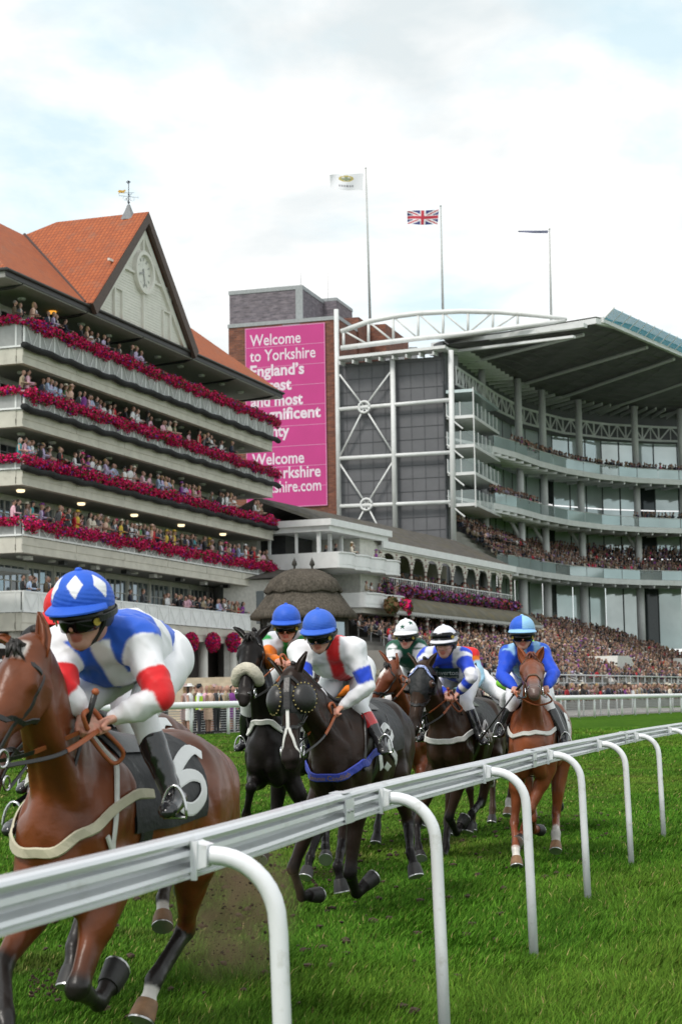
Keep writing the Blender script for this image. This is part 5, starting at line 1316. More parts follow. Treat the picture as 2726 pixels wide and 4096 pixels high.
def joint(H, A, uv, L_, near=True):
    'point on the pixel ray at bone length L_ from A (local frame); nearer or farther of the two'
    e = to_local(H, EYE); r = ray(*uv); d = np.array([r@H.d, r@H.l, r[2]]); d /= np.linalg.norm(d)
    q = A-e; t = q@d; h2 = q@q-t*t; s = math.sqrt(max(L_*L_-h2, 0)); return e+d*(t-s if near else t+s)
def trace(H, B, uvs, off):
    'where the sight lines through these photo points meet the surface'
    e = to_local(H, EYE); D_ = np.array([[r@H.d, r@H.l, r[2]] for r in (nrm(ray(*q)) for q in uvs)]); t = np.full(len(D_), np.linalg.norm(e)-2.6); best = np.full(len(D_), 9.); tb = t.copy()
    for _ in range(60):
        f = B.eval(e+D_*t[:, None])-off; m = f < best-1e-5; best[m] = f[m]; tb[m] = t[m]; t = t+np.maximum(f, 0)*.8+1e-4
    return B.snap(e+D_*tb[:, None], off)
FORE = {'stance': [(.52, .50), (.47, .20), (.53, .03)], 'fold': [(.74, .72), (.50, .56), (.40, .70)], 'reach': [(.80, .62), (.98, .36), (1.08, .22)]}
HIND = {'stance': [(-.92, .54), (-.78, .19), (-.70, .03)], 'swing': [(-.72, .58), (-.50, .30), (-.42, .14)], 'back': [(-1.10, .62), (-1.32, .34), (-1.45, .26)]}
def build_horse(H, cfg):
    dz = cfg.get('dz', 0.); col = cfg['coat']; B_ = Body(); T = Body()
    tr = [(-.93, 1.24, .10, .12), (-.80, 1.27, .215, .25), (-.55, 1.27, .275, .30), (-.22, 1.225, .27, .285), (.08, 1.195, .27, .315), (.32, 1.19, .22, .345), (.54, 1.17, .170, .30), (.68, 1.15, .115, .20)]
    trunk = [((x, 0, z+dz), w_, h) for x, z, w_, h in tr]
    for b in (B_, T): b.chain(trunk, (0, 1, 0), .07, 'trunk')
    B_.chain([((.50, 0, 1.40+dz), .055, .10), ((.22, 0, 1.44+dz), .07, .11), ((-.1, 0, 1.40+dz), .10, .10)], k=.08, tag='trunk')
    for s in (-1, 1):
        B_.chain([((-.50, s*.13, 1.40+dz), .10, .13), ((-.82, s*.14, 1.26+dz), .11, .17)], k=.07, tag='trunk')
        B_.chain([((.34, s*.135, 1.35+dz), .065, .13), ((.58, s*.115, 1.10+dz), .085, .13), ((.44, s*.135, .98+dz), .075, .12)], k=.06, tag='trunk')
        B_.chain([((.69, s*.068, 1.20+dz), .072, .07), ((.70, s*.070, 1.02+dz), .075, .085), ((.58, s*.08, .90+dz), .07, .08)], k=.022, tag='trunk')
        B_.chain([((.10, s*.205, 1.12+dz), .045, .20), ((-.20, s*.215, 1.13+dz), .04, .18)], k=.05, tag='trunk')
        B_.chain([((.33, s*.15, 1.05+dz), .055, .08), ((.47, s*.14, 1.02+dz), .06, .10)], k=.025, tag='trunk')
        B_.chain([((-.62, s*.17, 1.36+dz), .09, .10), ((-.84, s*.165, 1.16+dz), .085, .11), ((-.72, s*.17, .98+dz), .07, .10)], k=.028, tag='trunk')
        B_.chain([((-.88, s*.07, 1.30+dz), .06, .09), ((-.90, s*.085, 1.08+dz), .06, .09), ((-.78, s*.11, .92+dz), .045, .07)], k=.025, tag='trunk')
    P = cfg['poll']; M_ = cfg['muzzle']; a = nrm(M_-P); L_ = np.linalg.norm(M_-P); lat = nrm(np.array(cfg.get('hlat', (0, 1, 0)))-a*np.dot(cfg.get('hlat', (0, 1, 0)), a)); jaw = np.cross(lat, a)
    if jaw[0] > 0 and a[2] < -.2: jaw = -jaw
    if a[2] >= -.2 and jaw[2] > 0: jaw = -jaw
    k = L_/.62; k = max(k, .9)
    hd = lambda t, l=0., j=0.: P+a*L_*t+lat*l*k+jaw*j*k
    N0 = np.array([.36, 0, 1.24+dz]); N2 = P+jaw*.05*k-a*.01; N1 = N0*.5+N2*.5+np.array([.02, 0, .0]); NB = N0*.78+N2*.22+np.array([.02, 0, -.03])
    nl = (0, 1, 0)
    B_.chain([(N0, .125, .28), (NB, .105, .235), (N1, .078, .18), (N1*.45+N2*.55, .068, .15), (N2, .064, .115)], nl, .07, 'neck')
    for s in (-1, 1):                                    # strap muscle below the jugular groove, and the crest side
        lo_ = nrm(np.cross(nrm(N2-N0), np.array([0, 1., 0]))); lo_ = lo_ if lo_[2] < 0 else -lo_
        B_.chain([(N2+lo_*.07+[0, s*.03, 0], .03, .035), (N1+lo_*.115+[0, s*.055, 0], .036, .05), (NB+lo_*.10+[.02, s*.075, 0], .045, .08), (np.array([.60, s*.10, 1.12+dz]), .055, .08)], nl, .025, 'neck')
    head = Body()
    hc = [(hd(0, 0, .05), .075*k, .085*k), (hd(.20, 0, .06), .092*k, .115*k), (hd(.36, 0, .055), .078*k, .105*k), (hd(.58, 0, .035), .056*k, .075*k), (hd(.80, 0, .022), .050*k, .058*k), (hd(.93, 0, .025), .055*k, .055*k), (hd(1.0, 0, .03), .043*k, .04*k)]
    for b in (B_, head):
        b.chain(hc, lat, .05, 'head')
        for s in (-1, 1):
            b.chain([(hd(.16, s*.055, .13), .035*k, .07*k), (hd(.34, s*.05, .12), .035*k, .075*k), (hd(.46, s*.035, .09), .028*k, .04*k)], lat, .04, 'head')
            b.chain([(hd(.17, s*.072, .02), .03*k, .03*k), (hd(.25, s*.082, .03), .028*k, .028*k)], lat, .03, 'head')
            b.ball(hd(.91, s*.036, .0), (.04*k, .022*k, .026*k), .025, 'head', lat, a)
            b.chain([(hd(.3, s*.058, .045), .014*k, .012*k), (hd(.5, s*.05, .035), .01*k, .01*k)], lat, .02, 'head')
        b.chain([(hd(.70, 0, .075), .036*k, .03*k), (hd(.93, 0, .075), .038*k, .03*k)], lat, .025, 'chin')
    hoofs = []; legcols = []
    for nm, s, fr in (('FL', 1, 1), ('FR', -1, 1), ('HL', 1, 0), ('HR', -1, 0)):
        spec = cfg['legs'][nm]; y = s*(.14 if fr else .15)
        A = np.array([.42, s*.135, .92+dz]) if fr else np.array([-.40, s*.19, .98+dz])
        if isinstance(spec, str):
            K_, F_, T_ = [np.array([x, y*(1 if i == 0 else .85), z]) for i, (x, z) in enumerate((FORE if fr else HIND)[spec])]
        else:
            ln = (.44, .29, .19) if fr else (.46, .37, .19); J = [A]
            for (u, v, near), l_ in zip(spec, ln): J.append(joint(H, J[-1], (u, v), l_, near))
            K_, F_, T_ = J[1:]
        pa = nrm(T_-F_); cor = F_+pa*.105; mid = lambda p, q, t: p*(1-t)+q*t
        if fr:
            B_.chain([(A+np.array([.03, 0, .10]), .095, .13), (A, .082, .115), (mid(A, K_, .45), .062, .078), (mid(A, K_, .86), .043, .05), (K_, .050, .054), (mid(K_, F_, .18), .036, .043), (mid(K_, F_, .75), .030, .040), (F_, .042, .046), (mid(F_, cor, .6), .034, .036), (cor, .043, .045)], (0, 1, 0), .045, nm)
            B_.ball(mid(A, K_, .2)+np.array([.03, s*.01, 0]), (.13, .06, .07), .05, 'muscle', ax=nrm(K_-A))
        else:
            hip = np.array([-.60, s*.13, 1.22+dz])
            B_.chain([(hip, .15, .24), (mid(hip, A, .6), .125, .21), (A, .095, .14)], (0, 1, 0), .07, 'trunk')
            B_.chain([(A, .095, .13), (mid(A, K_, .4), .075, .105), (mid(A, K_, .82), .045, .06), (K_, .046, .060), (mid(K_, F_, .2), .037, .046), (mid(K_, F_, .78), .032, .042), (F_, .043, .047), (mid(F_, cor, .6), .035, .037), (cor, .045, .047)], (0, 1, 0), .05, nm)
            bk = nrm(nrm(K_-A)-nrm(F_-K_)); B_.ball(K_+bk*.045, (.05, .028, .03), .03, 'hock', ax=nrm(A-K_))
        hoofs.append((cor, pa, nm))
    V, Q = B_.surface(cfg.get('h', .016), waves(int(H.O[1]*7), .0046, (7, 13, 26)), 2)
    ci, st = B_.nearest(V); tags = np.array([c[2] for c in B_.ch]); tg = tags[ci]
    C = np.tile(np.array(col), (len(V), 1)).astype(float)
    lowc = np.array(cfg.get('points', col))
    up = np.clip((V[:, 2]-1.15-dz)/.4, 0, 1)[:, None]; C = C*(1-up*.25)
    def blend(w_, c): 
        nonlocal C
        C = C*(1-w_[:, None])+np.array(c)*w_[:, None]
    for nm in ('FL', 'FR', 'HL', 'HR'):
        m = (tg == nm); w_ = np.where(m, np.clip((st-.26)/.16, 0, 1), 0); blend(w_, lowc)
        if nm in cfg.get('socks', {}): w_ = np.where(m, np.clip((st-cfg['socks'][nm])/.03, 0, 1), 0); blend(w_, (.62, .58, .54))
    rel = V-P; th = (rel@a)/L_; lh = rel@lat/k; jh = rel@jaw/k; hm = (tg == 'head') | (tg == 'chin')
    blend(np.where(hm, np.clip((th-.66)/.2, 0, 1)*.85, 0), cfg.get('muz', (.02, .016, .015)))
    blend(np.where(hm & (tg == 'chin'), .3, 0), (.12, .10, .09))
    if 'star' in cfg:
        t0, t1, l0, wd = cfg['star']; blend(np.where(hm, np.clip(1-np.abs((th-(t0+t1)/2)/((t1-t0)/2))**3, 0, 1)*np.clip((wd-np.abs(lh-l0))/.012, 0, 1)*(jh < .06), 0), (.72, .68, .64))
    root = thing('racehorse', cfg['label'], 'horse', tuple(H.O), H.rz, 'racehorses galloping in the field')
    me = np_mesh('body', V, Q, C, smooth=True); link_mesh('body', me, COATD if col[0] < .06 else COAT, root)
    for cor, pa, nm in hoofs:
        _, s_, u_ = frame_of(pa); q = MB(); fw = np.array([1., 0, 0])-pa*pa[0]; fw = nrm(fw) if np.linalg.norm(fw) > .2 else s_
        ring = lambda o, r, sh: [cor+pa*o+fw*sh+(fw*1.1*math.cos(b)+np.cross(pa, fw)*math.sin(b))*r for b in np.linspace(0, 2*math.pi, 14, False)]
        q.loft([ring(-.012, .047, 0), ring(.010, .053, .002), ring(.05, .058, .008), ring(.082, .061, .014)]); ho = q.build('hoof', HOOFL if nm in cfg.get('socks', {}) else HOOFD, root, auto=40)
        MB().loft([ring(.083, .060, .014), ring(.092, .060, .015)]).build('horseshoe', SHOE, ho, auto=40)
    for s in (-1, 1):
        tip = cfg['ears'][0 if s < 0 else 1]; base = hd(-.02, s*.055, .035); ax_ = tip-base; el = np.linalg.norm(ax_); ax_ = ax_/el; ax_*1; el = min(max(el, .14), .20); sd = nrm(np.cross(ax_, a)); fo = np.cross(sd, ax_); rings = []
        for t, w_ in ((-.1, .034), (.15, .042), (.4, .046), (.65, .036), (.85, .019), (1, .003)):
            rings.append([base+ax_*el*t+sd*w_*math.sin(b)+fo*(-w_*.75*abs(math.cos(b/2))+.01*math.cos(b)) for b in np.linspace(-math.pi*.85, math.pi*.85, 9)]+[base+ax_*el*t+sd*w_*.75*math.sin(b)+fo*(-w_*.55*abs(math.cos(b/2))+.012) for b in np.linspace(math.pi*.85, -math.pi*.85, 7)])
        q = MB(); q.col = col; q.loft(rings); e_ = q.build('ear', COAT, root, smooth=True)
        if not cfg.get('hidden_eyes'): MB().ico(hd(.215, s*.086, .028), .024, 2).build('eye', EYEM, root, smooth=True)
        MB().ico(hd(.925, s*.043, -.016), (.014, .014, .02), 2).build('nostril', EYEM, root, smooth=True)
    # mane and tail
    hr = cfg.get('hair', HAIRM); q = MB(); rg = random.Random(int(H.O[1]*100)); rings = []
    crest = smooth_path([N2+np.cross(np.array([0, 1, 0]), nrm(N1-N2))*0+nrm(np.array([-.3, 0, 1]))*.12, N1+nrm(np.array([-.6, 0, 1]))*.205, np.array([.40, 0, 1.55+dz])], 6)
    sk, sg = B_.snap(crest, .0)
    q.loft([[p+np.array([0, .018*math.cos(b), 0])+g*(.022*math.sin(b)+.006) for b in np.linspace(0, 2*math.pi, 8, False)] for p, g in zip(sk, sg)]); mo = q.build('mane', hr, root, smooth=True)
    q = MB()
    for i in range(14):
        b0 = hd(-.03, rg.uniform(-.03, .03), -.0); e0 = hd(rg.uniform(.03, .13), rg.uniform(-.06, .06), rg.uniform(-.07, -.03)); q.tube([b0, (b0+e0)/2-jaw*.05, e0], [.012, .012, .003], 5)
    if cfg.get('forelock', True): q.build('forelock', hr, root, smooth=True)
    tb = np.array([-.97, 0, 1.33+dz]); q = MB()
    for i in range(16):
        o = np.array([0, rg.uniform(-.05, .05), rg.uniform(-.05, .05)]); q.tube([tb+o*.4, tb+o*.7+[-.08, 0, -.02], tb+o*.9+[-.12, 0, -.2], tb+o*1.0+[-.14, rg.uniform(-.04, .04), -.42+rg.uniform(-.06, .06)]], [.035, .035, .025, .004], 6)
    q.build('tail', hr, root, smooth=True)
    H.body, H.trunk, H.head, H.hd, H.root, H.lat, H.jaw, H.a, H.k, H.dz, H.L, H.P = B_, T, head, hd, root, lat, jaw, a, k, dz, L_, P
    # saddle cloth with its number
    def patch(xa, xb, a0, a1, off, nx_=14, na=28):
        pts = [];
        for i in range(nx_+1):
            for j in range(na+1):
                x = xa+(xb-xa)*i/nx_; b = rad(a0+(a1-a0)*j/na); pts.append((x, .55*math.sin(b), 1.2+dz+.55*math.cos(b)))
        S, G = B_t.snap(pts, off, 9); return S, G
    B_t = Body(); B_t.ch = T.ch+[c for c in B_.ch[1:2]]
    H.bt = B_t
    nx_, na = 14, 30
    S, G = patch(cfg.get('cx0', -.34), .37, -98, 98, .014, nx_, na); rip = np.array([[.004*math.sin(i*1.3+j*.7) for j in range(na+1)] for i in range(nx_+1)]).ravel(); S = S+G*np.abs(rip)[:, None]
    F = np.array([(i*(na+1)+j, i*(na+1)+j+1, (i+1)*(na+1)+j+1, (i+1)*(na+1)+j) for i in range(nx_) for j in range(na)])
    cl = link_mesh('saddle_cloth', np_mesh('saddle_cloth', np.concatenate([S, S-G*.012]), np.concatenate([F, F[:, ::-1]+len(S)]), smooth=True), BLACKC, root)
    if cfg.get('numpx'):
        V2 = []; F2 = []; u0, u1, v0, v1, sk_ = cfg['numpx']
        for path, wd in cfg['number']:
            pu = smooth_path([(u0+(u1-u0)*p[0]+sk_*p[1], v1-(v1-v0)*p[1], 0) for p in path], 4); s_, g_ = trace(H, B_t, [(q[0], q[1]) for q in pu], .022)
            v_, f_ = strip(s_, g_, wd*cfg.get('nw', 1), .003); F2 += [tuple(x+len(V2) for x in f) for f in f_]; V2 += v_
        q = MB(); q.add(V2, F2); q.build('number', NUMW, cl)
    elif cfg.get('number'):
        V2 = []; F2 = []
        for path, wd in cfg['number']:
            pp = smooth_path([(cfg['nx']-cfg.get('ns', .26)*p[0], 0, 0) if False else (cfg['nx']-cfg.get('ns', .26)*p[0], math.sin(rad(cfg['na']-cfg.get('nt', 34)*p[1]))*.6, 1.2+dz+math.cos(rad(cfg['na']-cfg.get('nt', 34)*p[1]))*.6) for p in path], 4)
            s_, g_ = B_t.snap(pp, .022); v_, f_ = strip(s_, g_, wd, .003); F2 += [tuple(x+len(V2) for x in f) for f in f_]; V2 += v_
        q = MB(); q.add(V2, F2); q.build('number', NUMW, cl)
    # racing saddle, girth
    q = MB(); s_, g_ = B_t.snap([(x, .01*math.sin(b), 1.8+dz) if False else (x, .3*math.sin(b), 1.3+dz+.3*math.cos(b)) for x in np.linspace(-.05, .28, 9) for b in np.linspace(-.75, .75, 13)], .017)
    idx = lambda i, j: i*13+j
    q.add(list(s_+g_*.012), [(idx(i, j), idx(i, j+1), idx(i+1, j+1), idx(i+1, j)) for i in range(8) for j in range(12)]); q.build('saddle', LEATHER, root, smooth=True)
    gx = cfg.get('girth_x', .30); pp = [(gx, .5*math.sin(b), 1.15+dz+.5*math.cos(b)) for b in np.linspace(0, 2*math.pi, 48, False)]; s_, g_ = B_t.snap(pp, .008); v_, f_ = strip(s_, g_, .085, .008, True); MB().add(v_, f_).build('girth', cfg.get('girth_m', LEATHER), root, smooth=False)
    if cfg.get('breast'):
        m_, z_, wd = cfg['breast']; pp = []
        for b in np.linspace(-1, 1, 41):
            an = b*math.pi*.62; pp.append((.42+.5*math.cos(an), .42*math.sin(an), z_+dz+cfg.get('sag', .10)*abs(math.sin(an*.8))**1.6))
        s_, g_ = B_.snap(pp, .008); s_[1:-1] = .25*s_[:-2]+.5*s_[1:-1]+.25*s_[2:]; s_ = s_+g_*.006; v_, f_ = strip(s_, g_, wd, .008); bs = MB().add(v_, f_).build('breast_strap', m_, root); H.bs = (s_, g_, bs)
        for sgn in ((1,) if cfg.get('loop_l') else ()):
            pp = [(.40, sgn*.1, 1.75+dz), (.43, sgn*.24, 1.55+dz), (.50, sgn*.32, 1.35+dz), (.55, sgn*.34, 1.12+dz), (.60, sgn*.32, z_+dz+.08)]; s_, g_ = B_.snap(smooth_path(pp, 6), .008); v_, f_ = strip(s_, g_, .026, .008); MB().add(v_, f_).build('neck_strap', cfg.get('loop_m', WEBW), root)
    # bridle
    def hring(t, r=.3, j0=.05, tilt=0., arc=(0, 2*math.pi), n=40): return [hd(t+tilt*math.sin(b), .3*math.cos(b), j0+.3*math.sin(b)) for b in np.linspace(*arc, n, endpoint=arc[1]-arc[0] < 6.2)]
    bridle = None
    def hstrap(pp, wd, m_, nm, off=.004, closed=False, th=.005):
        nonlocal bridle
        s_, g_ = head.snap(pp, off); v_, f_ = strip(s_, g_, wd, th, closed); o = MB().add(v_, f_).build(nm, m_, bridle if bridle is not None else root)
        return o
    lm = cfg.get('leather', LEATHER)
    bridle = hstrap(hring(cfg.get('nose_t', .60), tilt=-.02), cfg.get('nose_w', .028)*k, cfg.get('nose_m', lm), 'bridle', closed=True)
    hstrap(hring(.06, arc=(math.pi, 2*math.pi), tilt=.06), .026*k, cfg.get('brow_m', lm), 'browband', off=.016 if cfg.get('hood') else .004)
    for s in (-1, 1):
        hstrap(smooth_path([hd(-.02, s*.12, .06), hd(.2, s*.2, .085), hd(.45, s*.2, .075), hd(.66, s*.2, .05), hd(.80, s*.2, .05)], 5), .022*k, lm, 'cheekpiece')
        hstrap(smooth_path([hd(-.02, s*.12, .08), hd(.08, s*.2, .16), hd(.14, s*.08, .26)], 5), .016*k, lm, 'throatlash')
        c0 = hd(.83, s*.068, .055); q = MB(); q.tube([c0+(a*math.cos(b)+jaw*math.sin(b))*.036*k+lat*s*.006 for b in np.linspace(0, 2*math.pi, 21)], .006, 6); q.build('bit_ring', BITS, bridle, smooth=True)
    H.bit = {s: hd(.85, s*.075, .09) for s in (-1, 1)}; H.bridle = bridle; H.hstrap = hstrap; H.hring = hring
    if cfg.get('sheepskin'):
        s_ = [hd(.56+.05*abs(math.cos(b))**2, .088*math.cos(b), .055-.105*math.sin(b)) for b in np.linspace(-.25, math.pi+.25, 26)]; g_ = [nrm(p-hd(.58, 0, .05)) for p in s_]; q = MB(); rg2 = np.random.RandomState(4)
        q.loft([[p+(nrm(np.cross(s_[min(i+1, 25)]-s_[max(i-1, 0)], g))*math.cos(b)*.052+g*math.sin(b)*.045)*(1+.14*rg2.rand()) for b in np.linspace(0, 2*math.pi, 12, False)] for i, (p, g) in enumerate(zip(s_, g_))]); q.build('sheepskin_noseband', SHEEP, bridle, smooth=True)
    if cfg.get('hood'):
        hb = Body(); g_ = .010
        hb.chain([(hd(.03, 0, .05), .072*k+g_, .082*k+g_), (hd(.20, 0, .06), .092*k+g_, .112*k+g_), (hd(.36, 0, .055), .078*k+g_, .100*k+g_), (hd(.43, 0, .05), .07*k+g_*.6, .08*k+g_*.6)], lat, .05)
        for s in (-1, 1):
            hb.chain([(hd(.16, s*.055, .13), .035*k+g_, .06*k+g_), (hd(.32, s*.05, .11), .035*k+g_, .06*k+g_)], lat, .04); hb.chain([(hd(.17, s*.072, .02), .03*k+g_, .03*k+g_), (hd(.25, s*.082, .03), .028*k+g_, .028*k+g_)], lat, .03)
        v_, q_ = hb.surface(.012, waves(3, .002, (60, 110)), 1); hood = link_mesh('hood', np_mesh('hood', v_, q_, smooth=True), HOODM, root)
        for s in (-1, 1):
            c0 = hd(.235, s*.088, .028); ax_ = nrm(lat*s*.75-jaw*.75 if cfg['hood'] == 'cups' else lat*s-jaw*.1)
            e1 = nrm(a-ax_*np.dot(a, ax_)); e2 = np.cross(ax_, e1); R_ = .095*k
            if cfg['hood'] == 'cups':
                q = MB(); q.loft([[c0+ax_*h_+(e1*1.15*math.cos(b)+e2*math.sin(b))*r*R_ for b in np.linspace(0, 2*math.pi, 24, False)] for r, h_ in ((1.0, -.02), (1.02, .02), (.9, .05), (.6, .072), (.25, .080), (.02, .082))]); cu = q.build('blinker_cup', LEATHER, hood, smooth=True)
                q = MB()
                for b in np.linspace(0, 2*math.pi, 20, False): q.ico(c0+ax_*.034+(e1*1.15*math.cos(b)+e2*math.sin(b))*R_*.99, .0075, 1)
                q.build('stud_ring', GOLD, cu)
            else:
                q = MB(); rr = []
                for b in np.linspace(-.5, math.pi+.5, 14): 
                    e_ = -e1*math.cos(b)*R_*1.0; f_ = nrm(jaw)*math.sin(b)*R_*.8; rr.append([c0+e_+f_-ax_*.0, c0+e_*1.02+f_*1.04+ax_*.055, c0+e_*1.0+f_*1.08+ax_*.057, c0+e_*1.05+f_*1.08])
                q.loft(rr); q.build('blinker_cup', LEATHER, hood, smooth=True)
                MB().ico(hd(.225, s*.092, .022), (.04, .04, .05), 2).build('eye_opening', mat('bay_face', (.07, .03, .018), .5, var=.2), hood, smooth=True)
                MB().ico(hd(.225, s*.118, .012), .022, 2).build('eye', EYEM, hood, smooth=True)
    return H
S1, S3, S4, S6 = [], [], [], []
N6 = [([(.85, .95), (.5, 1.05), (.15, .75), (.05, .4), (.2, .05), (.6, -.05), (.92, .2), (.85, .5), (.5, .58), (.15, .45)], .07)]
N13 = [([(.0, .75), (.22, 1.0), (.22, 0)], .055), ([(.45, .9), (.7, 1.02), (.95, .8), (.7, .55), (1.0, .25), (.75, -.03), (.42, .1)], .055)]
N14 = [([(.0, .75), (.22, 1.0), (.22, 0)], .055), ([(.85, 0.0), (.85, 1.0), (.45, .35), (1.1, .35)], .05)]
BAY = (.175, .046, .0135); BAYP = (.016, .013, .012); BLK = (.020, .0155, .014); DBR = (.052, .029, .0185); CHES = (.24, .066, .024); GRYB = (.034, .029, .028)
HS = {}
def mk(key, X0, Y0, phi, **c):
    H = hframe(X0, Y0, phi)
    for kk in ('poll', 'muzzle'): c[kk] = hp(H, *c[kk]) if not isinstance(c[kk], np.ndarray) else c[kk]
    c['ears'] = [hp(H, *e) if not isinstance(e, np.ndarray) else e for e in c['ears']]
    HS[key] = build_horse(H, c)
L0 = np.array
def canon(dz=0, low=0.): return dict(poll=L0([1.15, 0, 1.80-low+dz]), muzzle=L0([1.50, 0, 1.32-low+dz]), ears=[L0([1.10, -.09, 1.99-low+dz]), L0([1.10, .09, 1.99-low+dz])])
mk('h1', -1.0, 7.8, 17, coat=BAY, points=BAYP, dz=-.10, h=.013, label='bright bay racehorse nearest the camera wearing cloth number six, one white hind sock', poll=(95, 2605, 1.12), muzzle=(-110, 3090, 1.42), ears=[(10, 2560, 1.05), (160, 2448, 1.06)], hlat=(.10, 1, 0),
   legs=dict(FL=[(312, 3950, True), (395, 4010, False), (470, 3885, False)], FR=[(10, 3860, True), (20, 4070, True), (40, 4230, True)], HL=[(745, 3715, False), (615, 3925, True), (568, 4085, True)], HR=[(355, 3540, False), (300, 3790, True), (280, 3950, True)]), socks=dict(HL=.80),
   breast=(WEBC, 1.085, .046), sag=.25, loop_l=True, number=N6, numpx=(690, 825, 3010, 3225, 0), nw=.88, star=(-.05, .12, .02, .03))
mk('h4', .09, 13.3, 16, coat=(.028, .0165, .0125), points=(.012, .010, .010), dz=.03, h=.015, label='near black racehorse in studded blinker hood and blue breast strap, cloth number thirteen', poll=(1157, 2715, 1.18), muzzle=(1160, 3058, 1.33), ears=[(1072, 2630, 1.12), (1225, 2605, 1.12)],
   legs=dict(FL=[(1398, 3490, True), (1425, 3570, False), (1492, 3512, False)], FR=[(1172, 3475, True), (1205, 3585, False), (1268, 3578, False)], HL=[(1632, 3290, False), (1640, 3410, True), (1665, 3505, True)], HR=[(1372, 3370, True), (1350, 3465, True), (1372, 3585, True)]),
   breast=(BLUEW, .97, .062), sag=.20, number=N13, numpx=(1508, 1588, 2905, 3075, -20), nw=.95, hood='cups', hidden_eyes=True, loop_l=True, loop_m=LEATHER, forelock=False)
mk('h3', -.50, 15.5, 15, coat=(.013, .0105, .010), points=(.012, .010, .010), dz=.02, label='black racehorse with thick white sheepskin noseband', poll=(1005, 2552, 1.08), muzzle=(972, 2800, 1.46), ears=[(935, 2508, 1.0), (1084, 2500, 1.0)], hlat=(-.1, 1, 0),
   legs=dict(FR=[(1003, 3150, True), (985, 3260, False), (1030, 3345, False)], FL=[(1270, 3330, True), (1240, 3430, True), (1222, 3512, True)], HL=[(1300, 3300, False), (1302, 3390, True), (1305, 3442, True)], HR=[(1100, 3290, False), (1065, 3390, True), (1045, 3445, True)]), breast=(WEBW, 1.36, .05), sag=-.02, sheepskin=True, number=None)
mk('h6', 1.19, 17.7, 20, coat=DBR, points=(.014, .012, .012), muz=(.018, .015, .014), dz=.02, label='dark brown racehorse in black visor hood with blue chequered browband, cloth number fourteen', poll=(1687, 2672, 1.14), muzzle=(1648, 2930, 1.36), ears=[(1630, 2612, 1.08), (1745, 2610, 1.08)], hlat=(-.12, 1, 0),
   legs=dict(FR=[(1665, 3300, True), (1672, 3390, True), (1685, 3440, True)], FL=[(1795, 3270, True), (1825, 3330, False), (1858, 3275, False)], HL=[(1925, 3205, False), (1885, 3255, True), (1870, 3328, True)], HR=[(1790, 3290, False), (1780, 3390, True), (1768, 3452, True)]),
   breast=(WEBW, 1.13, .055), sag=.12, number=N14, numpx=(1912, 1975, 2885, 2965, -25), nw=.85, hood='visor', hidden_eyes=True, brow_m=mat('chequer_band', (.30, .36, .62), .5, var=.9, scale=60), forelock=False)
mk('h8', 1.85, 16.9, 12, coat=CHES, points=(.20, .055, .022), muz=(.10, .075, .07), dz=0, label='chestnut racehorse with raised head and white lower legs at the right of the field', poll=(2122, 2640, 1.02), muzzle=(2135, 2768, 1.58), ears=[(2068, 2586, .98), (2172, 2586, .98)], hair=HAIRC,
   legs=dict(FR=[(2055, 3290, True), (2061, 3393, True), (2066, 3468, True)], FL=[(2118, 3240, True), (2085, 3330, False), (2066, 3372, True)], HL=[(2221, 3262, False), (2221, 3335, True), (2221, 3405, True)], HR=[(2130, 3262, False), (2130, 3318, False), (2152, 3318, False)]), socks=dict(FR=.76, HL=.60),
   breast=(WEBW, 1.25, .042), sag=.06, number=N6, nx=-.2, na=95, ns=.18, nt=36, leather=BROWNL)
mk('h5', .86, 19.6, 16, coat=(.19, .052, .02), points=BAYP, dz=.03, label='bay racehorse with white face marking between the dark blinkered horses', poll=(1560, 2665, 1.12), muzzle=(1452, 2850, 1.34), ears=[(1515, 2600, 1.06), (1585, 2612, 1.08)], hlat=(.45, 1, 0), legs=dict(FL='reach', FR='fold', HL='stance', HR='swing'), breast=(WEBW, 1.2, .05), star=(.05, .32, -.02, .045), number=None)
mk('h2', -1.32, 9.75, 15, coat=(.13, .04, .017), points=BAYP, dz=-.02, label='bay racehorse galloping on the far side of the nearest bay', **canon(0, .15), legs=dict(FL='fold', FR='reach', HL=[(690, 3440, False), (650, 3600, True), (655, 3710, True)], HR=[(790, 3400, False), (750, 3500, True), (745, 3570, True)]), socks=dict(HL=.80), breast=(WEBW, 1.2, .05), number=N6, nx=-.2, na=70)
mk('h7', 1.75, 21.3, 16, coat=DBR, dz=.02, label='dark bay racehorse mostly hidden behind the horse in the visor', **canon(), legs=dict(FL='fold', FR='stance', HL='swing', HR='stance'), socks=dict(FL=.7, HL=.7), breast=(WEBW, 1.2, .05), number=None)
mk('h8b', 2.16, 20.2, 13, coat=GRYB, dz=.02, label='dark grey racehorse galloping behind the chestnut with white lower legs', **canon(), legs=dict(FL='fold', FR='fold', HL='back', HR='swing'), breast=(WEBW, 1.2, .05), number=None)
mk('h9', .02, 18.6, 15, coat=(.10, .035, .016), points=BAYP, dz=.0, label='bay racehorse hidden behind the horse in the studded hood', **canon(), legs=dict(FL='stance', FR='fold', HL='stance', HR='swing'), breast=(WEBW, 1.2, .05), number=None)
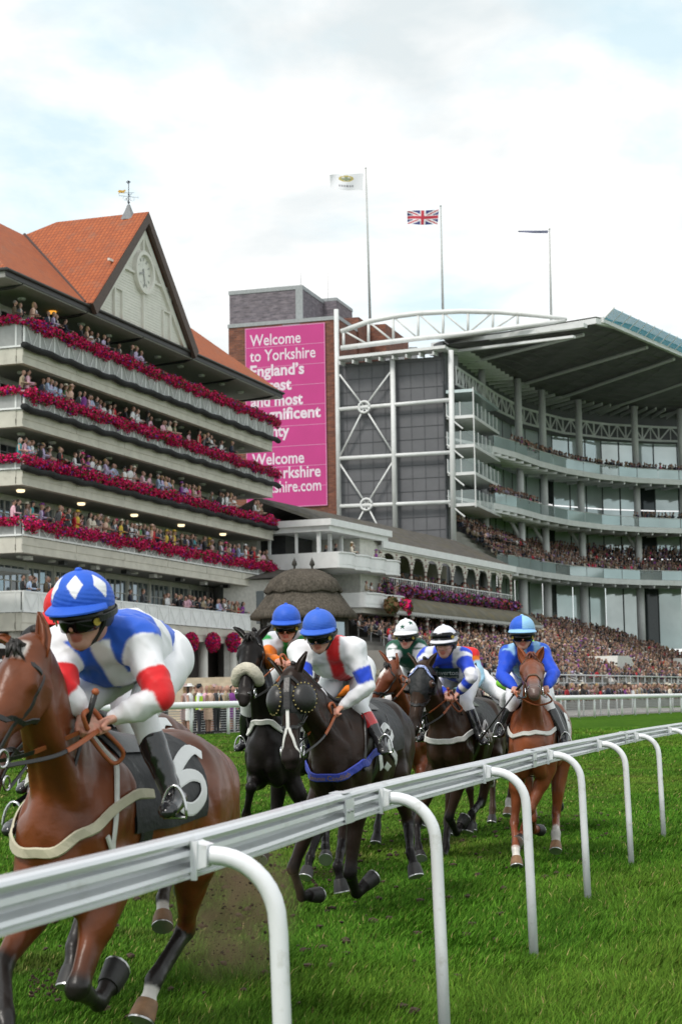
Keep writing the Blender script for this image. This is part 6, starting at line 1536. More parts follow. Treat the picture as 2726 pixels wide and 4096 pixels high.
# white cheeker on the hooded black horse, lettering on its breast strap
H = HS['h4']; hd = H.hd
for s in (-1, 1): H.hstrap(smooth_path([hd(.55, s*.004, -.2), hd(.62, s*.02, -.2), hd(.74, s*.14, -.12), hd(.84, s*.2, .03), hd(.92, s*.2, .05)], 5), .022, WEBW, 'cheeker_strap', off=.006)
H.hstrap([hd(t, 0, -.2) for t in (.38, .46, .55, .6)], .026, WEBW, 'cheeker_strap', off=.006)
H.hstrap([hd(t, 0, -.2) for t in np.linspace(.02, .42, 8)], .05, LEATHER, 'hood_band', off=.016)
H = HS['h4']; s_, g_, bs = H.bs; me = text_mesh('Jennie Candlish', .05, 'CENTER'); n = len(me.vertices)
i0 = len(s_)//2; cl_ = np.concatenate([[0], np.cumsum(np.linalg.norm(np.diff(s_, axis=0), axis=1))]); cl_ -= cl_[i0]
for v in me.vertices:
    x = v.co.x*1.0+.02; p = np.array([np.interp(x, cl_, s_[:, k]) for k in range(3)]); g = nrm([np.interp(x, cl_, g_[:, k]) for k in range(3)]); t = nrm([np.interp(x+.02, cl_, s_[:, k])-np.interp(x-.02, cl_, s_[:, k]) for k in range(3)]); up = nrm(np.cross(g, t)); up = up if up[2] > 0 else -up; v.co = p+g*.011+up*(v.co.y-.018)
me.update(); link_mesh('lettering', me, mat('gold_thread', (.28, .17, .03), .5), bs)
# ---------------------------------------------------------------- jockeys
SKIN = mat('skin', vcol=True, rough=.5, var=.08, scale=18, bump=.12, bscale=90, spec=.4)
SILK = mat('racing_silk', vcol=True, rough=.55, var=.05, scale=7, bump=.6, bscale=9, spec=.22, sheen=.1)
BREECH = mat('white_breeches', (.80, .80, .83), .6, var=.06, scale=9, bump=.35, bscale=18)
BOOT = mat('boot_leather', vcol=True, rough=.16, var=.15, scale=14, bump=.15, bscale=20, coat=.5)
CAPM = mat('cap_silk', vcol=True, rough=.52, spec=.25, var=.05, scale=9, bump=.3, bscale=22)
GOG = mat('goggle_lens', (.005, .005, .006), .16, var=0, spec=.3); SHELL = mat('helmet_black', (.012, .012, .013), .45, bump=.05); BUCK = mat('goggle_badge', (.45, .33, .06), .4)
cWH = (.82, .82, .86); cBL = (.028, .115, .60); cRD = (.66, .02, .025); cGR = (.02, .28, .06); cOR = (.80, .20, .015); cDG = (.008, .085, .05); cRB = (.025, .075, .62); cLB = (.30, .55, .82); cBK = (.015, .015, .017); cLM = (.22, .60, .04)
CANJ = dict(head=L0([.74, 0, 2.06]), SL=L0([.50, .175, 1.94]), SR=L0([.52, -.175, 1.94]), EL=L0([.57, .27, 1.72]), ER=L0([.57, -.27, 1.72]), WL=L0([.74, .07, 1.64]), WR=L0([.74, -.07, 1.64]), pel=L0([-.10, 0, 1.86]), KL=L0([.38, .25, 1.56]), KR=L0([.38, -.25, 1.56]), AL=L0([.22, .33, 1.22]), AR=L0([.22, -.33, 1.22]), TL=L0([.38, .34, 1.17]), TR=L0([.38, -.34, 1.17]))
def star_fn(px, py, r, n=5, rot=0.):
    an = np.arctan2(px, py)+rot; rr = np.hypot(px, py); a_ = np.abs(((an*n/(2*np.pi)) % 1)-.5)*2*np.pi/n; R_ = r*np.cos(np.pi*2/n)/np.cos(np.abs(np.pi*2/n-(np.pi/n-a_))) if False else r*(1-.62*np.abs(((an*n/(2*np.pi)+.5) % 1)-.5)*2)
    return rr < R_
def blur_col(C, Q):
    for _ in range(1):
        S = np.array(C)*2; n_ = np.full(len(C), 2.)
        for a, b in ((0, 1), (1, 2), (2, 3), (3, 0)): np.add.at(S, Q[:, a], C[Q[:, b]]); np.add.at(n_, Q[:, a], 1)
        C = S/n_[:, None]
    return C
for m_ in (SILK, BREECH):                                # folds: ridged noise instead of soft lumps
    for n_ in m_.node_tree.nodes:
        if n_.type == 'BUMP':
            t_ = n_.inputs['Height'].links[0].from_node; t_.noise_type = 'RIDGED_MULTIFRACTAL'; t_.inputs['Detail'].default_value = 2.5; t_.inputs['Scale'].default_value = 6.5; t_.inputs['Distortion'].default_value = .6; n_.inputs['Distance'].default_value = .012
def jockey(key, **c):
    H = HS[key]; dz = H.dz; J = {}
    for k, v in CANJ.items():
        q = c.get(k, v+np.array([0, 0, dz])); 
        if isinstance(q, tuple) and not isinstance(q[2], bool): q = hp(H, q[0], q[1], float(q[2])+(.14 if k in ('head', 'SL', 'SR', 'pel') else 0))
        if k in ('AL', 'TL', 'AR', 'TR') and not isinstance(q, tuple): q = np.array(q); q[1] = max(q[1], .285) if k[1] == 'L' else min(q[1], -.285)
        J[k] = q
    J['HL'] = J['pel']+np.array([.02, .10, -.03]); J['HR'] = J['pel']+np.array([.02, -.10, -.03])
    for s in 'LR':
        for a, b, l_ in (('S', 'E', .29), ('E', 'W', .25), ('H', 'K', .42), ('K', 'A', .39), ('A', 'T', .17)):
            if isinstance(J[b+s], tuple): J[b+s] = joint(H, J[a+s], J[b+s][:2], l_, J[b+s][2])
    h = c.get('h', .009); sc = c.get('seed', 1)
    yaw, pit = rad(c.get('yaw', 0)), rad(c.get('pitch', 26)); f = np.array([math.cos(pit)*math.cos(yaw), math.cos(pit)*math.sin(yaw), -math.sin(pit)]); l = nrm(np.cross([0, 0, 1], f)); roll = rad(c.get('roll', 0)); u = np.cross(f, l); l, u = l*math.cos(roll)+u*math.sin(roll), u*math.cos(roll)-l*math.sin(roll)
    hc = J['head']; hf = lambda x, y, z: hc+f*x+l*y+u*z
    nb = (J['SL']+J['SR'])/2+np.array([.0, 0, .02]); lat = nrm(J['SL']-J['SR']); ax_ = nrm(nb-J['pel']); front = nrm(np.cross(lat, ax_)); front = front if front[2] < 0 else -front
    lat_t = nrm(lat-ax_*np.dot(lat, ax_)); W0 = J['pel']*.55+nb*.45+front*.03; WB = J['pel']*.55+nb*.45-front*.045
    # skin body: head with features, neck, core, arms, hands
    S = Body()
    S.chain([(hf(-.015, 0, .03), .078, .085), (hf(.01, 0, .03), .074, .085)], l, .03, 'skull')
    S.chain([(hf(.035, 0, -.01), .066, .066), (hf(.040, 0, -.06), .058, .058), (hf(.052, 0, -.098), .040, .040)], l, .035, 'face')
    S.ball(hf(.078, 0, -.112), .021, .025, 'face'); S.chain([(hf(.098, 0, .0), .010, .011), (hf(.112, 0, -.030), .013, .014), (hf(.116, 0, -.038), .015, .013)], l, .016, 'nose')
    for s in (-1, 1):
        S.ball(hf(.074, s*.040, -.032), (.03, .022, .02), .025, 'face', l, f); S.ball(hf(.088, s*.03, .012), (.022, .012, .010), .02, 'face', f, l); S.ball(hf(.10, s*.013, -.040), .009, .01, 'nose')
        S.chain([(hf(-.005, s*.076, .0), .009, .022), (hf(-.008, s*.082, -.03), .008, .014)], f, .012, 'ear')
        S.chain([(hf(.03, s*.056, -.06), .012, .02), (hf(.065, s*.026, -.105), .014, .014)], f, .03, 'face')
    S.chain([(hf(.095, -.020, -.071), .007, .006), (hf(.101, 0, -.069), .008, .007), (hf(.095, .020, -.071), .007, .006)], u, .010, 'lip'); S.chain([(hf(.092, -.016, -.082), .007, .006), (hf(.098, 0, -.083), .009, .007), (hf(.092, .016, -.082), .007, .006)], u, .010, 'lip')
    S.chain([(hf(-.025, 0, -.06), .055, .058), (nb*.75+hc*.25-f*.03, .056, .06), (nb, .065, .06)], l, .03, 'neck')
    S.chain([(J['pel'], .12, .09), (WB, .12, .085), (nb-ax_*.10, .14, .09), (nb, .10, .06)], lat_t, .04, 'core')
    for s, sg in (('L', 1), ('R', -1)):
        S.chain([(J['S'+s], .045, None), (J['E'+s], .036, None), (J['W'+s], .026, .024)], k=.03, tag='arm'); S.chain([(J['H'+s], .07, None), (J['K'+s], .045, None), (J['A'+s], .03, None)], k=.03, tag='leg')
        wv_ = nrm(J['W'+s]-J['E'+s]); dr = nrm(wv_*.6+np.array([.75, 0, -.1])); up_ = nrm(np.array([.15, -sg*.25, 1.])-dr*np.dot([.15, -sg*.25, 1.], dr)); ac = np.cross(up_, dr); w0 = J['W'+s]
        S.chain([(w0, .027, .022), (w0+dr*.03, .034, .018), (w0+dr*.075, .041, .016)], ac, .012, 'hand')
        for i, ln in enumerate((.92, 1.0, .95, .78)):
            kk = w0+dr*(.078 if i in (1, 2) else .072)+ac*(.033-.022*i)*(-sg)
            S.chain([(kk, .0105, None), (kk+dr*.030*ln-up_*.010, .0102, None), (kk+dr*.028*ln-up_*.034*ln, .0095, None), (kk-dr*.002-up_*.036*ln, .0085, None)], ac, .006, 'finger')
        tb_ = w0+dr*.025+ac*.034*(-sg); S.chain([(tb_, .014, None), (tb_+dr*.032+ac*.012*(-sg)-up_*.008, .0125, None), (tb_+dr*.060+ac*.0*(-sg)-up_*.012, .010, None)], ac, .010, 'thumb')
        J['hand'+s] = w0+dr*.085-up_*.018
    V, Q = S.surface(c.get('hs', .0085), None, 1); ci, st = S.nearest(V); tg = np.array([q[2] for q in S.ch])[ci]
    sk = np.array(c.get('skin', (.60, .33, .25))); C = np.tile(sk, (len(V), 1)); C[tg == 'lip'] = sk*[.72, .42, .42]; C[np.isin(tg, ('nose', 'ear', 'finger'))] = sk*[1.06, .90, .88]
    rel = V-hc; X, Y, Z = rel@f, rel@l, rel@u; jawm = (tg == 'face') & (Z < -.06); C[jawm] = C[jawm]*[.82, .80, .82]
    C[(np.isin(tg, ('skull',))) & (X < .03) & (Z > -.04)] = (.035, .022, .015)
    base = J['pel']*[1, 1, 0]+[0, 0, 0]
    root = thing('person', c['label'], 'jockey', tuple(to_world(H, J['pel'])), H.rz, 'jockeys riding in the race'); off = J['pel']
    lk = lambda nm, v, q, col, m_, par=root, sm=True: link_mesh(nm, np_mesh(nm, np.asarray(v)-off, q, col, smooth=sm), m_, par)
    def mbl(q, nm, m_, par=root, **k): 
        q.v = [tuple(np.array(p)-off) for p in q.v]; return q.build(nm, m_, par, **k)
    lk('body', V, Q, C, SKIN)
    # silks
    T = Body()
    T.chain([(J['pel']+ax_*.02, .150, .125), (W0-front*.035, .165, .165), (nb*.75+J['pel']*.25+front*.025, .188, .160), (nb-ax_*.02, .150, .095), (nb+ax_*.03, .085, .07)], lat_t, .05, 'torso')
    T.chain([(J['SL'], .088, None), (nb, .09, None), (J['SR'], .088, None)], ax_, .06, 'torso')
    for s in 'LR':
        m_ = J['E'+s]*.5+J['W'+s]*.5; T.chain([(J['S'+s], .082, .088), (J['S'+s]*.5+J['E'+s]*.5, .070, .076), (J['E'+s], .058, .060), (m_, .056, .060), (J['E'+s]*.12+J['W'+s]*.88, .042, .042), (J['W'+s], .034, .034)], k=.05, tag='arm'+s)
    V, Q = T.surface(h, waves(sc, .0052, (26, 48, 80)), 1); ci, st = T.nearest(V); tg = np.array([q[2] for q in T.ch])[ci]
    rel = V-J['pel']; t = (rel@ax_)/np.linalg.norm(nb-J['pel']); y = (rel@lat_t)/.19; fr = (rel-np.outer(rel@ax_, ax_))@front/.14
    lk('silks', V, Q, blur_col(c['silk'](tg, st, t, y, fr, V), Q), SILK)
    J['front'] = front; J['lat'] = lat_t; J['ax'] = ax_
    # breeches, boots
    Bq = Body(); Bq.chain([(J['pel']-ax_*.05, .155, .125), (J['pel']+ax_*.10, .140, .115)], lat_t, .06, 'hip')
    for s in 'LR':
        bt = Body()
        K_, A_, T_ = J['K'+s], J['A'+s], J['T'+s]
        Bq.chain([(J['H'+s], .105, .115), (J['H'+s]*.4+K_*.6, .086, .092), (K_, .064, .068), (K_*.62+A_*.38, .052, .055)], k=.06, tag='leg')
        hl = A_-nrm(T_-A_)*.06+nrm(A_-K_)*.035
        bt.chain([(K_*.68+A_*.32, .058, .060), (K_*.45+A_*.55, .055, .058), (K_*.1+A_*.9, .042, .046), (A_, .042, .045)], k=.03, tag='shaft'); bt.chain([(hl, .036, .034), (A_+nrm(A_-K_)*.03, .040, .040), (T_*.8+A_*.2+nrm(A_-K_)*.02, .042, .032), (T_+nrm(A_-K_)*.02, .030, .024)], (0, 1, 0), .03, 'foot')
        V, Q = bt.surface(h, waves(sc+7, .002, (40, 70)), 1); ci, st = bt.nearest(V); C = np.tile(cBK, (len(V), 1)); 
        if 'boottop' in c: m_ = (np.array([q[2] for q in bt.ch])[ci] == 'shaft') & (st < .42); C[m_] = c['boottop']
        lk('boot', V, Q, C, BOOT)
    V, Q = Bq.surface(h, waves(sc+3, .0035, (26, 48)), 1); lk('breeches', V, Q, None, c.get('breech', BREECH))
    # cap
    nu, nv = (168, 70) if c.get('fine') else (88, 40); Vc = []; Cc = []
    for j in range(nv+1):
        el = rad(-12+102*j/nv)
        for i in range(nu):
            az = 2*math.pi*i/nu; r_ = 1+.012*math.sin(az*9+el*40)*max(0, .5-abs(el-.1)); Vc.append(hf(.146*math.cos(el)*math.cos(az)*r_-.005, .120*math.cos(el)*math.sin(az)*r_, .048+.128*math.sin(el)+.018*math.cos(az)*math.cos(el)))
            Cc.append(c['cap'](az if az < math.pi else az-2*math.pi, el))
    Fc = [(j*nu+i, j*nu+(i+1) % nu, (j+1)*nu+(i+1) % nu, (j+1)*nu+i) for j in range(nv) for i in range(nu)]
    cap = lk('cap', Vc, np.array(Fc), np.array(Cc), CAPM)
    q = MB(); q.col = c['cap'](0, math.pi/2); q.ico(hf(-.005, 0, .177), (.016, .016, .010), 2)
    pk = []
    for i in range(25):
        az = rad(-78+156*i/24); e_ = math.cos(az*.98)**.6*.046+.004; b0 = (.147*math.cos(az)-.005, .121*math.sin(az)); z0 = .048-.012+.018*math.cos(az); o = (b0[0]+e_*math.cos(az*.8), b0[1]+e_*.55*math.sin(az)); dr_ = .016*(e_/.066)
        pk.append([hf(*b0, z0+.006), hf((b0[0]+o[0])/2, (b0[1]+o[1])/2, z0+.002-dr_*.3), hf(*o, z0-.004-dr_), hf(*o, z0-.011-dr_), hf((b0[0]+o[0])/2, (b0[1]+o[1])/2, z0-.007-dr_*.3), hf(*b0, z0-.004)])
    q.col = c.get('peak', c['cap'](0, 0)); q.loft(pk); mbl(q, 'peak', CAPM, cap, auto=35)
    q = MB(); q.loft([[hf((.150*k_)*math.cos(a_)-.006, .119*k_*math.sin(a_), z_+.02*math.cos(a_)) for a_ in np.linspace(0, 2*math.pi, 40, False)] for k_, z_ in ((.94, .05), (.985, .012), (.97, -.012), (.9, -.022))])
    pk = []
    for i in range(21):
        az = rad(-70+140*i/20); e_ = math.cos(az)**.6*.036+.004; b0 = (.146*math.cos(az)-.006, .116*math.sin(az)); z0 = .012+.018*math.cos(az); o = (b0[0]+e_*math.cos(az*.8), b0[1]+e_*.4*math.sin(az))
        pk.append([hf(*b0, z0+.01), hf(*o, z0-.006), hf(*o, z0-.016), hf(*b0, z0-.016)])
    q.loft(pk)
    for s in (-1, 1):
        q.tube([hf(.01, s*.100, .01), hf(.015, s*.086, -.05), hf(.045, s*.056, -.105), hf(.07, 0, -.138)], [.012, .012, .009, .008], 6); q.loft([[hf(-.03+.055*math.cos(b)*k_, s*(.088+.012*(1-k_)), -.028+.04*math.sin(b)*k_) for b in np.linspace(0, 2*math.pi, 14, False)] for k_ in (1, .9, .4)])
    mbl(q, 'helmet_shell', SHELL, auto=40)
    # goggles
    gz, gk = c.get('goggle', (-.022, 1.0)); q = MB(); rr = []
    for i in range(31):
        az = rad(-66+132*i/30); R1 = (.128 if gk == 1 else .166); ry = (.098 if gk == 1 else .128); hh = .036-.012*math.exp(-(az/.16)**2)-.006*(abs(az) > 1.0)
        b = lambda k_, z_: hf(R1*k_*math.cos(az)-.004, ry*k_*math.sin(az), gz+z_+(.02*math.cos(az) if gk != 1 else 0))
        rr.append([b(.93, hh), b(1.0, hh*.9), b(1.03, 0), b(1.0, -hh*.95), b(.93, -hh)])
    q.loft(rr); gg = mbl(q, 'goggles', GOG, smooth=True)
    q = MB()
    for s in (-1, 1): 
        e_ = hf(R1*math.cos(rad(58))*1.0, s*ry*math.sin(rad(58))*1.06, gz); n_ = nrm(e_-hf(0, 0, gz)); _, s1, s2 = frame_of(n_); q.prism([e_+n_*.004+(s1*math.cos(b)+s2*math.sin(b))*.016 for b in np.linspace(0, 2*math.pi, 14, False)], n_*.005)
    mbl(q, 'badge', BUCK, gg)
    q = MB(); v_ = [hf((.153 if gk == 1 else .165)*math.cos(a_)-.006, (.122 if gk == 1 else .130)*math.sin(a_), gz+.012) for a_ in np.linspace(rad(60), rad(300), 30)]
    q.add(*strip(v_, [nrm(p-hc) for p in v_], .028, .003)); mbl(q, 'goggle_strap', SHELL, gg)
    if gk != 1:
        for s in (-1, 1): mbl(MB().ico(hf(.094, s*.031, -.006), (.012, .014, .007), 2), 'eye', EYEM, smooth=True)
    # reins from the bit to the hands belong to the horse
    for s, sg in (('L', 1), ('R', -1)):
        a_, b_ = H.bit[sg], J['hand'+s]; md = a_*.5+b_*.5-np.array([0, -sg*.02, .03]); P = smooth_path([a_, md, b_], 8); n = len(P)
        nn = [nrm(np.array([.2, sg*1., .3])) for _ in P]; k_ = int(n*.55); q = MB(); q.add(*strip(P[:k_+1], nn[:k_+1], .018, .005)); q.build('rein', LEATHER, H.bridle)
        q = MB(); q.add(*strip(P[k_:], nn[k_:], .022, .007)); q.build('rein_grip', TAN, H.bridle)
    lp = c.get('loop', .12); P = smooth_path([J['handL'], J['handL']+[-.10, .05, -lp*.7], J['handL']*.5+J['handR']*.5+[-.12, .03, -lp], J['handR']+[-.05, 0, -.03], J['handR']], 8); q = MB(); q.tube(P, .009, 6); q.build('rein_loop', TAN, H.bridle, smooth=True)
    P = smooth_path([J['handR']*.5+J['handL']*.5+[.05, 0, .0], J['handR']*.5+J['handL']*.5+[.09, 0, .06], J['handR']*.5+J['handL']*.5+[.0, .0, .075], J['handL']+[-.02, 0, .02]], 6); q = MB(); q.tube(P, .011, 6); q.build('rein_loop', TAN, H.bridle, smooth=True)
    for s, sg in (('L', 1), ('R', -1)):
        A_ = J['A'+s]; T_ = J['T'+s]; ft = A_*.45+T_*.55+nrm(A_-J['K'+s])*.065; q = MB(); q.tube([ft+np.array([0, sg*.055*math.cos(b), .13*abs(math.sin(b)) if math.sin(b) > 0 else 0]) for b in np.linspace(0, 2*math.pi, 25)], .007, 6); q.build('stirrup', BITS, H.root, smooth=True)
        s_, g_ = H.bt.snap([[.03, sg*.3, 1.5+dz]], .05); P = [s_[0], (s_[0]+ft)/2+[0, sg*.04, .02], ft+[0, 0, .12]]; q = MB(); q.add(*strip(smooth_path(P, 5), [np.array([0, sg, 0.])]*11, .026, .005)); q.build('stirrup_leather', LEATHER, H.root)
    if c.get('whip'):
        s, dv = c['whip']; hd_ = J['hand'+s]; dv = nrm(dv); wt = thing('whip', c['whiplab'], 'whip', tuple(to_world(H, hd_)), H.rz)
        q = MB(); q.tube([-dv*.16, dv*.04], .013, 8); q.tube([dv*.04, dv*.5], [.009, .006], 6); q.add(*strip([dv*.5, dv*.62], [np.array([0, 0, 1.])]*2, .03, .006)); q.build('shaft', LEATHER, wt, smooth=True); MB().ico(-dv*.165, .016, 2).build('cap_end', TAN, wt, smooth=True)
    JK[key] = J; J['root'] = root; J['off'] = off; J['shirt'] = T; return J
JK = {}
def base(tg, col, sleeve): C = np.tile(np.array(col, float), (len(tg), 1)); C[tg != 'torso'] = sleeve; return C
def hoop(C, tg, st, a, b, col): C[(tg != 'torso') & (st > a) & (st < b)] = col
def silk1(tg, st, t, y, fr, V):
    C = base(tg, cWH, cWH); to = tg == 'torso'
    C[to & (fr > .0) & (y < .02) & (t > .2)] = cBL; C[to & (fr <= .12) & (y > -.15) & (t > .52)] = cBL; C[to & (fr > .12) & (y > .45) & (t > .86)] = cBL
    C[to & (y > .0) & (t < .26)] = cBL; C[(tg == 'armL') & (st < .04)] = cBL; hoop(C, tg, st, .24, .42, cRD); return C
def silk4(tg, st, t, y, fr, V):
    C = base(tg, cWH, cWH); to = tg == 'torso'; C[to & (np.abs(y-.22-.25*(t-.6)) < .26)] = cRD; hoop(C, tg, st, .20, .37, cRB); return C
def silk3(tg, st, t, y, fr, V):
    C = base(tg, (.62, .64, .70), cOR); to = tg == 'torso'; C[to & (np.abs(y) < .42*np.clip((1.25-t)*1.6, .3, 1))] = cGR; C[to & (np.abs(y) > .85)] = cGR; C[(tg != 'torso') & (st < .10)] = cGR; C[(tg == 'armR') & (st < .2) & (st > .1)] = (.62, .64, .70); return C
def silk5(tg, st, t, y, fr, V):
    C = base(tg, cDG, cWH); m = tg != 'torso'; C[m & star_fn(((st*5) % 1)-.5, np.sin(V[:, 2]*34), .42)] = cDG; return C
def silk6(tg, st, t, y, fr, V):
    C = base(tg, cRB, cWH); to = tg == 'torso'; k_ = np.abs(y)-.52-.5*(t-.75); C[to & (np.abs(k_) < .2)] = (.70, .72, .76); hoop(C, tg, st, .10, .30, cRB); hoop(C, tg, st, .47, .60, cRB); hoop(C, tg, st, .72, .82, cRB); hoop(C, tg, st, .95, 1, cRD); return C
def silk7(tg, st, t, y, fr, V):
    C = base(tg, (.36, .60, .80), (.36, .60, .80)); C[(tg == 'torso') & (t > .72) & (t < .86)] = cOR; C[(tg == 'torso') & (t > .86)] = cRD; hoop(C, tg, st, .06, .13, cOR); hoop(C, tg, st, 0, .06, cRD); return C
def silk8(tg, st, t, y, fr, V):
    C = base(tg, (.02, .10, .58), (.015, .075, .62)); to = tg == 'torso'; k_ = np.abs(y)-.45-.45*(t-.75); C[to & (np.abs(k_) < .16)] = cLB; C[to & (np.abs(y) < .12) & (t > .35)] = cLB; C[(tg != 'torso') & (st < .05)] = cLB; return C
def plain(a, b): return lambda tg, st, t, y, fr, V: base(tg, a, b)
def cap1(az, el):
    for a0, e0 in ((0., .62), (1.05, .55), (-1.05, .55), (2.1, .55), (-2.1, .55), (3.14, .55)):
        d = abs((az-.36-a0+math.pi) % (2*math.pi)-math.pi)
        if d*math.cos(el)/.27+abs(el-e0)/.46 < 1: return cWH
    return cBL
def cap5(az, el):
    for a0, e0 in ((0., .40), (.95, .75), (-.95, .75), (1.9, .4), (-1.9, .4), (3.1, .4)):
        d = ((az-a0+math.pi) % (2*math.pi)-math.pi)*math.cos(el)
        if bool(star_fn(np.array(d), np.array(el-e0), .25)): return cDG
    return cWH
def cap8(az, el): return cLB if (int(math.floor(az/(math.pi/2)+2)) % 2 == 0) != (el < .0) else (.03, .12, .62)
one = lambda col: (lambda az, el: col)
jockey('h1', label='jockey in blue and white quartered silks, red armbands and white diamond cap', h=.0065, hs=.0062, fine=1, seed=2, head=(338, 2450, .60), SR=(232, 2600, .42), SL=(552, 2560, .36), ER=(265, 2775, True), WR=(335, 2850, .70), EL=(645, 2790, True), WL=(468, 2868, .62), pel=(610, 2610, -.28), KL=(565, 2850, .40), AL=(690, 3185, .40), TL=(660, 3232, .52), KR=(322, 2810, .45), silk=silk1, cap=cap1, pitch=17, yaw=-4, whip=('R', (-.15, -.35, -.9)), whiplab='short black whip with a red end in the hand of the quartered jockey', loop=.14)
jockey('h4', label='jockey in white silks with red sash, blue armbands and plain blue cap', h=.010, seed=5, head=(1279, 2530, .60), SR=(1202, 2612, .42), SL=(1412, 2600, .37), ER=(1218, 2725, True), WR=(1310, 2815, .62), EL=(1470, 2745, True), WL=(1368, 2826, .58), pel=(1402, 2668, -.28), KL=(1438, 2825, .36), AL=(1500, 2955, .40), TL=(1528, 3000, .50), KR=(1285, 2800, .40), silk=silk4, cap=one((.045, .14, .62)), boottop=(.55, .025, .03), pitch=18, yaw=0)
jockey('h3', label='jockey in green and grey silks with orange sleeves and bright blue cap', h=.011, seed=7, head=(1146, 2498, .6), SR=(1080, 2575, .42), SL=(1212, 2570, .4), ER=(1068, 2645, True), WR=(1118, 2642, True), EL=(1225, 2655, True), WL=(1165, 2648, True), pel=(1172, 2650, -.28), silk=silk3, cap=one((.035, .12, .60)), pitch=14, yaw=10)
jockey('h5', label='jockey in dark green silks and white cap with green stars', h=.012, seed=9, head=(1626, 2540, .6), SR=(1578, 2595, .42), SL=(1676, 2592, .4), ER=(1565, 2672, True), WR=(1592, 2718, True), EL=(1690, 2672, True), WL=(1640, 2712, True), pel=(1668, 2655, -.28), silk=silk5, fine=1, cap=cap5, pitch=12, yaw=-4)
jockey('h6', label='jockey in blue silks with white braces, goggles pushed up on white cap', h=.011, hs=.008, seed=11, head=(1779, 2572, .6), SR=(1708, 2628, .42), SL=(1848, 2626, .38), ER=(1705, 2725, True), WR=(1785, 2775, True), EL=(1886, 2708, True), WL=(1832, 2772, .62), pel=(1845, 2692, -.28), KL=(1862, 2806, .38), AL=(1916, 2940, .40), TL=(1935, 2965, .50), silk=silk6, cap=one((.74, .74, .80)), pitch=13, yaw=-4, goggle=(.075, 1.3), whip=('L', (-.6, .1, -.5)), whiplab='black whip in the hand of the jockey with braces')
jockey('h8', label='jockey in royal blue silks with pale blue braces and quartered blue cap', h=.011, seed=13, head=(2087, 2537, .6), SR=(2034, 2618, .42), SL=(2160, 2612, .4), ER=(2006, 2706, True), WR=(2056, 2750, True), EL=(2214, 2692, True), WL=(2182, 2748, True), pel=(2112, 2690, -.28), KL=(2180, 2802, .38), AL=(2212, 2940, .40), TL=(2214, 2975, .5), KR=(2048, 2812, .38), AR=(2012, 2905, .36), TR=(2008, 2935, .5), silk=silk8, cap=cap8, peak=cLB, pitch=8, yaw=8, whip=('R', (-.5, -.75, -.9)), whiplab='long black whip carried low by the jockey on the chestnut')
jockey('h2', label='jockey in red cap and red sleeves on the far side of the nearest bay', h=.012, seed=15, head=(278, 2462, .6), silk=plain(cBK, cRD), cap=one(cRD))
jockey('h7', label='jockey in pale blue silks with orange and red shoulder hoops', h=.012, seed=17, head=(1795, 2600, .6), SR=(1775, 2630, .42), SL=(1885, 2622, .38), EL=(1918, 2710, True), WL=(1885, 2765, True), pel=(1895, 2705, -.28), silk=silk7, cap=one(cOR))
jockey('h8b', label='jockey in lime green silks hidden behind the rider of the chestnut', h=.014, seed=19, head=(2105, 2610, .6), SR=(2070, 2655, .42), SL=(2150, 2650, .4), pel=(2130, 2730, -.28), silk=plain(cLM, cLM), cap=one(cLM))
jockey('h9', label='jockey in white silks with orange sleeves behind the red sashed rider', h=.014, seed=21, silk=plain(cWH, cOR), cap=one(cOR))
# sponsor panel on the striped jockey's chest
H, J = HS['h6'], JK['h6']; T = J['shirt']
def on_shirt(H, T, u, v, x, off): return T.snap([hp(H, u, v, x)], off)
g_ = [list(trace(H, T, [(1728+106*i/12, 2672+42*j/5) for i in range(13)], .007)[0]) for j in range(6)]
V = np.array([p for r in g_ for p in r]); F = np.array([(j*13+i, (j+1)*13+i, (j+1)*13+i+1, j*13+i+1) for j in range(5) for i in range(12)])
pan = link_mesh('sponsor_panel', np_mesh('sponsor_panel', V-J['off'], F, smooth=True), mat('panel_green', (.012, .05, .045), .5), J['root'])
def lay_text(body, u0, v0, px, nm, m_, par, H, T, x, off, o0):
    me = text_mesh(body, 1.0, bold=.01); co = np.array([q.co for q in me.vertices]); S_, _g = trace(H, T, [(u0+a*px, v0-b*px) for a, b, _ in co], off)
    for q, p in zip(me.vertices, S_): q.co = p-o0
    me.update(); link_mesh(nm, me, m_, par)
TX = mat('panel_lettering', (.62, .68, .66), .6)
lay_text('Haverton', 1731, 2699, 26, 'lettering', TX, pan, H, T, .78, .012, J['off']); lay_text('Wealth Management', 1738, 2711, 10.5, 'lettering', TX, pan, H, T, .78, .012, J['off'])
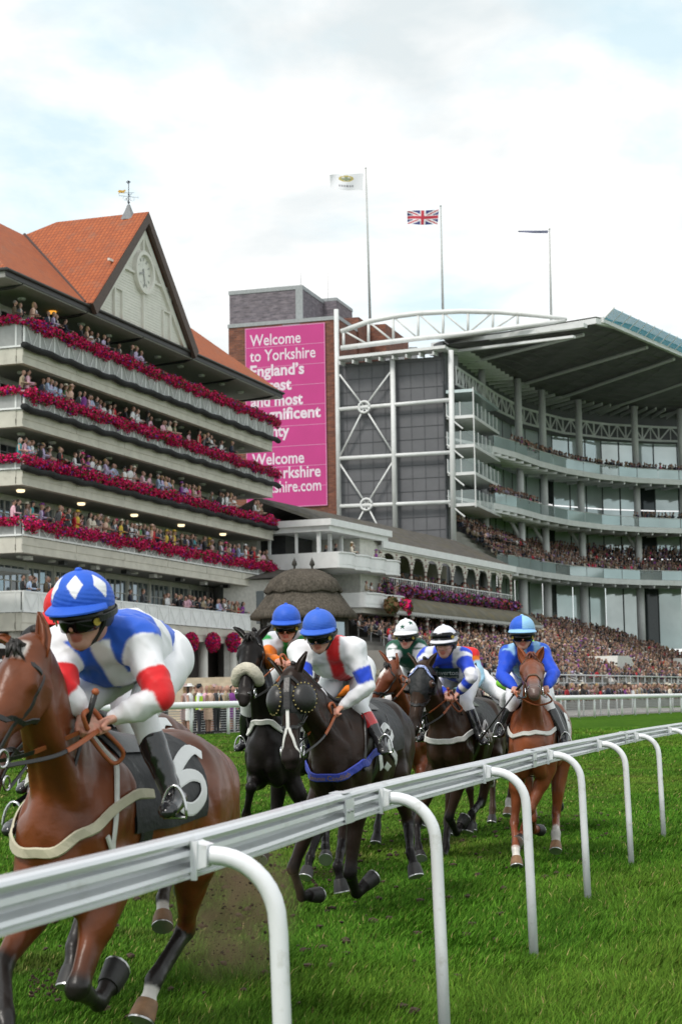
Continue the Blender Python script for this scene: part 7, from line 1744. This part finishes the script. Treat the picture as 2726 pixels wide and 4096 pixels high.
# ---------------------------------------------------------------- turf: blades, clods and kicked up dust
def blade_field():
    r = np.random.RandomState(12); N = 520000
    # denser close to the rail, thinning with distance
    ys_ = np.linspace(7.2, 60, 600); rho = (9/ys_)**1.75; wd = .40*ys_+1.6; pdf = rho*wd; cdf = np.cumsum(pdf); cdf /= cdf[-1]
    y = np.interp(r.rand(N), cdf, ys_); x = (r.rand(N)-.5)*(.40*y+1.6)+.01*y
    def vn(x, y, f, seed):
        rr = np.random.RandomState(seed); s = 0
        for _ in range(7): a = rr.rand()*6.28; k_ = f*rr.uniform(.6, 1.6); s = s+np.sin((x*math.cos(a)+y*math.sin(a))*k_+rr.rand()*6.28+1.3*np.sin((x*math.sin(a)-y*math.cos(a))*k_*.6))
        return s/7
    tuft = vn(x, y, 9, 1)*.6+vn(x, y, 22, 2)*.5; big = vn(x, y, 2.2, 3); lean = vn(x, y, 3.5, 4)*2+.6
    rail_x = np.interp(y, [p[1] for p in POSTS], [p[0] for p in POSTS]); track = np.clip((rail_x-.9-x)/1.5, 0, 1)
    hgt = (.036+.026*np.clip(tuft+.3, 0, 1)+.02*r.rand(N))*(1-.35*track)*r.uniform(.6, 1.3, N); hgt *= np.where(y > 20, 1.0+.01*(y-20), 1)
    w_ = .0030*np.maximum(y/9, 1)*r.uniform(.7, 1.4, N); z0 = zg(x, y)-.004
    az = lean+r.normal(size=N)*.8; tl = r.uniform(.25, 1.0, N)*hgt; fa = r.rand(N)*6.28
    P = np.stack([x, y, z0], 1); side = np.stack([np.cos(fa)*w_, np.sin(fa)*w_, np.zeros(N)], 1)
    ln = np.stack([np.cos(az)*tl, np.sin(az)*tl, np.zeros(N)], 1); up = np.stack([np.zeros(N), np.zeros(N), hgt], 1)
    V = np.stack([P-side, P+side, P+ln*.35+up*.62+side*.8, P+ln*.35+up*.62-side*.8, P+ln+up], 1).reshape(-1, 3); b = np.arange(N)*5
    F4 = np.stack([b, b+1, b+2, b+3], 1); F3 = np.stack([b+3, b+2, b+4], 1)
    g = np.array([(.045, .130, .008), (.060, .165, .012), (.085, .200, .018), (.035, .100, .007)])[r.randint(0, 4, N)]
    yl = np.clip(vn(x, y, 1.1, 8)+.15, 0, 1)[:, None]*.45+(r.rand(N) < .06)[:, None]*.5
    g = g*(1-yl)+np.array([.16, .215, .03])*yl; g = g*(1+.22*big[:, None]); sc_ = np.clip(vn(x, y, 4.5, 9)-.12, 0, 1)*2.2*track; sc_ = np.clip(sc_*.6+.08*track, 0, .6)[:, None]; g = g*(1-sc_)+np.array([.075, .062, .022])*sc_
    dead = (r.rand(N) < .02)[:, None]; g = np.where(dead, np.array([.30, .26, .10]), g); g = g*r.uniform(.75, 1.3, (N, 1))
    return V, [F4, F3], np.repeat(g, 5, 0)
V, F, C = blade_field()
m = mat('grass_blade', vcol=True, rough=.75, var=0, spec=.08); m.node_tree.nodes['Principled BSDF'].inputs['Subsurface Weight'].default_value = 0
tag(link_mesh('grass', np_mesh('grass', V, F, C), m), 'short green racecourse turf bent by the wind', 'grass', kind='stuff')
SOIL = mat('soil', (.050, .030, .018), .95, var=.4, scale=30, bump=.8, bscale=60)
r = random.Random(31); q = MB()
def spray(u0, u1, v0, v1, y0, y1, n, s0, s1):
    for _ in range(n):
        p = at_y(r.uniform(u0, u1), r.uniform(v0, v1), r.uniform(y0, y1))
        if p[2] > zg(p[0], p[1])-.02: s = r.uniform(s0, s1)*(.4 if r.random() < .7 else 1); q.ico(tuple(p), (s, s*r.uniform(.5, 1), s*r.uniform(.4, .9)), 1, .6, r)
spray(740, 1110, 3420, 3860, 8.9, 10.2, 420, .004, .012); spray(1000, 1150, 3350, 3750, 10, 13, 150, .004, .012); spray(120, 260, 3870, 3990, 8.6, 9.4, 110, .004, .016)
spray(1700, 1900, 3280, 3420, 17.6, 19, 90, .005, .014); spray(1240, 1330, 3460, 3560, 13.5, 15, 40, .006, .02); spray(2300, 2500, 3050, 3250, 18, 20, 60, .004, .010)
for _ in range(420):                                    # clods and scuffs lying on the worn ground
    y = r.uniform(8.5, 24); x = np.interp(y, [p[1] for p in POSTS], [p[0] for p in POSTS])-r.uniform(.3, 5.5); s = r.uniform(.008, .03); q.ico((x, y, float(zg(x, y))+.03), (s*1.3, s*1.3, s*.7), 1, .7, r)
dm = bpy.data.materials.new('dust'); dm.use_nodes = True; t = dm.node_tree; N_ = t.nodes; N_.clear(); o_ = N_.new('ShaderNodeOutputMaterial'); v_ = N_.new('ShaderNodeVolumePrincipled')
v_.inputs['Color'].default_value = (.42, .30, .19, 1); v_.inputs['Anisotropy'].default_value = .2
tcn = N_.new('ShaderNodeTexCoord'); nz = N_.new('ShaderNodeTexNoise'); nz.inputs['Scale'].default_value = 3.2; nz.inputs['Detail'].default_value = 5; t.links.new(tcn.outputs['Object'], nz.inputs['Vector'])
ln_ = N_.new('ShaderNodeVectorMath'); ln_.operation = 'LENGTH'; t.links.new(tcn.outputs['Object'], ln_.inputs[0])
fo = N_.new('ShaderNodeMapRange'); fo.inputs[1].default_value = 1.0; fo.inputs[2].default_value = .35; t.links.new(ln_.outputs['Value'], fo.inputs[0])
mr = N_.new('ShaderNodeMapRange'); mr.inputs[1].default_value = .42; mr.inputs[2].default_value = .75; mr.inputs[4].default_value = 6.0; t.links.new(nz.outputs[0], mr.inputs[0])
mu = N_.new('ShaderNodeMath'); mu.operation = 'MULTIPLY'; t.links.new(fo.outputs[0], mu.inputs[0]); t.links.new(mr.outputs[0], mu.inputs[1]); t.links.new(mu.outputs[0], v_.inputs['Density']); t.links.new(v_.outputs[0], o_.inputs['Volume'])
for (u, v, y, sc_) in ((925, 3600, 9.9, (.42, .7, .50)),):
    du = MB().ico((0, 0, 0), 1, 3).build('dust', dm); du.location = tuple(at_y(u, v, y)); du.scale = sc_; tag(du, 'brown dust hanging in the air behind the nearest bay', 'dust', kind='stuff')
tag(q.build('turf_clods', SOIL), 'dark turf clods and soil kicked up by the hooves', 'turf clods', kind='stuff')
